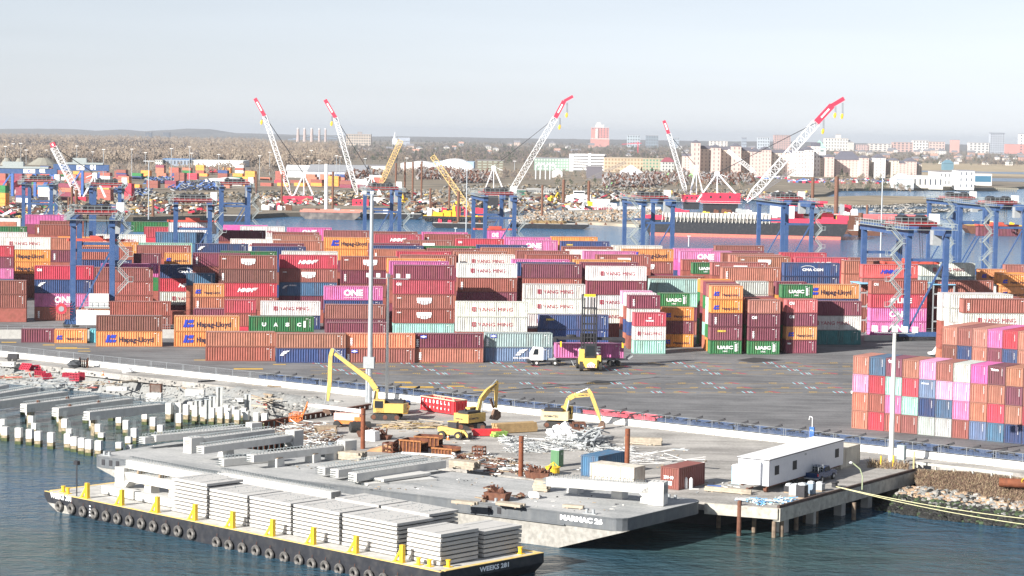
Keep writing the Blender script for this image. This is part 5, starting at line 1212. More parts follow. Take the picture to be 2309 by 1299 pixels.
def panel_form(p,ang,L,W_,sz,mat,label):
    o=T('steel_formwork',label,'formwork',p,ang); e=MB(); e.bx(0,L,0,.08,0,sz); e.bx(0,L,W_,W_+.08,0,sz); e.bx(0,.08,0,W_,0,sz); e.build('panel',mat,o); e=MB()
    for i in range(7): e.bx(i*L/6-.05,i*L/6+.05,-.12,0,0,sz)
    e.bx(-.1,L+.1,-.2,0.0,sz-.2,sz); e.bx(0,L,.08,W_,sz-.5,sz-.42); e.build('ribs',pm('rust_orange',(.30,.12,.04),.75,var=.3,scale=3) if 'tall' in label else mat,o)
rustd=pm('rust_dark',(.10,.035,.02),.85,var=.35,dirt=((.25,.09,.04),.6),dscale=1)
panel_form(at(902,1020,0),MANG+.15,2.9,2.2,1.7,rustd,'tall rusty steel formwork with orange top rails behind the parallel girders')
panel_form(at(935,1010,0),MANG+.3,3.2,2.0,1.6,rustd,'second tall rusty formwork with orange rails, further right')
panel_form(at(975,1022,0),MANG+.1,2.8,2.4,.8,rustd,'low dark rusty steel box right of the tall formwork')
o=T('ramp_plate','tan steel ramp wedge beside the left rusty pile','ramp',at(825,1018,0),MANG+.4); e=MB(); e.vprism([(0,0),(3.6,0),(3.6,1.1)],0,2.6); e.build('wedge',pm('tan_rust',(.42,.24,.12),.8,var=.2,scale=1),o); e=MB(); e.bx(3.6,3.7,-.3,2.9,0,1.4); e.build('end_plate',rustd,o)
frame_box(at(880,1020,0),MANG,1.5,1.2,1.2,rustd,'small dark wire cage beside the tan ramp','cage','wire_cage'); frame_box(at(1080,1027,0),MANG+.2,1.4,1.1,1.1,rust,'rusty wire basket standing alone on the quay','cage','wire_cage'); frame_box(at(1305,978,0),R(5),1.6,1.3,1.5,rust,'rusty gas bottle cage by the white bundles','cage','wire_cage')
panel_form(at(1108,1042,0),MANG+.2,2.6,1.0,.5,pm('grey_brown',(.28,.24,.2),.8),'low open steel form with a rusty end, near the middle pile')
skip(at(1205,1078,0),MANG-.2,1.6,1.2,.8,'small dark rusty tub behind the middle rusty pile'); skip(at(1222,1082,0),MANG+.2,1.7,1.1,.9,'second dark rusty tub between pile and yellow drum')
skip(at(830,985,0),MANG+.5,2.4,1.3,.7,'low rusty trough left of the excavator tracks'); skip(at(858,990,0),R(60),.9,2.6,.6,'narrow rusty trough by the white tank')
o=T('yellow_drum','round yellow steel drum with a lifting frame','drum',at(1246,1070,0),0); e=MB(); e.tube((0,0,.25),(0,0,.85),.85,n=20); e.tube((0,0,.85),(0,0,.95),.92,n=20); e.build('drum',yellow,o); e=MB()
for a in range(4): e.beam((.7*math.cos(a*1.57),.7*math.sin(a*1.57),.9),(.1,0,1.5),.09,.09); e.beam((.6*math.cos(a*1.57),.6*math.sin(a*1.57),.3),(.8*math.cos(a*1.57),.8*math.sin(a*1.57),0),.09,.09)
e.build('lifting_frame',yellow,o)
o=T('water_tank','white plastic tank beside the left rusty pile','tank',at(838,993,0),MANG); e=MB(); e.box((0,0,.65),(1.9,1.2,1.3),taper=.9); e.build('tank',white_p,o); e=MB(); e.tube((0,0,1.3),(0,0,1.42),.25,n=10); e.build('lid',white_p,o)
o=T('rubber_fender','black rubber fender lying left of the tall rusty pile','fender',at(812,975,0),R(20)); e=MB(); e.tube((-1.4,0,.75),(1.4,0,.75),.72,n=14); e.build('fender_body',rubber,o); e=MB(); e.tube((1.4,0,.75),(1.44,0,.75),.3,n=10); e.build('end_ring',grey_p,o)
for i,(px,py,c_) in enumerate(((1010,992,'near the telehandler wheel'),(232,847,'alone on the gravel road far left'))):
    o=T('traffic_cone','orange and white traffic cone '+c_,'traffic cone',at(px,py,0),0,'traffic cones'); e=MB(); e.bx(-.25,.25,-.25,.25,0,.05); e.tube((0,0,.05),(0,0,.75),.2,.05,n=10); e.build('cone',orange_p,o); e=MB(); e.tube((0,0,.38),(0,0,.52),.142,.115,n=10); e.build('band',white_p,o)
o=T('rubbish_bin','grey round bin at the end of the raised girder head','bin',at(746,1013,0)); e=MB(); e.tube((0,0,0),(0,0,.95),.32,.38,n=12); e.build('bin_body',pm('bin_blue',(.15,.19,.24),.6),o); e=MB(); e.tube((0,0,.95),(0,0,1.02),.4,n=12); e.build('lid',darkm,o)
o=T('excavator_bucket','spare yellow toothed excavator bucket on the ground behind the excavator','bucket',at(880,932,0),R(15)); e=MB(); e.vprism([(-.2,0),(2.2,.1),(2.6,1.2),(1.7,1.8),(.2,1.5)],-1.6,1.6); e.build('shell',pm('bucket_ochre',(.42,.24,.04),.6,var=.2),o); e=MB()
for i in range(6): e.beam((.3,-1.5+i*.6,1.5),(-.5,-1.5+i*.6,.9),.14,.22)
e.build('teeth',yk,o)
o=T('wheelbarrow','small blue wheelbarrow on the pavement behind the spare bucket','wheelbarrow',at(914,914,0),R(30)); e=MB(); e.box((0,0,.55),(1.1,.7,.35),taper=1.3); e.build('tray',blue_p,o); e=MB(); e.tube((.7,-.06,.2),(.7,.06,.2),.2,n=10); e.beam((-.9,-.3,.55),(.7,0,.2),.05); e.beam((-.9,.3,.55),(.7,0,.2),.05); e.beam((-.4,.3,.45),(-.4,.3,0),.05); e.beam((-.4,-.3,.45),(-.4,-.3,0),.05); e.build('frame',darkm,o)
# wrapped goods by the pier edge
r_=random.Random(9)
for i,(px,py,sx,sz,mt_,lb) in enumerate(((1795,1118,1.2,1.5,grey_p,'grey wrapped pallet load, leftmost at the pier edge'),(1812,1122,1.3,1.9,darkm,'black wrapped pallet load with white top at the pier edge'),(1832,1115,1.1,1.7,pm('wrap_blue',(.2,.26,.33),.5),'slate wrapped pallet load right of the black one'),(1782,1110,1.0,1.0,darkm,'small dark load behind the grey pallet'),(1852,1106,1.2,1.0,grey_p,'rightmost small grey load near the bollard'))):
    o=T('pallet_load',lb,'pallet load',at(px-4,py+1,0),ta,'wrapped loads at the pier edge'); sx*=.8; sz*=.72; e=MB(); e.box((0,0,.15+sz/2),(sx,sx,sz)); e.build('load',mt_,o); e=MB(); e.blob((0,0,sz+.15),(sx*.6,sx*.55,.28),rnd=r_); e.build('wrap',pm('plastic_wrap',(.6,.62,.63),.3,var=.2),o); e=MB(); e.box((0,0,.07),(sx*1.05,sx*1.05,.14)); e.build('pallet',wood,o)
junk('netting_heap','tangled white and blue net and rope at the pier corner','netting',[(1735,1135,35,4),(1770,1130,20,5),(1690,1130,30,3)],[pm('rope_blue',(.15,.4,.7),.7),white_p,pm('rope_pale',(.6,.65,.6),.7)],160,14,(.3,1.3),.35,(.04,.1))
o=T('small_crane','green davit lamp arm bending left at the pier edge','davit',at(1944,1104,0)); e=MB(); e.path([(0,0,0),(0,0,1.6),(-.3,0,2.4),(-1.3,0,3.2)],.08); e.build('arm',pm('davit_green',(.35,.4,.25),.7),o); e=MB(); e.blob((-1.4,0,3.15),(.2,.2,.15)); e.build('head',white_p,o)
o=T('mooring_bollard','dark squat mooring bollard at the pier edge holding two pale ropes','bollard',at(1882,1099,0)); e=MB(); e.tube((0,0,0),(0,0,.55),.35,n=12); e.tube((0,0,.55),(0,0,.72),.5,n=12); e.build('post',darkm,o)
rp=at(1885,1097,.5)
for i,(x2,y2,z2) in enumerate(((2420,1180,.5),(2420,1196,-.4))):
    q=at(x2,y2,z2); e=MB(); P=[rp.lerp(q,t/14)+Vector((0,0,-4*.5*(t/14)*(1-t/14)))-Vector((0,.15*i,0)) for t in range(15)]
    e.path(P,.045,6); o=e.build('mooring_rope',pm('rope_yellow',(.52,.50,.30),.8),None); tag(o,f'long pale yellow mooring rope from the pier bollard, {("upper","lower")[i]} of the two','rope','mooring ropes')
for i,(px,py,hh,nm_,mt_,lb) in enumerate(((1986,1052,1.3,'bollard_post',yellow,'short yellow post left of the light pole base'),(2014,1055,1.5,'bollard_post',yellow,'short yellow post right against the light pole base'),(2060,1062,2.4,'bollard_post',pm('pale_post',(.55,.45,.2),.7),'thin rusty yellow post at the pier root'))):
    o=T(nm_,lb,'post',at(px,py,0)); e=MB(); e.tube((0,0,0),(0,0,hh),.11,n=8); e.build('shaft',mt_,o); e=MB(); e.tube((0,0,hh),(0,0,hh+.05),.13,n=8); e.build('cap',mt_,o)
o=T('electrical_cabinet','grey green electrical cabinet on legs near the light pole','cabinet',at(2032,1052,0),BANG); e=MB(); e.bx(-.5,.5,-.3,.3,.9,2.7); e.build('cabinet',pm('cab_green',(.35,.42,.42),.5),o); e=MB(); e.bx(-.45,-.35,-.1,.1,0,.9); e.bx(.35,.45,-.1,.1,0,.9); e.build('leg',steel_g,o)
e=MB(); gp_=at(2066,1055,0)
o=T('guard_rail','low weathered steel guard rail at the top of the weedy slope','guard rail',gp_,BANG); 
e.bx(0,13,-.05,.05,.45,.75); e.build('rail',pm('rail_grey',(.42,.42,.38),.7),o)
for i in range(6): e=MB(); e.bx(i*2.5,i*2.5+.18,.05,.25,0,.75); e.build('post',pm('rail_grey',(.42,.42,.38),.7),o)
o=T('emergency_sign','blue call box with pale writing beside the fence','call box',BP(pxs(1822,1003),1.0),BANG); e=MB(); e.bx(-.35,.35,-.1,.1,.9,2.3); e.build('box',pm('sign_blue',(.03,.12,.4),.5),o); add_text(o,'SOS',(-.22,-.12,1.75),.45,txt_w); e=MB(); e.tube((0,0,0),(0,0,3.6),.05); e.path([(0,0,3.6),(-.4,0,3.7),(-.5,0,3.2)],.05); e.build('pole',white_p,o)
# big rusty pipe on the slope
o=T('steel_pipe','big rusty steel pipe lying in the weeds at the right edge','pipe',at(2252,1098,-.2),R(-12)); e=MB(); e.tube((0,0,.55),(9,0,.55),.55,n=16); e.build('pipe',pm('rust_red',(.2,.065,.03),.8),o); e=MB(); e.torus((3,-.5,.9),(0,1,.2),.35,.05); e.build('rope_coil',yellow,o)
# ================================================================ shore, piles, rip-rap
rs=random.Random(21)
grav=pm('gravel',(.235,.24,.235),.95,var=.22,scale=2.5,dirt=((.20,.18,.16),.5),dscale=.3,bump=.3)
def surf(top,bot,z0,z1,nu,nv,noise,name,mat,label,seed=1,prof=None):
    r=np.random.RandomState(seed); V=[];Fq=[]
    def lerp(P,t):
        t*=len(P)-1; i=min(int(t),len(P)-2); f=t-i; return P[i][0]*(1-f)+P[i+1][0]*f,P[i][1]*(1-f)+P[i+1][1]*f
    for i in range(nu+1):
        a=at(*lerp(top,i/nu),z0); b=at(*lerp(bot,i/nu),z1)
        for j in range(nv+1):
            t=j/nv; p=a.lerp(b,t); 
            k=math.sin(math.pi*t)
            zz=a.z+(b.z-a.z)*(t**(prof or 1)); n=(math.sin(p.x*.37+p.y*.21)+math.sin(p.x*.81-p.y*.53+1)+math.sin(p.x*.17+2))*noise*k/2+r.normal(0,.02)*k
            V.append((p.x,p.y,zz+n))
    for i in range(nu):
        for j in range(nv): a=i*(nv+1)+j; Fq.append((a,a+nv+1,a+nv+2,a+1))
    o=mass(name,V,Fq,[mat]); tag(o,label,kind='structure'); return o
bk_top=[(-250,783),(0,809),(250,837),(400,855),(560,874),(700,896),(790,912)]
bk_bot=[(-250,845),(0,868),(250,893),(400,915),(500,935),(600,950),(700,962)]
surf(bk_top,bk_bot,0.0,WZ-.3,150,26,.55,'gravel_bank',grav,'pale gravel bank below the access road',2,1.6)
def rocks(name,label,n,fn,sz,mats,mfn,seed):
    r=random.Random(seed); e=MB()
    for i in range(n):
        p,t=fn(r); s=r.uniform(*sz); e.blob((p.x,p.y,p.z+s*.2),(s*r.uniform(.7,1.2),s*r.uniform(.7,1.2),s*.65),rnd=r,m=mfn(t,r))
    o=e.build(name,mats); tag(o,label,'rocks',kind='stuff'); return o
def between(top,bot,z0,z1,pw=1):
    def f(r):
        u=r.random(); t=r.random()**.9
        def lerp(P,t):
            t*=len(P)-1; i=min(int(t),len(P)-2); f=t-i; return P[i][0]*(1-f)+P[i+1][0]*f,P[i][1]*(1-f)+P[i+1][1]*f
        a=at(*lerp(top,u),z0); b=at(*lerp(bot,u),z1); p=a.lerp(b,t); p.z=z0+(z1-z0)*t**pw; return p,t
    return f
stone=pm('stone_pale',(.22,.22,.21),.9,var=.3,scale=1.2); stone2=pm('stone_tan',(.34,.24,.16),.9,var=.3); stoneg=pm('stone_weedy',(.05,.075,.035),.9,var=.3); stoned=pm('stone_wet',(.022,.022,.02),.6,var=.3); stonew=pm('stone_white',(.36,.34,.31),.9,var=.2)
rocks('rubble_rocks','loose grey broken rock spilling down beside the long reach excavator',500,between([(600,885),(700,897),(780,908)],[(590,940),(660,950),(720,945)],-.1,-2.8),(.25,.6),[stone,stonew],lambda t,r:int(r.random()<.2),3)
rocks('gravel_stones','scattered stones over the gravel bank',160,between([(0,815),(250,842),(560,880)],[(0,860),(250,885),(560,935)],-.1,-2.6,1.6),(.12,.3),[stone,stonew],lambda t,r:int(r.random()<.3),4)
# right slope and rip rap
rt_=[(2066,1058),(2200,1064),(2420,1092),(2700,1125)]; rm_=[(2070,1098),(2150,1112),(2300,1135),(2700,1190)]; rbm=[(1972,1158),(2100,1176),(2320,1200),(2700,1245)]
surf([(2050,1056)]+rt_[1:],rm_,-.15,-1.2,60,12,.2,'weedy_slope',pm('earth',(.20,.16,.11),.95,var=.3,scale=1.5),'brown weedy slope below the guard rail',5)
surf([(2040,1096)]+rm_[1:],rbm,-1.3,WZ-.5,60,12,.2,'stone_slope',stoned,'wet dark stone slope at the water line',6)
surf([(2030,1058),(2045,1062)],[(1985,1140),(2060,1100)],-.3,-3.2,6,6,.1,'slope_end',stoned,'dark end of the stone slope under the pier',7)
def rrf(t,r):
    if t<.38: return r.choice((0,0,1,1,3,4))
    if t<.6: return r.choice((2,2,3,3,0)) 
    return 3 if r.random()<.9 else 2
rocks('riprap_rocks','rip-rap boulders, pale above, green with weed, black at the water line',2600,between([(2045,1098),(2150,1110),(2300,1133),(2480,1160)],[(1975,1152),(2100,1172),(2320,1196),(2480,1215)],-1.1,WZ-.1),(.2,.5),[stone,stone2,stoneg,stoned,stonew],rrf,7)
# dry weeds: thin blades
def weeds(name,label,n,fn,hgt,mats,seed):
    r=np.random.RandomState(seed); rr_=random.Random(seed); V=[];Fq=[];M_=[]
    for i in range(n):
        p,t=fn(rr_); h_=rr_.uniform(*hgt); a=rr_.uniform(0,6.28); w_=.03+.02*rr_.random(); lx,ly=rr_.gauss(0,.6)*h_,rr_.gauss(0,.6)*h_; dx,dy=math.cos(a)*w_,math.sin(a)*w_; b=len(V)
        V+=[(p.x-dx,p.y-dy,p.z-.1),(p.x+dx,p.y+dy,p.z-.1),(p.x+dx*.5+lx,p.y+dy*.5+ly,p.z+h_),(p.x-dx*.5+lx,p.y-dy*.5+ly,p.z+h_)]; Fq.append((b,b+1,b+2,b+3)); M_.append(rr_.randrange(len(mats)))
    o=mass(name,V,Fq,mats,M_); tag(o,label,'weeds',kind='stuff')
reed=pm('reed_straw',(.34,.27,.17),.9,var=.2); reed2=pm('reed_brown',(.20,.13,.09),.9,var=.2); reed3=pm('reed_dark',(.12,.08,.06),.9,var=.2)
weeds('dry_weeds','dry brown weeds and reeds covering the slope above the boulders',22000,between([(2068,1064),(2200,1070),(2420,1098)],[(2070,1103),(2150,1113),(2300,1138),(2480,1160)],-.15,-1.2),(.1,.5),[reed,reed2,reed2,reed3],8)
weeds('pole_weeds','straw coloured weeds round the base of the light pole',700,between([(1960,1043),(2045,1048)],[(1955,1056),(2050,1060)],0,0),(.2,.8),[reed,reed2],9)
# ---------- concrete piles in the water
pile_c=pm('pile_concrete',(.66,.65,.62),.85,var=.06)
pile_l=pm('pile_tidal',(.28,.23,.15),.9,var=.5,scale=3,dirt=((.05,.055,.03),.9),dscale=1.5); pile_g=pm('pile_weed',(.06,.075,.03),.9,var=.4,scale=3)
PPR={}
def cpile(px,yb,yt,label,bars=True,w_=.85):
    p=at(px,yb,WZ); s=F_PX/p.y; zt=round(min(4.0,(yb-yt)/s*1.02),1); k=(zt,bars,w_)
    if k not in PPR:
        o=T('concrete_pile',label,'pile',p,R(-12),'square concrete piles standing in the water'); h=w_/2; mid=zt*.42
        e=MB(); e.bx(-h,h,-h,h,mid,zt); e.build('shaft',pile_c,o); e=MB(); e.bx(-h,h,-h,h,.45,mid); e.build('stained_band',pile_l,o); e=MB(); e.bx(-h,h,-h,h,-1.5,.45); e.build('weed_band',pile_g,o)
        if bars:
            e=MB()
            for i in range(5):
                for a,b in ((-.28+.14*i,-.28),(-.28+.14*i,.28)): e.tube((a,b,zt),(a,b,zt+1.15),.018,n=4)
            e.build('rebar',rebar_m,o)
        PPR[k]=o
    else: dup(PPR[k],p,None,label)
PL=[(65,1050,880),(230,1090,890),(365,1100,905),(470,1125,930),(625,1150,950),(830,1165,965),(910,1185,995),(1000,1210,1010),(1085,1230,1035),(1205,1245,1050)]
for i,(x,b,t) in enumerate(PL): cpile(x/5.41,800+b/5.41,800+t/5.41,f'white square concrete pile with bars on top, {ORD(i)} from left in the nearest row',i<9)
PL2=[(5,1020,860,0),(40,960,785,1),(350,830,690,0),(385,890,740,1),(420,960,835,1),(735,870,730,0),(795,965,785,1),(850,1000,895,1),(1130,930,780,0),(1200,1005,845,1),(1240,1045,955,1),(1455,1190,1065,1),(1540,985,800,0),(1570,1120,1000,1),(1580,1180,1100,0),(1640,1085,900,1),(1870,945,760,0),(1960,990,855,1),(2185,905,720,0),(290,730,660,0),(670,785,715,0),(1050,830,760,0),(1455,900,730,0),(1770,850,690,0),(1360,800,735,0),(2060,820,590,0)]
PL2.sort()
for i,(x,b,t,bars) in enumerate(PL2): cpile(x/5.41,800+b/5.41,800+t/5.41,f'square concrete pile {"with bare bars" if bars else "without bars"} behind the nearest row, {ORD(i)} from left',bool(bars),.8)
for i,(x,t,b) in enumerate(((385,911,950),(403,909,950),(420,912,952),(440,915,955),(459,917,956),(478,920,957),(497,919,960),(515,922,960),(535,925,962),(555,928,960),(578,930,962),(597,932,962),(430,906,935),(450,908,938),(470,910,940),(490,912,942),(510,914,944),(530,917,946),(550,920,948))):
    cpile(x,b,t,f'crowded square concrete pile near the gravel bank, {ORD(i)} listed {"front" if i<12 else "back"} row from left',False,.8)
# pile caps
CAPS=[((202,929.5),(371.5,911)),((132,921),(299.5,899)),((60,912),(224.5,891.5)),((-95,918),(153.5,883)),((-90,903),(85,873)),((-90,889),(20,867))]
for i,(a,b) in enumerate(CAPS):
    A=at(*a,.15);B=at(*b,.15); o=girder(A,B,1.3,1.2,f'long grey precast pile cap with rebar loops over the water, {("nearest","second nearest","third nearest","fourth nearest","fifth nearest","farthest")[i]} of the row','precast pile caps at the left',cat='pile cap',name='pile_cap')
    if i in (1,2,3):
        e=MB()
        for x in (3,9): e.blob((x,.7,1.2),(.35,.35,.4),rnd=rs)
        e.build('clamp',rust,o)
    for x in (1.5,): 
        e=MB(); e.bx(x-.4,x+.4,.3,1.1,-3.8,0); e.build('pile_stub',pile_l,o)
# steel H sections upright
for i,(px,yb,yt) in enumerate(((494,930,872),(558,925,888),(478,935,892),(446,935,902),(468,945,900))):
    p=at(px,yb,-2.0); hh=(yb-yt)*p.y/F_PX; o=T('steel_sheet_pile',f'upright pale steel sheet pile by the gravel bank, {("tallest","rightmost","left of the tallest","leftmost","in front of the tallest")[i]}','sheet pile',p,R(-10),'upright sheet piles'); e=MB()
    for k in range(3): e.bx(-.5+k*.36,-.2+k*.36,(k%2)*.25,(k%2)*.25+.05,0,hh)
    e.bx(-.2,-.15,0,.3,0,hh); e.bx(.17,.22,0,.3,0,hh); e.build('sheet',pm('sheet_grey',(.42,.43,.42),.5,.3,var=.15,dirt=((.2,.2,.18),.6),streak=True),o); e=MB(); e.bx(-.55,.6,-.02,.35,hh-.1,hh); e.build('top_edge',steel_g,o)
# bank clutter
redf=pm('red_form',(.42,.03,.06),.6,var=.15)
def grid_panel(px,py,z,ang,L,H_,tilt,label):
    o=T('form_panel',label,'formwork panel',at(px,py,z),ang,'red formwork panels on the bank'); e=MB(); n=6
    for i in range(n+1): e.beam((i*L/n,0,0),(i*L/n,math.sin(tilt)*H_,math.cos(tilt)*H_),.1,.16)
    for j in range(4): e.beam((0,math.sin(tilt)*H_*j/3,math.cos(tilt)*H_*j/3),(L,math.sin(tilt)*H_*j/3,math.cos(tilt)*H_*j/3),.1,.16)
    e.build('grid',redf,o); e=MB(); y0=.1; e.add([(0,y0,0),(L,y0,0),(L,y0+math.sin(tilt)*H_,math.cos(tilt)*H_),(0,y0+math.sin(tilt)*H_,math.cos(tilt)*H_)],[(0,1,2,3)]); e.build('sheet',redf,o)
grid_panel(157,858,-1.2,R(-8),1.6,1.2,.1,'dark red formwork box panel standing beside the leaning one'); grid_panel(176,857,-1.2,R(20),1.1,1.2,.1,'dark red formwork panel at right of the standing group'); grid_panel(140,850,-1,R(5),1.5,1.2,1.1,'dark red formwork panel leaning flat at left of the group')
grid_panel(43,832,-.6,R(-30),2.2,1.2,.7,'red panel leaning at the left of the bank clutter'); grid_panel(66,836,-.8,R(20),2.0,1.3,.9,'bright red panel sloping beside the white beam'); grid_panel(78,850,-1.1,R(10),1.8,1.0,.5,'red panel lower on the bank'); grid_panel(98,855,-1.2,R(35),1.6,1.2,.8,'red panel lying below the white beam end')
junk('timber_litter','broken boards and timber strewn on the gravel bank','timber',[(230,868,40,5),(190,875,20,3),(70,850,40,5),(330,850,60,14),(430,870,50,10),(590,905,25,16,1.9),(560,880,20,5),(20,855,20,3),(120,836,25,2,.1)],[wood,palew,pm('red_timber',(.4,.1,.07),.8),palew],95,31,(.8,3.8),.6,(.06,.2),z=-1.2)
junk('timber_litter','long planks leaning on the right end of the bank','timber',[(598,905,14,14,2.2),(620,880,50,3,.0),(840,885,25,4,-.6)],[palew,wood],40,32,(2.5,5),.7,(.1,.25),z=-.7)
junk('rebar_litter','grey rebar cages lying along the pile caps','rebar',[(80,862,90,5,.1),(150,872,60,4,.1),(330,905,60,6),(470,900,50,6)],[rebar_m,steel_g],260,33,(.6,2.4),.7,(.03,.06),z=-1.0)
def slab_blk(px,py,z,ang,sx,sy,sz,label,mat=white_conc):
    o=T('concrete_slab',label,'concrete block',at(px,py,z),ang); e=MB(); e.box((0,0,sz/2),(sx,sy,sz)); e.build('block',mat,o); e=MB(); e.box((sx*.3,-sy/2-.02,sz/2),(.15,.05,.15)); e.build('lifting_eye',darkm,o)
slab_blk(20,826,-.5,R(-5),2.2,1.2,.8,'white concrete block at far left under the small engine'); slab_blk(348,905,-1.6,R(-5),2.4,1.2,1.3,'large pale stacked block near the welding box'); slab_blk(265,880,-1.5,R(-8),3.4,1.2,.6,'white sheet covered slab below the long timber ramp'); slab_blk(205,877,-1.5,R(-3),1.0,.8,.8,'small white block by the broken boards'); slab_blk(440,895,-1.5,R(-3),3.0,1.5,1.2,'white wrapped block behind the crowded piles'); slab_blk(540,905,-1.5,R(-25),1.9,1.0,.5,'white slab tipped by the sheet piles')
timber_stack(at(305,862,-1),R(50),6.5,3,1,'long timber ramp lying up the gravel bank',palew,.3)
timber_stack(at(465,872,-.8),R(40),3.0,2,3,'dark steel trough lying on the gravel bank',darkm,.3,'trough')
o=T('generator','dark engine generator at the far left of the access road','generator',at(30,815,0),R(-10)); e=MB(); e.bx(-.9,.9,-.5,.5,.4,1.3); e.build('engine',darkm,o); e=MB(); e.tube((-.5,-.6,.35),(-.5,-.4,.35),.35,n=10); e.tube((.5,-.6,.35),(.5,-.4,.35),.35,n=10); e.bx(-1.5,-.9,-.1,.1,.4,.5); e.build('wheel',rubber,o)
o=T('gas_rack','rusty rack of gas bottles beside a dark tarp','rack',at(189,829,0),R(-8)); e=MB()
for i in range(4): e.tube((-.5+i*.32,0,.1),(-.5+i*.32,0,1.5),.13,n=8)
e.build('bottles',darkm,o); e=MB(); e.bx(-.75,.75,-.3,-.25,.5,.6); e.bx(-.75,.75,-.3,-.25,1.1,1.2); e.bx(-.75,-.68,-.3,.3,0,1.7); e.bx(.68,.75,-.3,.3,0,1.7); e.bx(-.75,.75,-.3,.3,0,.1); e.build('rack_frame',rust,o)
e=MB(); e.blob((0,0,.6),(1.3,.9,.9),rnd=rs); o=T('tarp_heap','dark tarpaulin heap left of the gas bottle rack','tarp',at(168,830,0)); e.build('tarp',pm('tarp_dark',(.06,.065,.07),.6,var=.4,scale=2),o)
e=MB(); e.blob((0,0,.6),(1.2,.8,.75),rnd=rs); o=T('tarp_heap','white and black covered bundle on the bank below the barriers','tarp',at(288,845,-.3)); e.build('tarp',pm('tarp_white',(.6,.6,.6),.6,var=.3,scale=.6),o)
o=T('welding_box','rusty framed machine box standing on white blocks','machine',at(352,885,-1),R(-5)); e=MB(); e.box((0,0,.75),(1.7,1.1,1.2)); e.build('casing',pm('box_brown',(.16,.12,.10),.7,var=.3),o); e=MB(); e.bx(-.9,.9,-.6,-.55,1.3,1.4); e.bx(-.9,-.8,-.6,.6,0,1.4); e.bx(.8,.9,-.6,.6,0,1.4); e.build('frame',rust,o)
# sheet pile wall rust line at the quay's left
A=at(560,968,0); B=at(838,922,0); o=T('rusty_wall','low rusty sheet pile wall along the left edge of the quay','wall',A,math.atan2(B.y-A.y,B.x-A.x)); L=(B-A).length; e=MB(); n=int(L/.6)
for i in range(n): e.bx(i*.6,i*.6+.5,(i%2)*.25,(i%2)*.25+.12,-3.5,.55)
e.build('sheets',rustd,o); e=MB(); e.bx(0,L,-.05,.45,.55,.75); e.build('cap_beam',rustd,o)
# ================================================================ far bank
scrub=pm('far_scrub',(.20,.165,.12),.95,var=.35,scale=.03,dirt=((.12,.11,.09),.7),dscale=.012)
def land(name,px,label,z=-1.2,mat=scrub,z0=WZ-1,extra=()):
    e=MB(); P=[at(x,y,WZ) for x,y in px]; e.prism([(p.x,p.y) for p in list(P)+list(extra)],z0,z); tag(e.build(name,mat),label,kind='structure')
FL=[(-700,505),(-300,502),(0,500),(300,500),(560,494),(640,489),(940,487),(1000,484),(1130,466),(1250,457),(1500,455),(1700,452),(1860,444),(1890,431),(2060,430),(2240,430),(2330,424),(2900,434)]
land('far_land',FL,'flat brown industrial land across the channel',z=-1.2,extra=(Vector((9000,9000,0)),Vector((15000,25000,0)),Vector((-15000,25000,0)),Vector((-9000,9000,0))))
land('breakwater',[(1150,512),(1175,492),(1240,480),(1380,478),(1470,480),(1560,486),(1480,500),(1440,513),(1330,507),(1240,506)],'rocky spit with pale stones by the barges',z=-2.0,mat=pm('spit',(.36,.31,.24),.95,var=.4,scale=.05))
land('peninsula',[(1830,462),(1900,468),(2000,468),(2060,463),(2130,463),(2200,458),(2150,452),(2080,448),(1960,446),(1830,450)],'low brown grassy peninsula in the water',z=-1.6,mat=pm('peninsula_grass',(.26,.21,.14),.95,var=.35,scale=.03))
land('peninsula',[(1960,478),(2080,474),(2230,472),(2200,476),(2060,482)],'thin stony strip of the peninsula',z=-2.9,mat=pm('spit',(.36,.31,.24),.95))
# inlet water & marsh right
def patch(name,px,z,mat,label): 
    e=MB(); P=[at(x,y,z) for x,y in px]; e.add(P,[tuple(range(len(P)))]); tag(e.build(name,mat),label,kind='structure')
patch('marsh',[(1960,392),(1960,366),(2400,372),(2400,400)],-1.15,pm('marsh_tan',(.36,.29,.19),.95,var=.2,scale=.02),'tan marsh beyond the white pier building')
patch('inlet',[(2200,408),(2190,401),(2400,404),(2400,412)],-1.1,MC.get('inlet') or pm('inlet_water',(.08,.13,.2),.3,var=.1),'narrow blue inlet behind the pier')
patch('inlet',[(1985,386),(1985,383),(2400,390),(2400,395)],-1.1,pm('inlet_water',(.08,.13,.2),.3),'thin dark inlet line through the marsh')
# ---------------------------------------------------------------- derrick cranes
lat_w=pm('lattice_white',(.80,.80,.80),.5,var=.04); lat_y=pm('lattice_yellow',(.72,.50,.20),.5,var=.06); lat_g=pm('lattice_dark',(.20,.19,.19),.6); cab_r=pm('cab_red',(.62,.04,.08),.5,var=.1)
def lattice(mb,A,B,w0,w1,n=14,m=0,th=.22,side=None):
    A=Vector(A);B=Vector(B); d=(B-A).normalized(); u=(side or Vector((0,1,0))); a=d.cross(u).normalized(); b=a.cross(d).normalized(); R_=[]
    for i in range(n+1):
        t=i/n; c=A.lerp(B,t); k=(w0+(w1-w0)*t)*(min(1,.25+t*6) if t<.13 else 1)/2; R_.append([c+a*k*i_+b*k*j_ for i_,j_ in ((-1,-1),(1,-1),(1,1),(-1,1))])
    for i in range(n):
        for k in range(4): mb.beam(R_[i][k],R_[i+1][k],th,th,m); mb.beam(R_[i][k],R_[i+1][(k+1)%4],th*.6,th*.6,m); mb.beam(R_[i+1][k],R_[i+1][(k+1)%4],th*.6,th*.6,m)
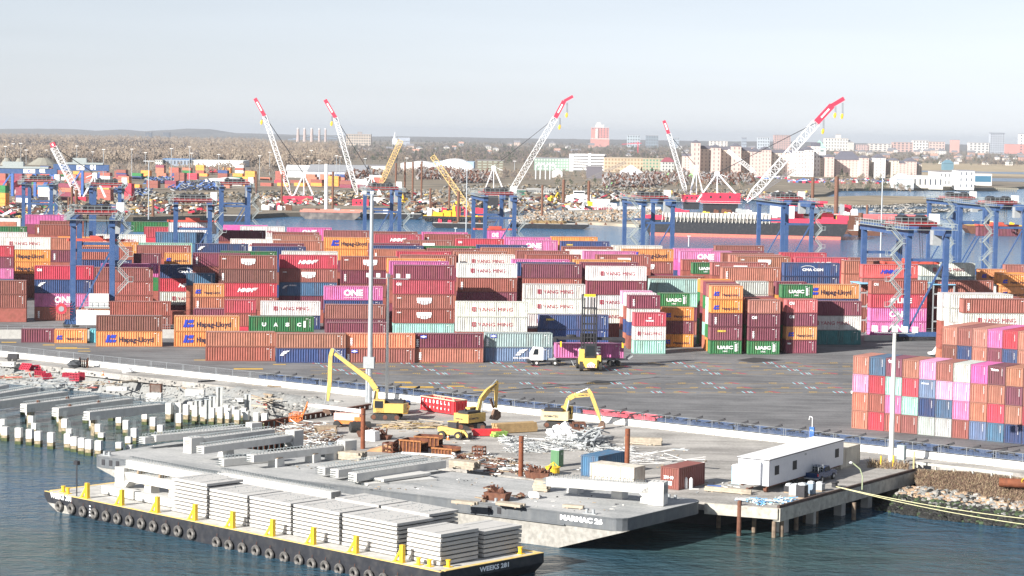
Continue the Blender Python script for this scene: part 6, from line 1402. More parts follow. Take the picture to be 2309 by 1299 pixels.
def derrick(base,tip,redat,peak,Yd,label,mat=lat_w,cab=None,house=None,wid=2.6,bend=None,cable=True,hooks=()):
    """all pixel points at depth Yd"""
    B_=atY(*base,Yd); Tp=atY(*tip,Yd); o=T('derrick_crane',label,'crane',(B_.x,Yd,-1.3),0,'crawler and derrick cranes on the far bank')
    off=Vector((B_.x,Yd,-1.3)); L_=lambda x,y,dy=0: atY(x,y,Yd)-off+Vector((0,dy,0))
    e=MB(); top=L_(*(redat or tip)); lattice(e,L_(*base),top,wid,wid*.95,16,0,.26 if mat is not lat_y else .3); e.build('boom',mat,o)
    if redat:
        e=MB(); pts=[L_(*redat)]+([L_(*bend)] if bend else [])+[L_(*tip)]
        for i,(a,b) in enumerate(zip(pts,pts[1:])): 
            w0=wid*(1.15 if i==0 else .75); e.beam(a,b,w0*.55,w0*.55*1.2)
        e.build('boom_head',cab_r,o); e=MB(); a=pts[0].lerp(pts[1],.3);b=pts[0].lerp(pts[1],.8); e.beam(a+Vector((0,-wid*.36,0)),b+Vector((0,-wid*.36,0)),.1,.9); e.build('name_board',white_p,o)
    if peak:
        pk=L_(*peak); e=MB()
        for dy in (-1.5,1.5):
            e.beam(pk+Vector((0,dy*.4,0)),L_(base[0]+(8 if peak[0]>base[0] else -8),base[1],dy),.7); e.beam(pk+Vector((0,dy*.4,0)),L_(base[0]+(peak[0]-base[0])*1.7,base[1],dy),.5)
            e.beam(pk+Vector((0,dy*.4,0)),L_(peak[0],base[1],dy),.4)
        e.beam(pk,L_(base[0]+(peak[0]-base[0])*1.0-20*(1 if peak[0]>base[0] else -1),peak[1]+8),.3)
        e.bx(pk.x-1.2,pk.x+1.2,-1,1,pk.z-1.5,pk.z+.6); e.build('gantry_frame',mat if mat is not lat_y else lat_w,o)
        e=MB(); q=L_(*(redat or tip))
        for dy in (-.8,-.3,.3,.8): e.tube(pk+Vector((0,dy,0)),q+Vector((0,dy,0)),.13,n=4)
        e.build('pendant_cable',darkm,o)
    if hooks:
        for hx,hy0,hy1 in hooks:
            h=MB(); a=L_(hx,hy0); b=L_(hx,hy1); h.tube(a,b,.08,n=4); h.tube(a+Vector((.5,0,0)),b+Vector((.5,0,0)),.08,n=4); f=h.build('hoist_line',darkm,o); h=MB(); h.blob(b-Vector((0,0,1.0)),(.9,.6,1.5),rnd=random.Random(1)); h.build('hook_block',yellow,f)
    if house:
        x0,x1,y0,y1=house; a=L_(x0,y1);b=L_(x1,y0); e=MB(); e.bx(a.x,b.x,-3.5,3.5,a.z,b.z); 
        hh=e.build('machinery_house',cab or cab_r,o); e=MB()
        for i in range(3): xx=a.x+(b.x-a.x)*(.2+.25*i); e.bx(xx,xx+1.0,-3.56,-3.5,a.z+(b.z-a.z)*.5,a.z+(b.z-a.z)*.75)
        e.build('window',darkm,hh); e=MB(); e.bx(a.x+1,b.x-1,-3,3,-.2,a.z); e.build('turntable',darkm,o)
        e=MB(); e.beam((a.x-1,-4,a.z+.1),(b.x+1,-4,a.z+.1),.15); e.beam((a.x-1,-4,a.z+1.1),(b.x+1,-4,a.z+1.1),.12); e.build('railing',white_p,o)
    return o
derrick((180,445),(118,322),(122,332),(214,392),1230,'white lattice crane leaning left with a short red tip, at far left',wid=3.6,house=(168,196,444,475),cable=False)
derrick((655,440),(575,222),(597,262),(685,392),1300,'leftmost of the two tall white cranes with red heads leaning left',house=(638,706,443,468),hooks=((590,268,272),))
derrick((806,440),(733,225),(757,266),(838,397),1280,'second tall white crane with red head leaning left, behind the tallest mast',house=(795,832,450,468),hooks=((748,262,275),))
derrick((857,418),(904,317),None,None,1500,'yellow lattice boom leaning right between the tall white cranes',mat=lat_y,wid=3.4)
derrick((1063,478),(975,352),None,None,1150,'yellow lattice boom leaning left over the tyre fendered barge',mat=lat_y,wid=2.6)
derrick((1148,440),(1292,217),(1252,266),(1113,376),1260,'tall white crane with red head leaning right in the middle, long cables to the left',house=(1090,1128,428,440),hooks=((1278,232,256),(1262,266,283)),bend=(1272,228),wid=3.2)
derrick((1548,438),(1497,272),(1508,302),(1570,375),1330,'smaller white crane with red tip leaning left beside the black hull',house=(1538,1580,440,455),wid=2.4)
derrick((1683,455),(1903,222),(1840,277),(1617,390),1130,'largest white crane with bent red head leaning far right over the black hull',house=(1582,1668,436,458),bend=(1876,238),wid=4.0,hooks=((1883,240,256),(1899,232,258),(1856,262,292)))
derrick((1706,392),(1641,340),None,None,1700,'short white lattice boom behind the largest crane',wid=3)
derrick((1700,442),(1790,383),None,None,1250,'thin dark lattice boom below the largest white boom',mat=lat_g,wid=1.6)
derrick((1322,406),(1410,366),None,None,1800,'thin dark conveyor boom rising right before the scrap yard',mat=lat_g,wid=2.0)
# ---------------------------------------------------------------- barges and vessels (pixel box: x0,x1,y deck left,y deck right, waterline)
def barge(x0,x1,yd,yw,label,col=hull_black,depth=12,rake=.12,cargo=None,cat='barge',name='moored_barge',ang=0,stripe=None,deckc=None):
    a=at(x0,yw,WZ); s=F_PX/a.y; L=(x1-x0)/s; hh=(yw-yd)/s; o=T(name,label,cat,a,ang,'barges moored along the far bank'); r=min(L*rake,6)
    e=MB(); e.vprism([(0,hh),(L,hh),(L,hh*.6),(L-r,-.6),(r,-.6),(0,hh*.6)],0,depth); e.build('hull',col,o)
    e=MB(); e.bx(.3,L-.3,.3,depth-.3,hh,hh+.05); e.build('deck',deckc or deck_w,o)
    if stripe: e=MB(); e.bx(r,L-r,-.05,0,0,hh*.17); e.build('boot_stripe',stripe,o)
    return o,a,L,hh,s
def onbarge(o,fn,name,mat): e=MB(); fn(e); return e.build(name,mat,o)
def blks(seed,L,hh,depth,n,mats,o,smax=3,zmax=2.5):
    r=random.Random(seed); 
    for i in range(n):
        m=r.choice(mats); e=MB(); x=r.uniform(2,L-4); w_=r.uniform(.8,smax); z=r.uniform(.5,zmax); y=r.uniform(1,depth-3); e.bx(x,x+w_*1.3,y,y+w_,hh+.05,hh+.05+z)
        if z>1.2: e.bx(x+.2,x+w_*.6,y+.2,y+w_*.7,hh+.05+z,hh+.4+z)
        e.build(r.choice(('deck_equipment','winch','deck_crate')),m,o)
mixc=[white_p,cab_r,yellow,grey_p,rust,darkm,white_p]
b=barge(676,812,478,494,'long grey and rust barge with a pale pink edge, second from left',pm('barge_rust',(.13,.12,.12),.8,var=.4,scale=.3,dirt=((.3,.25,.2),.6),dscale=.3),16); onbarge(b[0],lambda e:(e.bx(0,b[2],-.1,.3,b[3],b[3]+1.1),e.bx(0,b[2],15.7,16.1,b[3],b[3]+1.1)),'bulwark',pm('pink_edge',(.62,.22,.17),.7)); blks(1,b[2],b[3],15,6,mixc,b[0])
b=barge(805,950,481,493,'black barge with yellow lights right of the pink edged barge'); blks(2,b[2],b[3],12,8,mixc,b[0])
b=barge(575,665,474,483,'black work barge carrying the leftmost tall crane'); blks(3,b[2],b[3],12,12,mixc,b[0],4,4)
b=barge(495,556,486,499,'short black barge by the left gantry cranes')
b=barge(952,1100,487,500,'black barge with tyre fenders carrying red cabins and yellow rails',hull_black,14,deckc=yellow); blks(4,b[2],b[3],14,14,[cab_r,yellow,white_p,cab_r],b[0],4,5)
for i in range(12):
    e=MB(); e.torus((2+i*2.4,-.2,1.2),(0,1,0),.7,.28,10,5); e.build('tyre',rubber,b[0])
b=barge(974,1100,503,514,'low black flat barge with raked left end in front of the tyre fendered one'); blks(5,b[2],b[3],12,6,[rust,darkm,cab_r],b[0],2,1.5)
b=barge(1168,1328,504,515,'low black barge with a mound of brown earth',hull_black,14); onbarge(b[0],lambda e:[e.blob((8+i*3.2,6,b[3]),(3.2,3,1.6),rnd=random.Random(i)) for i in range(5)],'earth_mound',pm('earth_load',(.22,.15,.07),.95,var=.3)); onbarge(b[0],lambda e:[e.vprism([(6+i*7,b[3]),(7.4+i*7,b[3]),(6.7+i*7,b[3]+1.3)],.2,.8) for i in range(6)],'deck_brace',rust)
b=barge(1280,1490,464,477,'white topped pontoon with dark company lettering across the channel',pm('pontoon_white',(.7,.7,.68),.6,var=.05),14,.02); add_text(b[0],'WEEKS MARINE',(b[2]*.18,-.05,.5),b[2]*.3,txt_r,0,.04,b[3]*.7); blks(6,b[2],b[3],12,10,[yellow,grey_p,white_p],b[0],4,3)
b=barge(1275,1375,448,465,'white pushboat with wheelhouse behind the lettered pontoon',white_p,8,cat='boat',name='push_boat'); onbarge(b[0],lambda e:(e.bx(3,16,1,7,b[3],b[3]+2.6),e.bx(5,12,1.5,6.5,b[3]+2.6,b[3]+5)),'wheelhouse',white_p); onbarge(b[0],lambda e:e.bx(5.2,11.8,1.44,1.5,b[3]+3.4,b[3]+4.4),'window',glass)
# big dredger hull right
b=barge(1452,1905,488,531,'huge black ship hull with red waterline and pale ribbed bulwark',hull_black,24,.03,cat='ship',name='dredge_hull',stripe=pm('boot_red',(.58,.16,.12),.7,var=.15),ang=R(-9)); o,a,L,hh,s=b
e=MB()
for i in range(30): e.beam((8+i*L*.55/30,-.2,hh*.75),(8.6+i*L*.55/30,-.2,hh+2.2),.35,.5)
e.bx(8,8+L*.57,0,.3,hh*.8,hh+2.2); e.build('bulwark',pm('bulwark_grey',(.55,.53,.48),.7,var=.15,dirt=((.35,.2,.12),.5)),o)
e=MB(); e.bx(L*.62,L,-.05,.25,hh*.84,hh+.6); e.bx(0,9,-.05,.25,hh*.85,hh+.8); e.build('red_band',cab_r,o); blks(7,L,hh,22,40,[cab_r,white_p,grey_p,yellow,rust],o,5,3.5)
e=MB(); e.bx(L*.62,L*.74,2,12,hh,hh+6); e.build('white_cabin',white_p,o); e=MB(); e.bx(L*.6,L*.9,1,14,hh+7.5,hh+8.3); e.bx(L*.62,L*.88,2,12,hh+6,hh+7.5); e.build('bridge_roof',cab_r,o)
b=barge(1880,1945,485,527,'black and rust stern of a hull at right of the red waterline ship',rust,16); blks(8,b[2],b[3],14,8,[white_p,cab_r,grey_p],b[0],4,5)
b=barge(1885,2100,488,512,'long pink topped barge right of the big hull',hull_black,14,.05); onbarge(b[0],lambda e:(e.bx(0,b[2],-.1,.3,b[3]*.8,b[3]+.8),e.bx(0,b[2],13,14,b[3],b[3]+1)),'bulwark',pm('pink_edge2',(.70,.14,.14),.7))
b=barge(2180,2420,508,527,'rust and yellow decked barge at the right edge',rust,14,.05,deckc=yellow); blks(9,b[2],b[3],12,14,[white_p,yellow,cab_r,rust],b[0],3,2)
b=barge(2236,2420,466,473,'low dark float with clutter near the right edge',hull_black,10,.05); blks(10,b[2],b[3],8,10,[white_p,yellow,cab_r],b[0],3,1.5)
b=barge(1915,1990,520,531,'short rust hulled tug with white cabin at right',rust,8,cat='boat',name='tug_boat'); onbarge(b[0],lambda e:(e.bx(3,9,1,6,b[3],b[3]+2.5),e.bx(4,7,1.5,5,b[3]+2.5,b[3]+4.3)),'wheelhouse',white_p)
# rusty spuds / piles on the far side
for i,(px,y0,y1,r_) in enumerate(((735,370,474,.8),(750,387,470,.55),(578,393,445,.5),(635,393,467,.5),(892,368,460,.5),(912,366,462,.5),(930,365,458,.5),(950,364,455,.5),(970,425,478,.5),(1013,400,478,.5),(1033,432,500,.6),(1222,418,490,.5),(1270,405,465,.75),(1327,408,465,.75),(345,450,488,.6),(162,420,470,.6),(172,428,475,.7),(155,445,478,.5),(578,395,440,.6),(1832,400,450,1.0),(1885,398,478,1.1),(1940,480,525,.9),(1955,462,490,.6),(97,430,452,.5),(1505,448,456,.5),(820,430,470,.5))):
    p=at(px,y1,-1.2); hh=(y1-y0)*p.y/F_PX; o=T('steel_spud',f'far rusty steel spud or mooring pile, {ORD(i)} in list','pile',p,0,'rusty spuds across the channel'); e=MB(); e.tube((0,0,-2),(0,0,hh),r_*1.15,n=8); e.build('tube',pm('spud_brown',(.17,.08,.05),.8,var=.2) if px!=735 else lat_w,o)
sp=sorted([o for o in bpy.data.objects if o.name.startswith('steel_spud')],key=lambda o:o.location.x/o.location.y)
for i,o in enumerate(sp): o['label']=f'rusty steel spud pile across the channel, {ORD(i)} from the left'
# bank clutter: many small blocks
junk('bank_clutter','jumble of plant, drums, cabins and pipes along the far work bank','clutter',[(80,480,90,12,.2),(250,478,90,10,.1),(420,470,80,14,.1),(700,455,110,9,.1),(900,450,90,14,.1),(1150,468,90,9,.1),(1000,470,80,10,.1),(1240,460,90,12,.1),(1420,446,90,7,.1),(1600,448,90,6,.1),(1760,446,60,6,.1)],[cab_r,white_p,yk,rust,darkm,grey_p,rust,rust,darkm,darkm,concrete,wood,stone,stone2,stone,wood,pm('clutter_brown',(.2,.15,.1),.9),darkm,grey_p,wood],3600,41,(.8,4.5),2.6,(.35,1.3),z=-1.2)
junk('yard_racks','dark blue stacked racks and chassis in the far left yard','racks',[(445,424,60,6,0.1),(370,412,40,3,0.1),(300,440,40,4,.1)],[blue_p,darkm,pm('navy_rack',(.03,.05,.12),.7),grey_p],1500,45,(2,6),3.0,(.3,1.0),z=-1.2)
junk('scrub','dark scrub and weeds over the far left yard','scrub',[(400,455,180,16),(150,462,120,10),(700,442,120,6),(1000,440,200,8),(1500,436,200,6),(1250,430,250,10)],[pm('scrub_dark',(.09,.08,.06),.95,var=.3),pm('scrub_tan',(.25,.2,.14),.95,var=.3),stone],4200,46,(.8,3.5),1.6,(.4,1.3),z=-1.2)
junk('spit_rocks','pale rubble along the far spit','rocks',[(1330,492,110,8),(1430,487,60,9),(1240,492,50,9),(1180,500,30,6)],[stone,stonew,stone2],2600,42,(.6,1.9),1.5,(.4,1.0),z=-1.9)
junk('shore_stones','dark and pale stones along the peninsula shore','rocks',[(1950,467,110,2.0),(2100,464,90,2),(2080,476,110,3)],[stone,stoned,stonew],1500,43,(.6,2),.5,(.3,.8),z=-2.6)
junk('scrap_mountain','grey brown heap of scrap metal by the green grabs','scrap',[(1490,410,60,8),(1420,418,60,7),(980,400,40,5),(1060,408,50,5),(820,408,40,4),(1640,412,60,5)],[pm('scrap_brown',(.20,.16,.14),.9,var=.4,scale=.5),pm('scrap_grey',(.28,.27,.27),.8),rust],5200,44,(1.0,4),8,(.4,1.3),z=-1.2)
for i in range(8):
    x=(1105,1180,1245,1290,1030,960,915,860)[i]; y=(462,458,456,452,470,466,462,458)[i]
    p=at(x,y,-1.2); o=T('work_excavator' if i%2==0 else 'work_cabin',('small yellow digger working on the far bank' if i%2==0 else 'small white cabin on the far bank')+f', {ORD(i//2)} listed of its kind','digger' if i%2==0 else 'cabin',p,R(20*i),'plant on the far bank'); e=MB()
    if i%2==0: e.bx(-2.5,2.5,-1.5,1.5,.8,3); e.bx(-1,1,-.8,.8,3,4.2); e.build('house',yellow,o); e=MB(); e.bx(-2.5,2.5,-1.8,-1,0,.8); e.bx(-2.5,2.5,1,1.8,0,.8); e.build('track',rubber,o); e=MB(); e.beam((2,0,2),(5,0,6),.8); e.beam((5,0,6),(7.5,0,2),.6); e.build('boom',yellow,o)
    else: e.bx(-5,5,-1.8,1.8,.3,3.2); e.build('body',white_p,o); e=MB(); e.bx(-3,-2,-1.85,-1.8,1.5,2.5); e.bx(1,2,-1.85,-1.8,1.5,2.5); e.build('window',glass,o)
# ================================================================ far buildings, woods, hills
def fb(x0,x1,yt,yb,depth=None,z=-1.2):
    yb=max(yb,yh(x0)+21)
    a=at(x0,yb,z); s=F_PX/a.y; return a,(x1-x0)/s,(yb-yt)/s,s
wallm={}
def wm(c): 
    k='wall_%02d%02d%02d'%tuple(int(v*99) for v in c); return pm(k,c,.8,var=.06,scale=.05)
def building(x0,x1,yt,yb,col,label,win=None,roof='flat',rc=(.25,.24,.25),depth=None,name='building',cat='building',wr=3,wc=8,wcol=None,group=None,ang=0):
    a,L,H_,s=fb(x0,x1,yt,yb); D=depth or max(12,L*.5); o=T(name,label,cat,a,ang,group)
    e=MB(); e.bx(0,L,0,D,-1,H_); e.build('wall',wm(col),o)
    e=MB()
    if roof=='flat': e.bx(-.4,L+.4,-.4,D+.4,H_,H_+(max(.6,.03*H_) if name!='apartment_block' else .13*H_))
    elif roof=='gable': e.xprism([(-.5,H_),(D+.5,H_),(D/2,H_+min(D*.22,H_*.75))],-.5,L+.5)
    elif roof=='gable_y': e.vprism([(-.5,H_),(L+.5,H_),(L/2,H_+L*.34)],-.5,D+.5)
    elif roof=='hip': e.add([(-.6,-.6,H_),(L+.6,-.6,H_),(L+.6,D+.6,H_),(-.6,D+.6,H_),(L*.3,D/2,H_+min(L,D)*.35),(L*.7,D/2,H_+min(L,D)*.35)],[(0,1,5,4),(1,2,5),(2,3,4,5),(3,0,4),(3,2,1,0)])
    elif roof=='dome':
        n=12; pr=[(L*(.5-.5*math.cos(math.pi*i/n)),H_*0.3+H_*.9*math.sin(math.pi*i/n)) for i in range(n+1)]; e.vprism(pr,-.3,D+.3)
    e.build('roof',wm(rc),o)
    if win:
        e=MB(); 
        for r in range(wr):
            for c in range(wc):
                x=L*(c+.5)/wc; z=H_*(r+.55)/wr; ww=L/wc*win; hh=H_/wr*.5; e.bx(x-ww/2,x+ww/2,-.25,0,z-hh/2,z+hh/2)
        e.build('window',wm(wcol or (.10,.11,.13)),o)
    return o
B_=building
B_(1333,1372,288,326,(.52,.22,.20),'tall stepped red brick tower on the skyline',.4,wr=9,wc=6,rc=(.45,.46,.47),name='brick_tower',cat='tower')
bt_=[q for q in bpy.data.objects if q.name.startswith('brick_tower')][0]
s_=F_PX/bt_.location.y; Ht=(max(326,yh(1333)+21)-288)/s_; e=MB(); e.bx(9/s_,28/s_,2,30,Ht,Ht+7/s_); e.bx(12/s_,20/s_,4,26,Ht+7/s_,Ht+12/s_); q=e.build('penthouse',wm((.62,.60,.58)),bt_)
e=MB(); e.bx(-1/s_,40.5/s_,-3,60,0,Ht*.42); e.bx(2/s_,16/s_,-2,40,Ht*.42,Ht*.9); e.build('lower_storeys',wm((.50,.24,.21)),bt_)
e=MB(); e.bx(9/s_,14/s_,-3.4,-3,Ht*.45,Ht*.95); e.bx(-1/s_,40.5/s_,-3.4,-3,Ht*.40,Ht*.43); e.build('stone_band',wm((.66,.62,.58)),bt_)
B_(780,836,303,332,(.44,.38,.32),'tan slab block with dark window bands behind the second tall crane',.55,wr=5,wc=10,rc=(.3,.28,.27))
B_(806,816,298,303,(.3,.26,.25),'small dark plant room on the tan slab block',depth=14,name='plant_room')
B_(2232,2264,301,331,(.40,.43,.48),'dark topped high rise at the right skyline',.6,wr=9,wc=6,rc=(.1,.11,.14))
B_(2298,2330,303,330,(.78,.78,.77),'white high rise at the right edge',.4,wr=7,wc=4); B_(2260,2330,325,336,(.55,.25,.22),'low pink brick block between the two high rises')
B_(1745,1782,305,332,(.45,.30,.27),'brick apartment slab behind the big crane cables',.5,wr=8,wc=7); B_(1860,1912,312,328,(.66,.62,.56),'white hospital like block left of the brick roofs',.4,wr=4,wc=8); B_(1885,1895,304,312,(.66,.62,.56),'small upper storey on the white hospital block',depth=20,name='upper_storey')
B_(2143,2163,316,328,(.55,.32,.28),'small pink block on the right skyline'); B_(1890,1925,321,334,(.52,.5,.46),'grey hall roofed block under the hospital',roof='hip')
for i,(x0,x1,yt,yb,c) in enumerate(((1414,1443,305,324,(.38,.44,.48)),(1456,1484,306,322,(.2,.24,.28)),(1515,1531,311,324,(.35,.4,.45)),(1672,1683,310,323,(.3,.34,.4)),(1708,1735,310,326,(.45,.5,.55)),(328,342,298,310,(.10,.12,.15)),(368,383,298,310,(.10,.12,.15)),(2013,2058,321,332,(.5,.34,.3)),(2058,2093,317,330,(.66,.62,.58)),(2095,2130,320,331,(.6,.45,.4)),(1960,2010,324,335,(.6,.55,.5)),(1930,1958,326,335,(.5,.35,.32)),(2185,2230,322,331,(.6,.58,.55)),(1600,1640,318,328,(.65,.6,.55)))):
    B_(x0,x1,yt,yb,c,f'distant skyline block, {ORD(i)} listed, {"dark" if sum(c)<.6 else "pale"} walled',.5,wr=4,wc=5,group='distant skyline blocks')
sk=sorted([o for o in bpy.data.objects if o.get('group')=='distant skyline blocks'],key=lambda o:o.location.x/o.location.y)
for i,o in enumerate(sk): o['label']='distant small skyline block, '+ORD(i)+' from the left'
# power station chimneys
for i,(x,yt) in enumerate(((672,289),(687,289),(703,289),(720,290),(734,290))):
    a=at(x,320,-1); s=F_PX/a.y; o=T('chimney_stack',f'power station chimney on the horizon, {ORD(i)} from left','chimney',a,0,'chimneys on the horizon'); hh=(320-yt)/s; e=MB(); e.tube((0,0,0),(0,0,hh),4.2/s if i<3 else 3/s,2.6/s if i<3 else 1.9/s,n=10); e.build('stack',wm((.42,.33,.30)),o); e=MB(); e.tube((0,0,hh*.92),(0,0,hh*1.0),2.9/s,2.7/s,n=10); e.build('band',wm((.62,.6,.58)),o)
o=T('steel_bridge','faint blue steel truss bridge below the chimneys','bridge',at(650,318,-1),0); s=F_PX/at(650,318,-1).y; e=MB(); P=[(0,3),(15,6),(40,10),(56,17),(75,10),(95,10),(110,12)]
for (a,b),(c,d_) in zip(P,P[1:]): e.beam((a/s,0,b/s),(c/s,0,d_/s),1.0/s)
e.beam((0,0,4/s),(110/s,0,7/s),1.2/s); e.build('truss',wm((.2,.26,.35)),o)
# church, water tower, pylons
o=T('church','church with a slender white steeple left of centre','church',at(890,330,-1.2),0); s=F_PX/at(890,330,-1.2).y; e=MB(); e.bx(-6/s,6/s,0,10/s,0,18/s); e.build('tower',wm((.5,.52,.55)),o); e=MB(); e.tube((0,4/s,18/s),(0,4/s,33/s),4/s,.3/s,n=6); e.build('spire',wm((.55,.58,.6)),o); e=MB(); e.bx(6/s,34/s,0,12/s,0,12/s); e.xprism([(-1/s,12/s),(13/s,12/s),(6/s,20/s)],6/s,34/s); e.build('nave',wm((.3,.33,.38)),o)
# warehouses
B_(432,548,362,375,(.74,.74,.72),'long white flat warehouse left of the tall cranes',roof='flat',rc=(.6,.62,.6),depth=60,name='warehouse',cat='warehouse'); B_(367,428,359,374,(.28,.33,.40),'blue roofed low building left of the white warehouse',.4,wr=1,wc=8,rc=(.10,.25,.5),name='warehouse',cat='warehouse',depth=40); B_(349,366,361,374,(.6,.6,.55),'small pale building beside the blue roofed one',.4,wr=2,wc=4,depth=20)
B_(693,822,386,405,(.45,.48,.54),'grey gabled shed with blue lower wall between tall cranes',roof='gable',rc=(.30,.31,.33),depth=75,name='gabled_shed',cat='shed'); B_(645,700,384,400,(.50,.51,.51),'white roofed shed left of the grey gabled one',roof='gable',rc=(.55,.56,.57),depth=22,name='shed',cat='shed')
B_(815,870,374,392,(.72,.72,.7),'long white low shed right of the grey gabled one',depth=50,name='shed',cat='shed')
B_(903,985,368,386,(.70,.71,.72),'left white barrel vaulted hall',roof='dome',rc=(.76,.76,.76),depth=90,name='vaulted_hall',cat='hall'); B_(976,1068,364,392,(.32,.42,.52),'right white barrel vaulted hall with blue end',roof='dome',rc=(.76,.76,.76),depth=80,name='vaulted_hall',cat='hall')
B_(462,545,404,417,(.78,.78,.77),'white fabric dome on the far container yard',roof='dome',rc=(.84,.84,.83),depth=45,name='fabric_dome',cat='dome')
for i,(x,w_) in enumerate(((0,32),(30,28),(62,72))):
    a=at(x+w_/2,372,-1.2); s=F_PX/a.y; o=T('gravel_mound',f'olive grey gravel mound behind the blue girder, {("left","middle small","right large")[i]}','mound',a,0,'gravel mounds'); e=MB(); e.tube((0,0,0),(0,0,(16 if i!=1 else 15)/s),w_*.5/s,w_*.16/s,n=14); e.build('heap',wm((.24,.23,.19)),o)
# blue quay crane girders
for i,(x0,x1,y0,y1,num,yl_) in enumerate(((-60,128,378,390,'02',430),(120,245,370,384,'01',425))):
    a=at(x0,440,-1.0); s=F_PX/a.y; z0=(440-y1)/s; z1=(440-y0)/s; L=(x1-x0)/s; o=T('quay_crane',f'far blue gantry with white number {"zero two" if i==0 else "zero one"} on its girder','gantry crane',a,0,'far blue gantries'); e=MB(); e.bx(0,L,0,2.5,z0,z1); e.build('girder',bl_l,o); e=MB(); e.bx(L*.2,L*.9,-.5,3,z1,z1+1.2); e.bx(L*.35,L*.6,-.5,3,z1+1.2,z1+4); e.build('walkway',walk,o)
    for k in (.45,.72,.95) if i==0 else (.0,.5): e=MB(); e.bx(L*k,L*k+1.5,0,2.5,-1,z0); e.build('leg',blue_p,o); e=MB(); e.beam((L*k-.1,1,z0),(L*k-8,1,z0-12),.9); e.build('brace',blue_p,o)
    add_text(o,num,(L*(.79 if i==0 else .66),-.1,z0+.6),3.6,txt_w,0,.06); add_text(o,'C',(L*.65 if i==0 else L*.45,-.16,z0+.7),1.6,txt_b,0,.08); e=MB(); e.bx(L*.6,L*.74,-.12,0,z0+.4,z1-.3) if i==0 else e.bx(L*.42,L*.56,-.12,0,z0+.4,z1-.3); e.build('logo_board',white_p,o)
# parking structure, green and timber framed blocks
a,L,H_,s=fb(1283,1362,347,386); o=T('parking_structure','white multi storey parking structure with dark floor bands','parking garage',a,R(-6)); e=MB()
for k in range(6): e.bx(0,L,0,45,H_*k/6+H_*.07,H_*(k+1)/6-.0)
e.bx(0,L*.12,-.4,40,0,H_); e.bx(L*.55,L*.62,-.4,3,0,H_*1.05); e.build('floor_band',wm((.80,.80,.79)),o); e=MB(); e.bx(.5,L-.5,.6,44,0,H_*.97); e.build('dark_interior',wm((.10,.10,.11)),o)
B_(1205,1282,357,384,(.24,.34,.28),'green sheathed apartment block under construction',.5,wr=4,wc=12,rc=(.33,.34,.37),depth=50,name='green_block',wcol=(.55,.58,.55))
B_(1362,1450,356,388,(.50,.40,.29),'timber framed apartment block under construction',.45,wr=4,wc=12,rc=(.45,.38,.3),depth=50,name='timber_block',wcol=(.30,.22,.14)); B_(1440,1500,358,386,(.42,.38,.28),'second timber framed block with green sheathing',.4,wr=4,wc=8,rc=(.5,.42,.3),depth=40,name='timber_block',wcol=(.1,.28,.2))
B_(1492,1520,365,393,(.50,.50,.46),'pale apartment block with a dark red roof',.4,wr=4,wc=4,roof='hip',rc=(.28,.08,.10),depth=24)
# long pink and white apartment complex
pinkc=(.57,.45,.41); creamc=(.60,.53,.45); whitec=(.68,.68,.66); rfc=(.13,.13,.16)
def apt(x0,x1,yt,yb,c,lb,roof='gable_y',wc=4,wr=7):
    yb=yh(x0)+(80 if roof!='gable_y' else 80.6)
    return B_(x0,x1,yt,yb,c,lb,(.22),roof=roof,rc=rfc,wr=wr,wc=wc,depth=28,name='apartment_block',wcol=(.25,.2,.2),group='apartment complex by the water')
seg=[(1541,1562,352,395,pinkc,'flat'),(1561,1578,322,395,pinkc,'gable_y'),(1578,1604,336,395,creamc,'flat'),(1604,1624,333,395,pinkc,'gable_y'),(1624,1650,338,395,creamc,'flat'),(1650,1670,330,396,pinkc,'gable_y'),(1670,1692,340,396,creamc,'flat'),(1692,1716,342,396,pinkc,'gable_y'),(1716,1738,338,396,pinkc,'gable_y'),(1738,1765,345,396,creamc,'flat'),(1765,1790,345,396,pinkc,'flat'),(1790,1812,340,396,whitec,'gable_y'),(1812,1834,338,396,whitec,'gable_y'),(1834,1848,330,396,whitec,'flat'),(1848,1864,356,396,creamc,'flat'),(1862,1880,354,396,pinkc,'gable_y'),(1880,1942,360,397,pinkc,'hip'),(1942,1958,356,397,pinkc,'gable_y'),(1958,1972,362,397,creamc,'flat'),(1972,1996,356,398,whitec,'gable_y'),(1996,2010,364,398,pinkc,'flat'),(2010,2026,362,398,creamc,'gable_y'),(2026,2042,368,398,pinkc,'gable_y'),(2042,2066,364,398,pinkc,'gable_y'),(2066,2078,370,398,creamc,'hip')]
for i,(x0,x1,yt,yb,c,rf) in enumerate(seg): apt(x0,x1,yt,yb,c,f'{ {pinkc:"pink",creamc:"cream",whitec:"white"}[c]} wing of the waterside apartment complex, {ORD(i)} section from left',rf,max(2,int((x1-x0)/7)))
a,L,H_,s=fb(1835,1860,333,396); o=T('corner_tower','white corner tower with green pyramid roof in the apartment complex','tower',a,0); e=MB(); e.bx(0,L,-3,18,0,H_); e.build('wall',wm(whitec),o); e=MB(); e.add([(-.5,-3.5,H_),(L+.5,-3.5,H_),(L+.5,18,H_),(-.5,18,H_),(L/2,8,H_+17/s)],[(0,1,4),(1,2,4),(2,3,4),(3,0,4),(3,2,1,0)]); e.build('roof',wm((.32,.55,.45)),o); e=MB(); e.bx(L*.2,L*.8,-3.2,-3,H_*.86,H_*.93); e.build('louvre',wm((.2,.25,.25)),o)
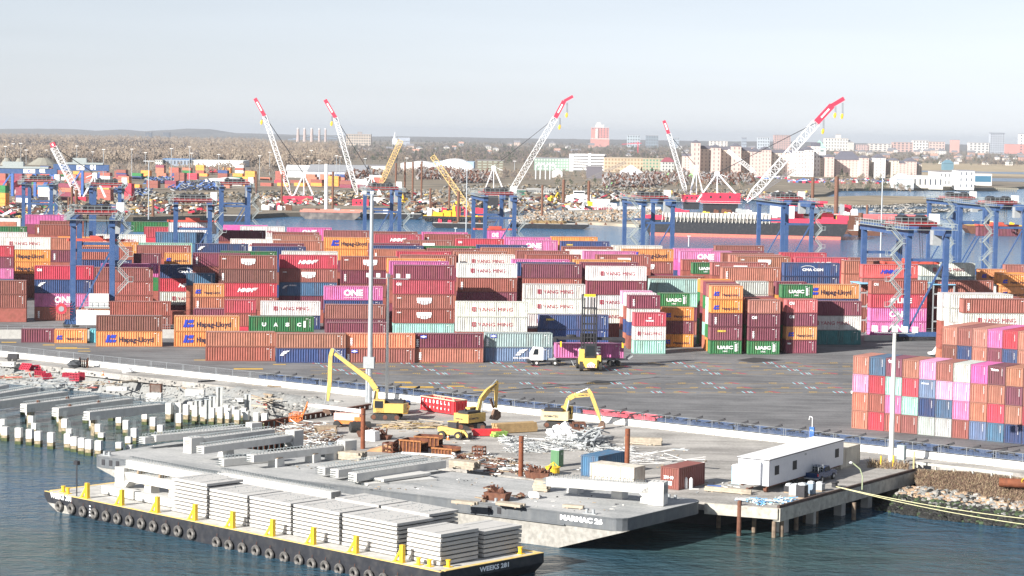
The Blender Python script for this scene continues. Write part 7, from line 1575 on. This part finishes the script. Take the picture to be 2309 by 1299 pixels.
# pier terminal right
B_(2022,2060,405,425,(.55,.57,.58),'grey gabled shed left of the white pier building',roof='gable_y',rc=(.5,.52,.54),depth=40,name='shed',cat='shed'); B_(2057,2126,398,424,(.68,.65,.57),'cream low terminal hall with a grey door',.25,wr=1,wc=6,depth=50,name='terminal_hall',cat='hall',rc=(.6,.6,.58)); B_(2118,2186,388,420,(.66,.67,.66),'stepped white terminal with raised roof blocks',.2,wr=2,wc=8,depth=60,name='terminal_hall',cat='hall'); 
B_(2160,2196,385,426,(.80,.80,.79),'bright white entrance block of the pier terminal',.2,wr=3,wc=3,depth=30,name='entrance_block'); B_(2196,2236,391,418,(.72,.72,.71),'white frame block with big blue glass front',.9,wr=1,wc=1,depth=30,name='glass_front_block',wcol=(.05,.16,.26))
B_(2128,2150,368,384,(.12,.22,.28),'dark teal pyramid roofed block behind the terminal',roof='hip',rc=(.12,.22,.28),depth=20)
for i,x in enumerate(range(1900,2300,14)):
    pass
o=T('timber_pier','long timber pier edge with many posts under the terminal','pier',at(1990,427,WZ),0); s=F_PX/at(1990,427,WZ).y; e=MB(); e.bx(0,306/s,0,8,1.8,3.0); e.build('pier_deck',wm((.42,.4,.33)),o); e=MB(); [e.bx(i*4/s,i*4/s+.7,-.6,0,-1,3.6) for i in range(76)]; e.build('fender_posts',wm((.30,.27,.2)),o)
# hangar and scrap yard structures
B_(1402,1449,389,410,(.66,.70,.76),'pale blue gabled hangar on stilts above the scrap yard',roof='gable_y',rc=(.72,.74,.78),depth=40,name='hangar',cat='hangar'); B_(1464,1492,393,402,(.76,.74,.72),'small white house with brown roof beside the hangar',roof='gable',rc=(.25,.12,.12),depth=12,name='house',cat='house'); B_(1323,1358,376,402,(.15,.14,.16),'dark brown steel clad block among the scrap',depth=20,name='steel_block'); B_(1245,1268,388,400,(.72,.73,.75),'small white plant shed beside the silver ducts',roof='gable_y',rc=(.7,.7,.7),depth=16,name='shed',cat='shed')
B_(1075,1135,362,398,(.20,.17,.13),'open brown steel framework tower of the shredder',.7,wr=6,wc=5,depth=18,name='steel_framework',cat='framework',wcol=(.33,.36,.3))
o=T('silver_ducts','cluster of curved silver ducts of the shredder plant','ducts',at(1208,404,-1),0); s=F_PX/at(1208,404,-1).y; e=MB()
for dx in (0,10,22,32): e.path([(dx/s,0,0),(dx/s,0,26/s),((dx+4)/s,0,34/s),((dx+10)/s,0,34/s),((dx+12)/s,0,24/s)],1.3/s,8)
e.build('duct',wm((.62,.65,.66)),o)
for i,(x,y,c) in enumerate(((968,390,(.05,.35,.15)),(985,388,(.05,.33,.15)),(1372,415,(.30,.75,.25)),(1495,398,(.30,.75,.25)),(1545,400,(.3,.7,.25)))):
    a=at(x,y+8,-1); s=F_PX/a.y; o=T('material_handler',f'green material handler arm over the scrap, {ORD(i)} from left','material handler',a,0,'green grabs'); e=MB(); e.beam((0,0,3/s),(14/s,0,17/s),1.6/s); e.beam((14/s,0,17/s),(17/s,0,6/s),1.2/s); e.build('arm',wm(c),o); e=MB(); e.bx(-4/s,3/s,0,5,0,4/s); e.build('cab',wm(c),o)
# trains
for i,(x0,x1,y0,y1,c,lb) in enumerate(((1165,1185,429,440,(.05,.22,.14),'dark green locomotive on the far track'),(1188,1210,426,436,(.5,.5,.47),'left silver rail car'),(1210,1252,427,437,(.5,.5,.47),'right silver rail car'))): B_(x0,x1,y0,y1,c,lb+' behind the middle crane',.5,wr=1,wc=8,depth=4,name='rail_car',cat='rail car',rc=(.4,.4,.4))
# red tower crane far
o=T('tower_crane','thin red tower crane above the timber framed blocks','tower crane',at(1438,352,-1),0); s=F_PX/at(1438,352,-1).y; e=MB(); e.beam((0,0,0),(0,0,32/s),1.6/s); e.build('mast',cab_r,o); e=MB(); e.beam((-36/s,0,26/s),(8/s,0,29/s),1.2/s); e.beam((0,0,32/s),(-20/s,0,27.5/s),.4/s); e.build('jib',cab_r,o)
# light masts of the far yards
lm=[(12,331,372),(47,324,372),(59,339,368),(104,339,366),(173,330,370),(209,343,368),(233,338,425),(297,337,412),(328,345,385),(335,364,495),(386,336,415),(427,332,410),(432,346,385),(493,349,395),(585,352,405),(695,354,385),(719,362,410),(758,352,415),(766,354,415),(823,358,400),(917,357,380),(702,340,372),(1160,364,400),(1051,378,524),(1985,400,590),(1553,533,556),(1027,515,536),(30,325,360),(608,344,395),(120,327,366)]
for i,(x,yt,yb) in enumerate(sorted(lm)):
    z=0 if yb>480 else -1.0; a=at(x,yb,z); s=F_PX/a.y; hh=(yb-yt)/s; o=T('light_mast',f'distant light mast, {ORD(i)} from the left','light mast',a,0,'distant light masts'); r_=max(.3,.55/s*1.1); e=MB(); e.tube((0,0,0),(0,0,hh),r_,r_*.7,n=6); e.build('pole',steel_g,o); e=MB(); w_=3.6/s if x!=335 else 12/s; e.bx(-w_,w_,-.5,.5,hh,hh+1.2/s*1.0); e.build('lamp_head',white_p,o)
# ---------------------------------------------------------------- parked cars strip by the apartments
junk('parked_vehicles','rows of tiny parked cars and boats below the apartments','vehicles',[(1900,408,90,3,.0),(1830,410,50,3,.0),(1960,412,70,3,0),(1700,402,80,2,0)],[white_p,grey_p,blue_p,darkm,cab_r],420,51,(3,5),.2,(1.2,2.0),z=-1.2)
# low far houses
rh=random.Random(77); HV=[];
hm=[wm(c) for c in ((.70,.68,.64),(.46,.28,.22),(.55,.50,.44),(.34,.36,.40),(.20,.20,.22),(.62,.48,.40))]
hp={}
cnt=0
def house(px,yb,k,sc_):
    global cnt
    a=at(px,yb,-1.2); s=F_PX/a.y; L=sc_/s; key=(k,)
    if key not in hp:
        o=T('town_house','x','house',a,0,'small far houses among the trees'); e=MB(); e.bx(0,1,0,.8,-.1,.62); e.build('wall',hm[k],o); e=MB(); (e.xprism([(-.05,.62),(.85,.62),(.4,.98)],-.04,1.04) if k%2 else e.vprism([(-.05,.62),(1.05,.62),(.5,1.0)],-.04,.84)); e.build('roof',hm[4] if k!=3 else hm[1],o); e=MB()
        for c in range(3):
            for r in range(2): e.bx(.15+c*.3,.27+c*.3,-.02,0,.1+r*.27,.24+r*.27)
        e.build('window',hm[4],o); hp[key]=o
    else: o=dup(hp[key],a)
    o.location=a; o.scale=(L,L,L*.9); cnt+=1; return o
hs_=[]
for i in range(150):
    x=rh.choice((rh.uniform(1080,1560),rh.uniform(600,1100),rh.uniform(1500,1760),rh.uniform(1780,2309),rh.uniform(1780,2309))); yb=yh(x)+rh.uniform(22,48) if x>1000 else yh(x)+rh.uniform(34,50)
    hs_.append((house(x,yb,rh.choice((0,0,0,1,2,3,5)),rh.uniform(7,15)),x))
hs_.sort(key=lambda t:t[1]); 
for i,(o,x) in enumerate(hs_): o['label']=f'small house or shop among the distant trees, number {i+1} counting from left'
# ---------------------------------------------------------------- woods: bare winter trees as stuff
def forest(name,label,n,fn,mats,seed,hgt=(9,20),K=42):
    r=np.random.RandomState(seed); rr_=random.Random(seed); Q=[fn(rr_) for _ in range(n)]; P0=np.array([tuple(at(x,yb,-1.2)) for x,yb in Q])
    H=r.uniform(hgt[0],hgt[1],n); W=H*r.uniform(.32,.5,n); K0=r.randint(0,len(mats),n)
    tr=np.zeros((n,4,3)); 
    for q,(dx,fz) in enumerate(((-.25,0),(.25,0),(.1,.6),(-.1,.6))): tr[:,q,0]=P0[:,0]+dx; tr[:,q,1]=P0[:,1]; tr[:,q,2]=P0[:,2]+H*fz
    A=r.uniform(0,6.28,(n,K)); E=np.arcsin(r.uniform(.0,1,(n,K))); rad=W[:,None]*r.uniform(.3,1.0,(n,K))
    c=np.stack([P0[:,0,None]+np.cos(A)*np.cos(E)*rad,P0[:,1,None]+np.sin(A)*np.cos(E)*rad,P0[:,2,None]+H[:,None]*(.34+.62*np.sin(E)*r.uniform(.4,1,(n,K)))],-1)
    S_=W[:,None]*r.uniform(.07,.17,(n,K)); t=r.uniform(0,3.14,(n,K)); lv=np.zeros((n,K,4,3))
    for q in range(4):
        an=t+q*1.57; lv[:,:,q,0]=c[:,:,0]+np.cos(an)*S_; lv[:,:,q,1]=c[:,:,1]+r.uniform(-.4,.4,(n,K))*S_; lv[:,:,q,2]=c[:,:,2]+np.sin(an)*S_*r.uniform(.7,1.8,(n,K))
    V=np.concatenate([tr.reshape(-1,3),lv.reshape(-1,3)]); Fq=np.arange(len(V)).reshape(-1,4); M_=np.concatenate([K0,np.where(r.rand(n,K)<.75,K0[:,None],r.randint(0,len(mats),(n,K))).ravel()])
    o=mass(name,V,Fq,mats,M_); tag(o,label,'trees',kind='stuff')
tb1=pm('twig_brown',(.20,.155,.12),.95,var=.2,scale=.05); tb2=pm('twig_grey',(.14,.12,.11),.95,var=.2,scale=.05); tb3=pm('twig_pale',(.27,.22,.17),.95,var=.2,scale=.05); tb4=pm('evergreen_dark',(.05,.065,.04),.95,var=.2); tb5=pm('twig_dark',(.085,.075,.075),.95,var=.2)
def f1(r): x=r.uniform(-300,760); t=r.random()**1.3; return x,yh(x)+ (78 if x<600 else 88)-t*58
forest('far_woods','grey brown leafless woodland behind the left container yard',9500,f1,[tb1,tb2,tb3,tb1,tb3],61,(11,21))
def f1b(r): x=r.uniform(-300,420); return x,yh(x)+r.uniform(40,66)
forest('dark_woods','darker trees at the left and foot of the woodland',1400,f1b,[tb2,tb5,tb5],62,(12,22))
def f2(r): x=r.uniform(740,1560); t=r.random()**1.1; return x,yh(x)+66-t*52
forest('town_trees','bare trees between the small far houses in the middle',3600,f2,[tb2,tb5,tb1,tb2,tb4],63,(8,15))
def f3(r): x=r.uniform(1540,2700); t=r.random(); return x,yh(x)+50-t*38
forest('town_trees','bare trees and hedges among the far right houses',2600,f3,[tb2,tb5,tb1,tb1,tb4],64,(6,12))
def f4(r): x=r.uniform(250,1200); return x,yh(x)+r.uniform(90,100)
forest('scrub_trees','thin bare shrubs in front of the warehouses',420,f4,[tb1,tb3,tb2],65,(5,11))
def f5(r): x=r.choice((r.uniform(1250,1700),r.uniform(1860,2060))); return x,yh(x)+r.uniform(80,112)
forest('scrub_trees','low shrubs round the scrap yard and the waterside',420,f5,[tb1,tb3,tb4],66,(3,7))
# individual nearer trees
def tree(px,yb,h_px,label,mat,seed):
    a=at(px,yb,-1.2); s=F_PX/a.y; h_=h_px/s; o=T('evergreen_tree',label,'tree',a,0,'dark evergreens by the apartments'); r=random.Random(seed); e=MB(); e.tube((0,0,0),(0,0,h_*.7),h_*.03,h_*.01,n=6); e.build('trunk',wood,o); V=[];Fq=[]
    for j in range(260):
        t=r.random()**.8; rad=h_*.36*(1-t)*r.uniform(.3,1)+.2; an=r.uniform(0,6.28); c=(math.cos(an)*rad,math.sin(an)*rad,h_*(.15+.85*t)); s_=h_*.05; b=len(V)
        for q in range(4): V.append((c[0]+r.uniform(-s_,s_),c[1]+r.uniform(-s_,s_),c[2]+r.uniform(-s_,s_)))
        Fq.append((b,b+1,b+2,b+3))
    m_=mass('crown',V,Fq,[mat]); m_.parent=o
for i,(x,yb,h_) in enumerate(((1898,403,22),(1910,404,16),(1470,400,22),(1483,402,18),(1446,398,20),(2075,362,14))): tree(x,yb,h_,f'dark evergreen tree near the apartments and scrap yard, {ORD(i)} listed',tb4,i)
ev=sorted([o for o in bpy.data.objects if o.name.startswith('evergreen_tree')],key=lambda o:o.location.x/o.location.y)
for i,o in enumerate(ev): o['label']='dark green evergreen tree near the waterside, '+ORD(i)+' from the left'
# hills
hm_=pm('hill_brown',(.13,.12,.11),.95,var=.15,scale=.002)
def hills(pts,Yd,label,seed):
    e=MB(); r=random.Random(seed); n=120; x0,x1=pts[0][0],pts[-1][0]; P=[]
    def ht(x):
        for (a,b),(c,d_) in zip(pts,pts[1:]):
            if a<=x<=c: t=(x-a)/(c-a); t=t*t*(3-2*t); return b+(d_-b)*t
        return pts[-1][1]
    for i in range(n+1):
        x=x0+(x1-x0)*i/n; P.append(atY(x,ht(x)+r.uniform(-.3,.3),Yd))
    vs=[];fs=[]
    for p in P: vs+= [(p.x,p.y-3000,-2),(p.x,p.y,p.z),(p.x,p.y+2500,-2)]
    for i in range(n): a=i*3; fs+=[(a,a+3,a+4,a+1),(a+1,a+4,a+5,a+2)]
    e.add(vs,fs); tag(e.build('hills',hm_),label,kind='structure')
hills([(-900,296),(-200,291),(0,291),(60,290),(160,291),(230,296),(270,292),(330,296),(380,293),(430,290),(470,291),(520,300),(700,304),(900,309),(1300,313)],17500,'faint blue hill ridge on the left horizon',1)
hills([(500,306),(900,308),(1300,314),(1700,319),(2100,325),(2309,329),(2800,338)],15000,'low far land on the horizon',2)
hz=MB(); hz.box((0,12400,150),(33000,25600,0.1)); 
def haze():
    mt=bpy.data.materials.new('haze_air'); mt.use_nodes=True; t=mt.node_tree; t.nodes.clear()
    o=t.nodes.new('ShaderNodeOutputMaterial'); v=t.nodes.new('ShaderNodeVolumePrincipled'); v.inputs['Density'].default_value=HAZE_D; v.inputs['Color'].default_value=(.84,.91,1,1); v.inputs['Anisotropy'].default_value=.2
    t.links.new(v.outputs[0],o.inputs['Volume']); b=MB(); b.bx(-16500,16500,-350,26500,WZ-3,HAZE_TOP)
    ob=b.build('haze',mt); tag(ob,'thin blue haze over the far shore','haze',kind='stuff')
HAZE_D=4.3e-5; HAZE_TOP=112
haze()
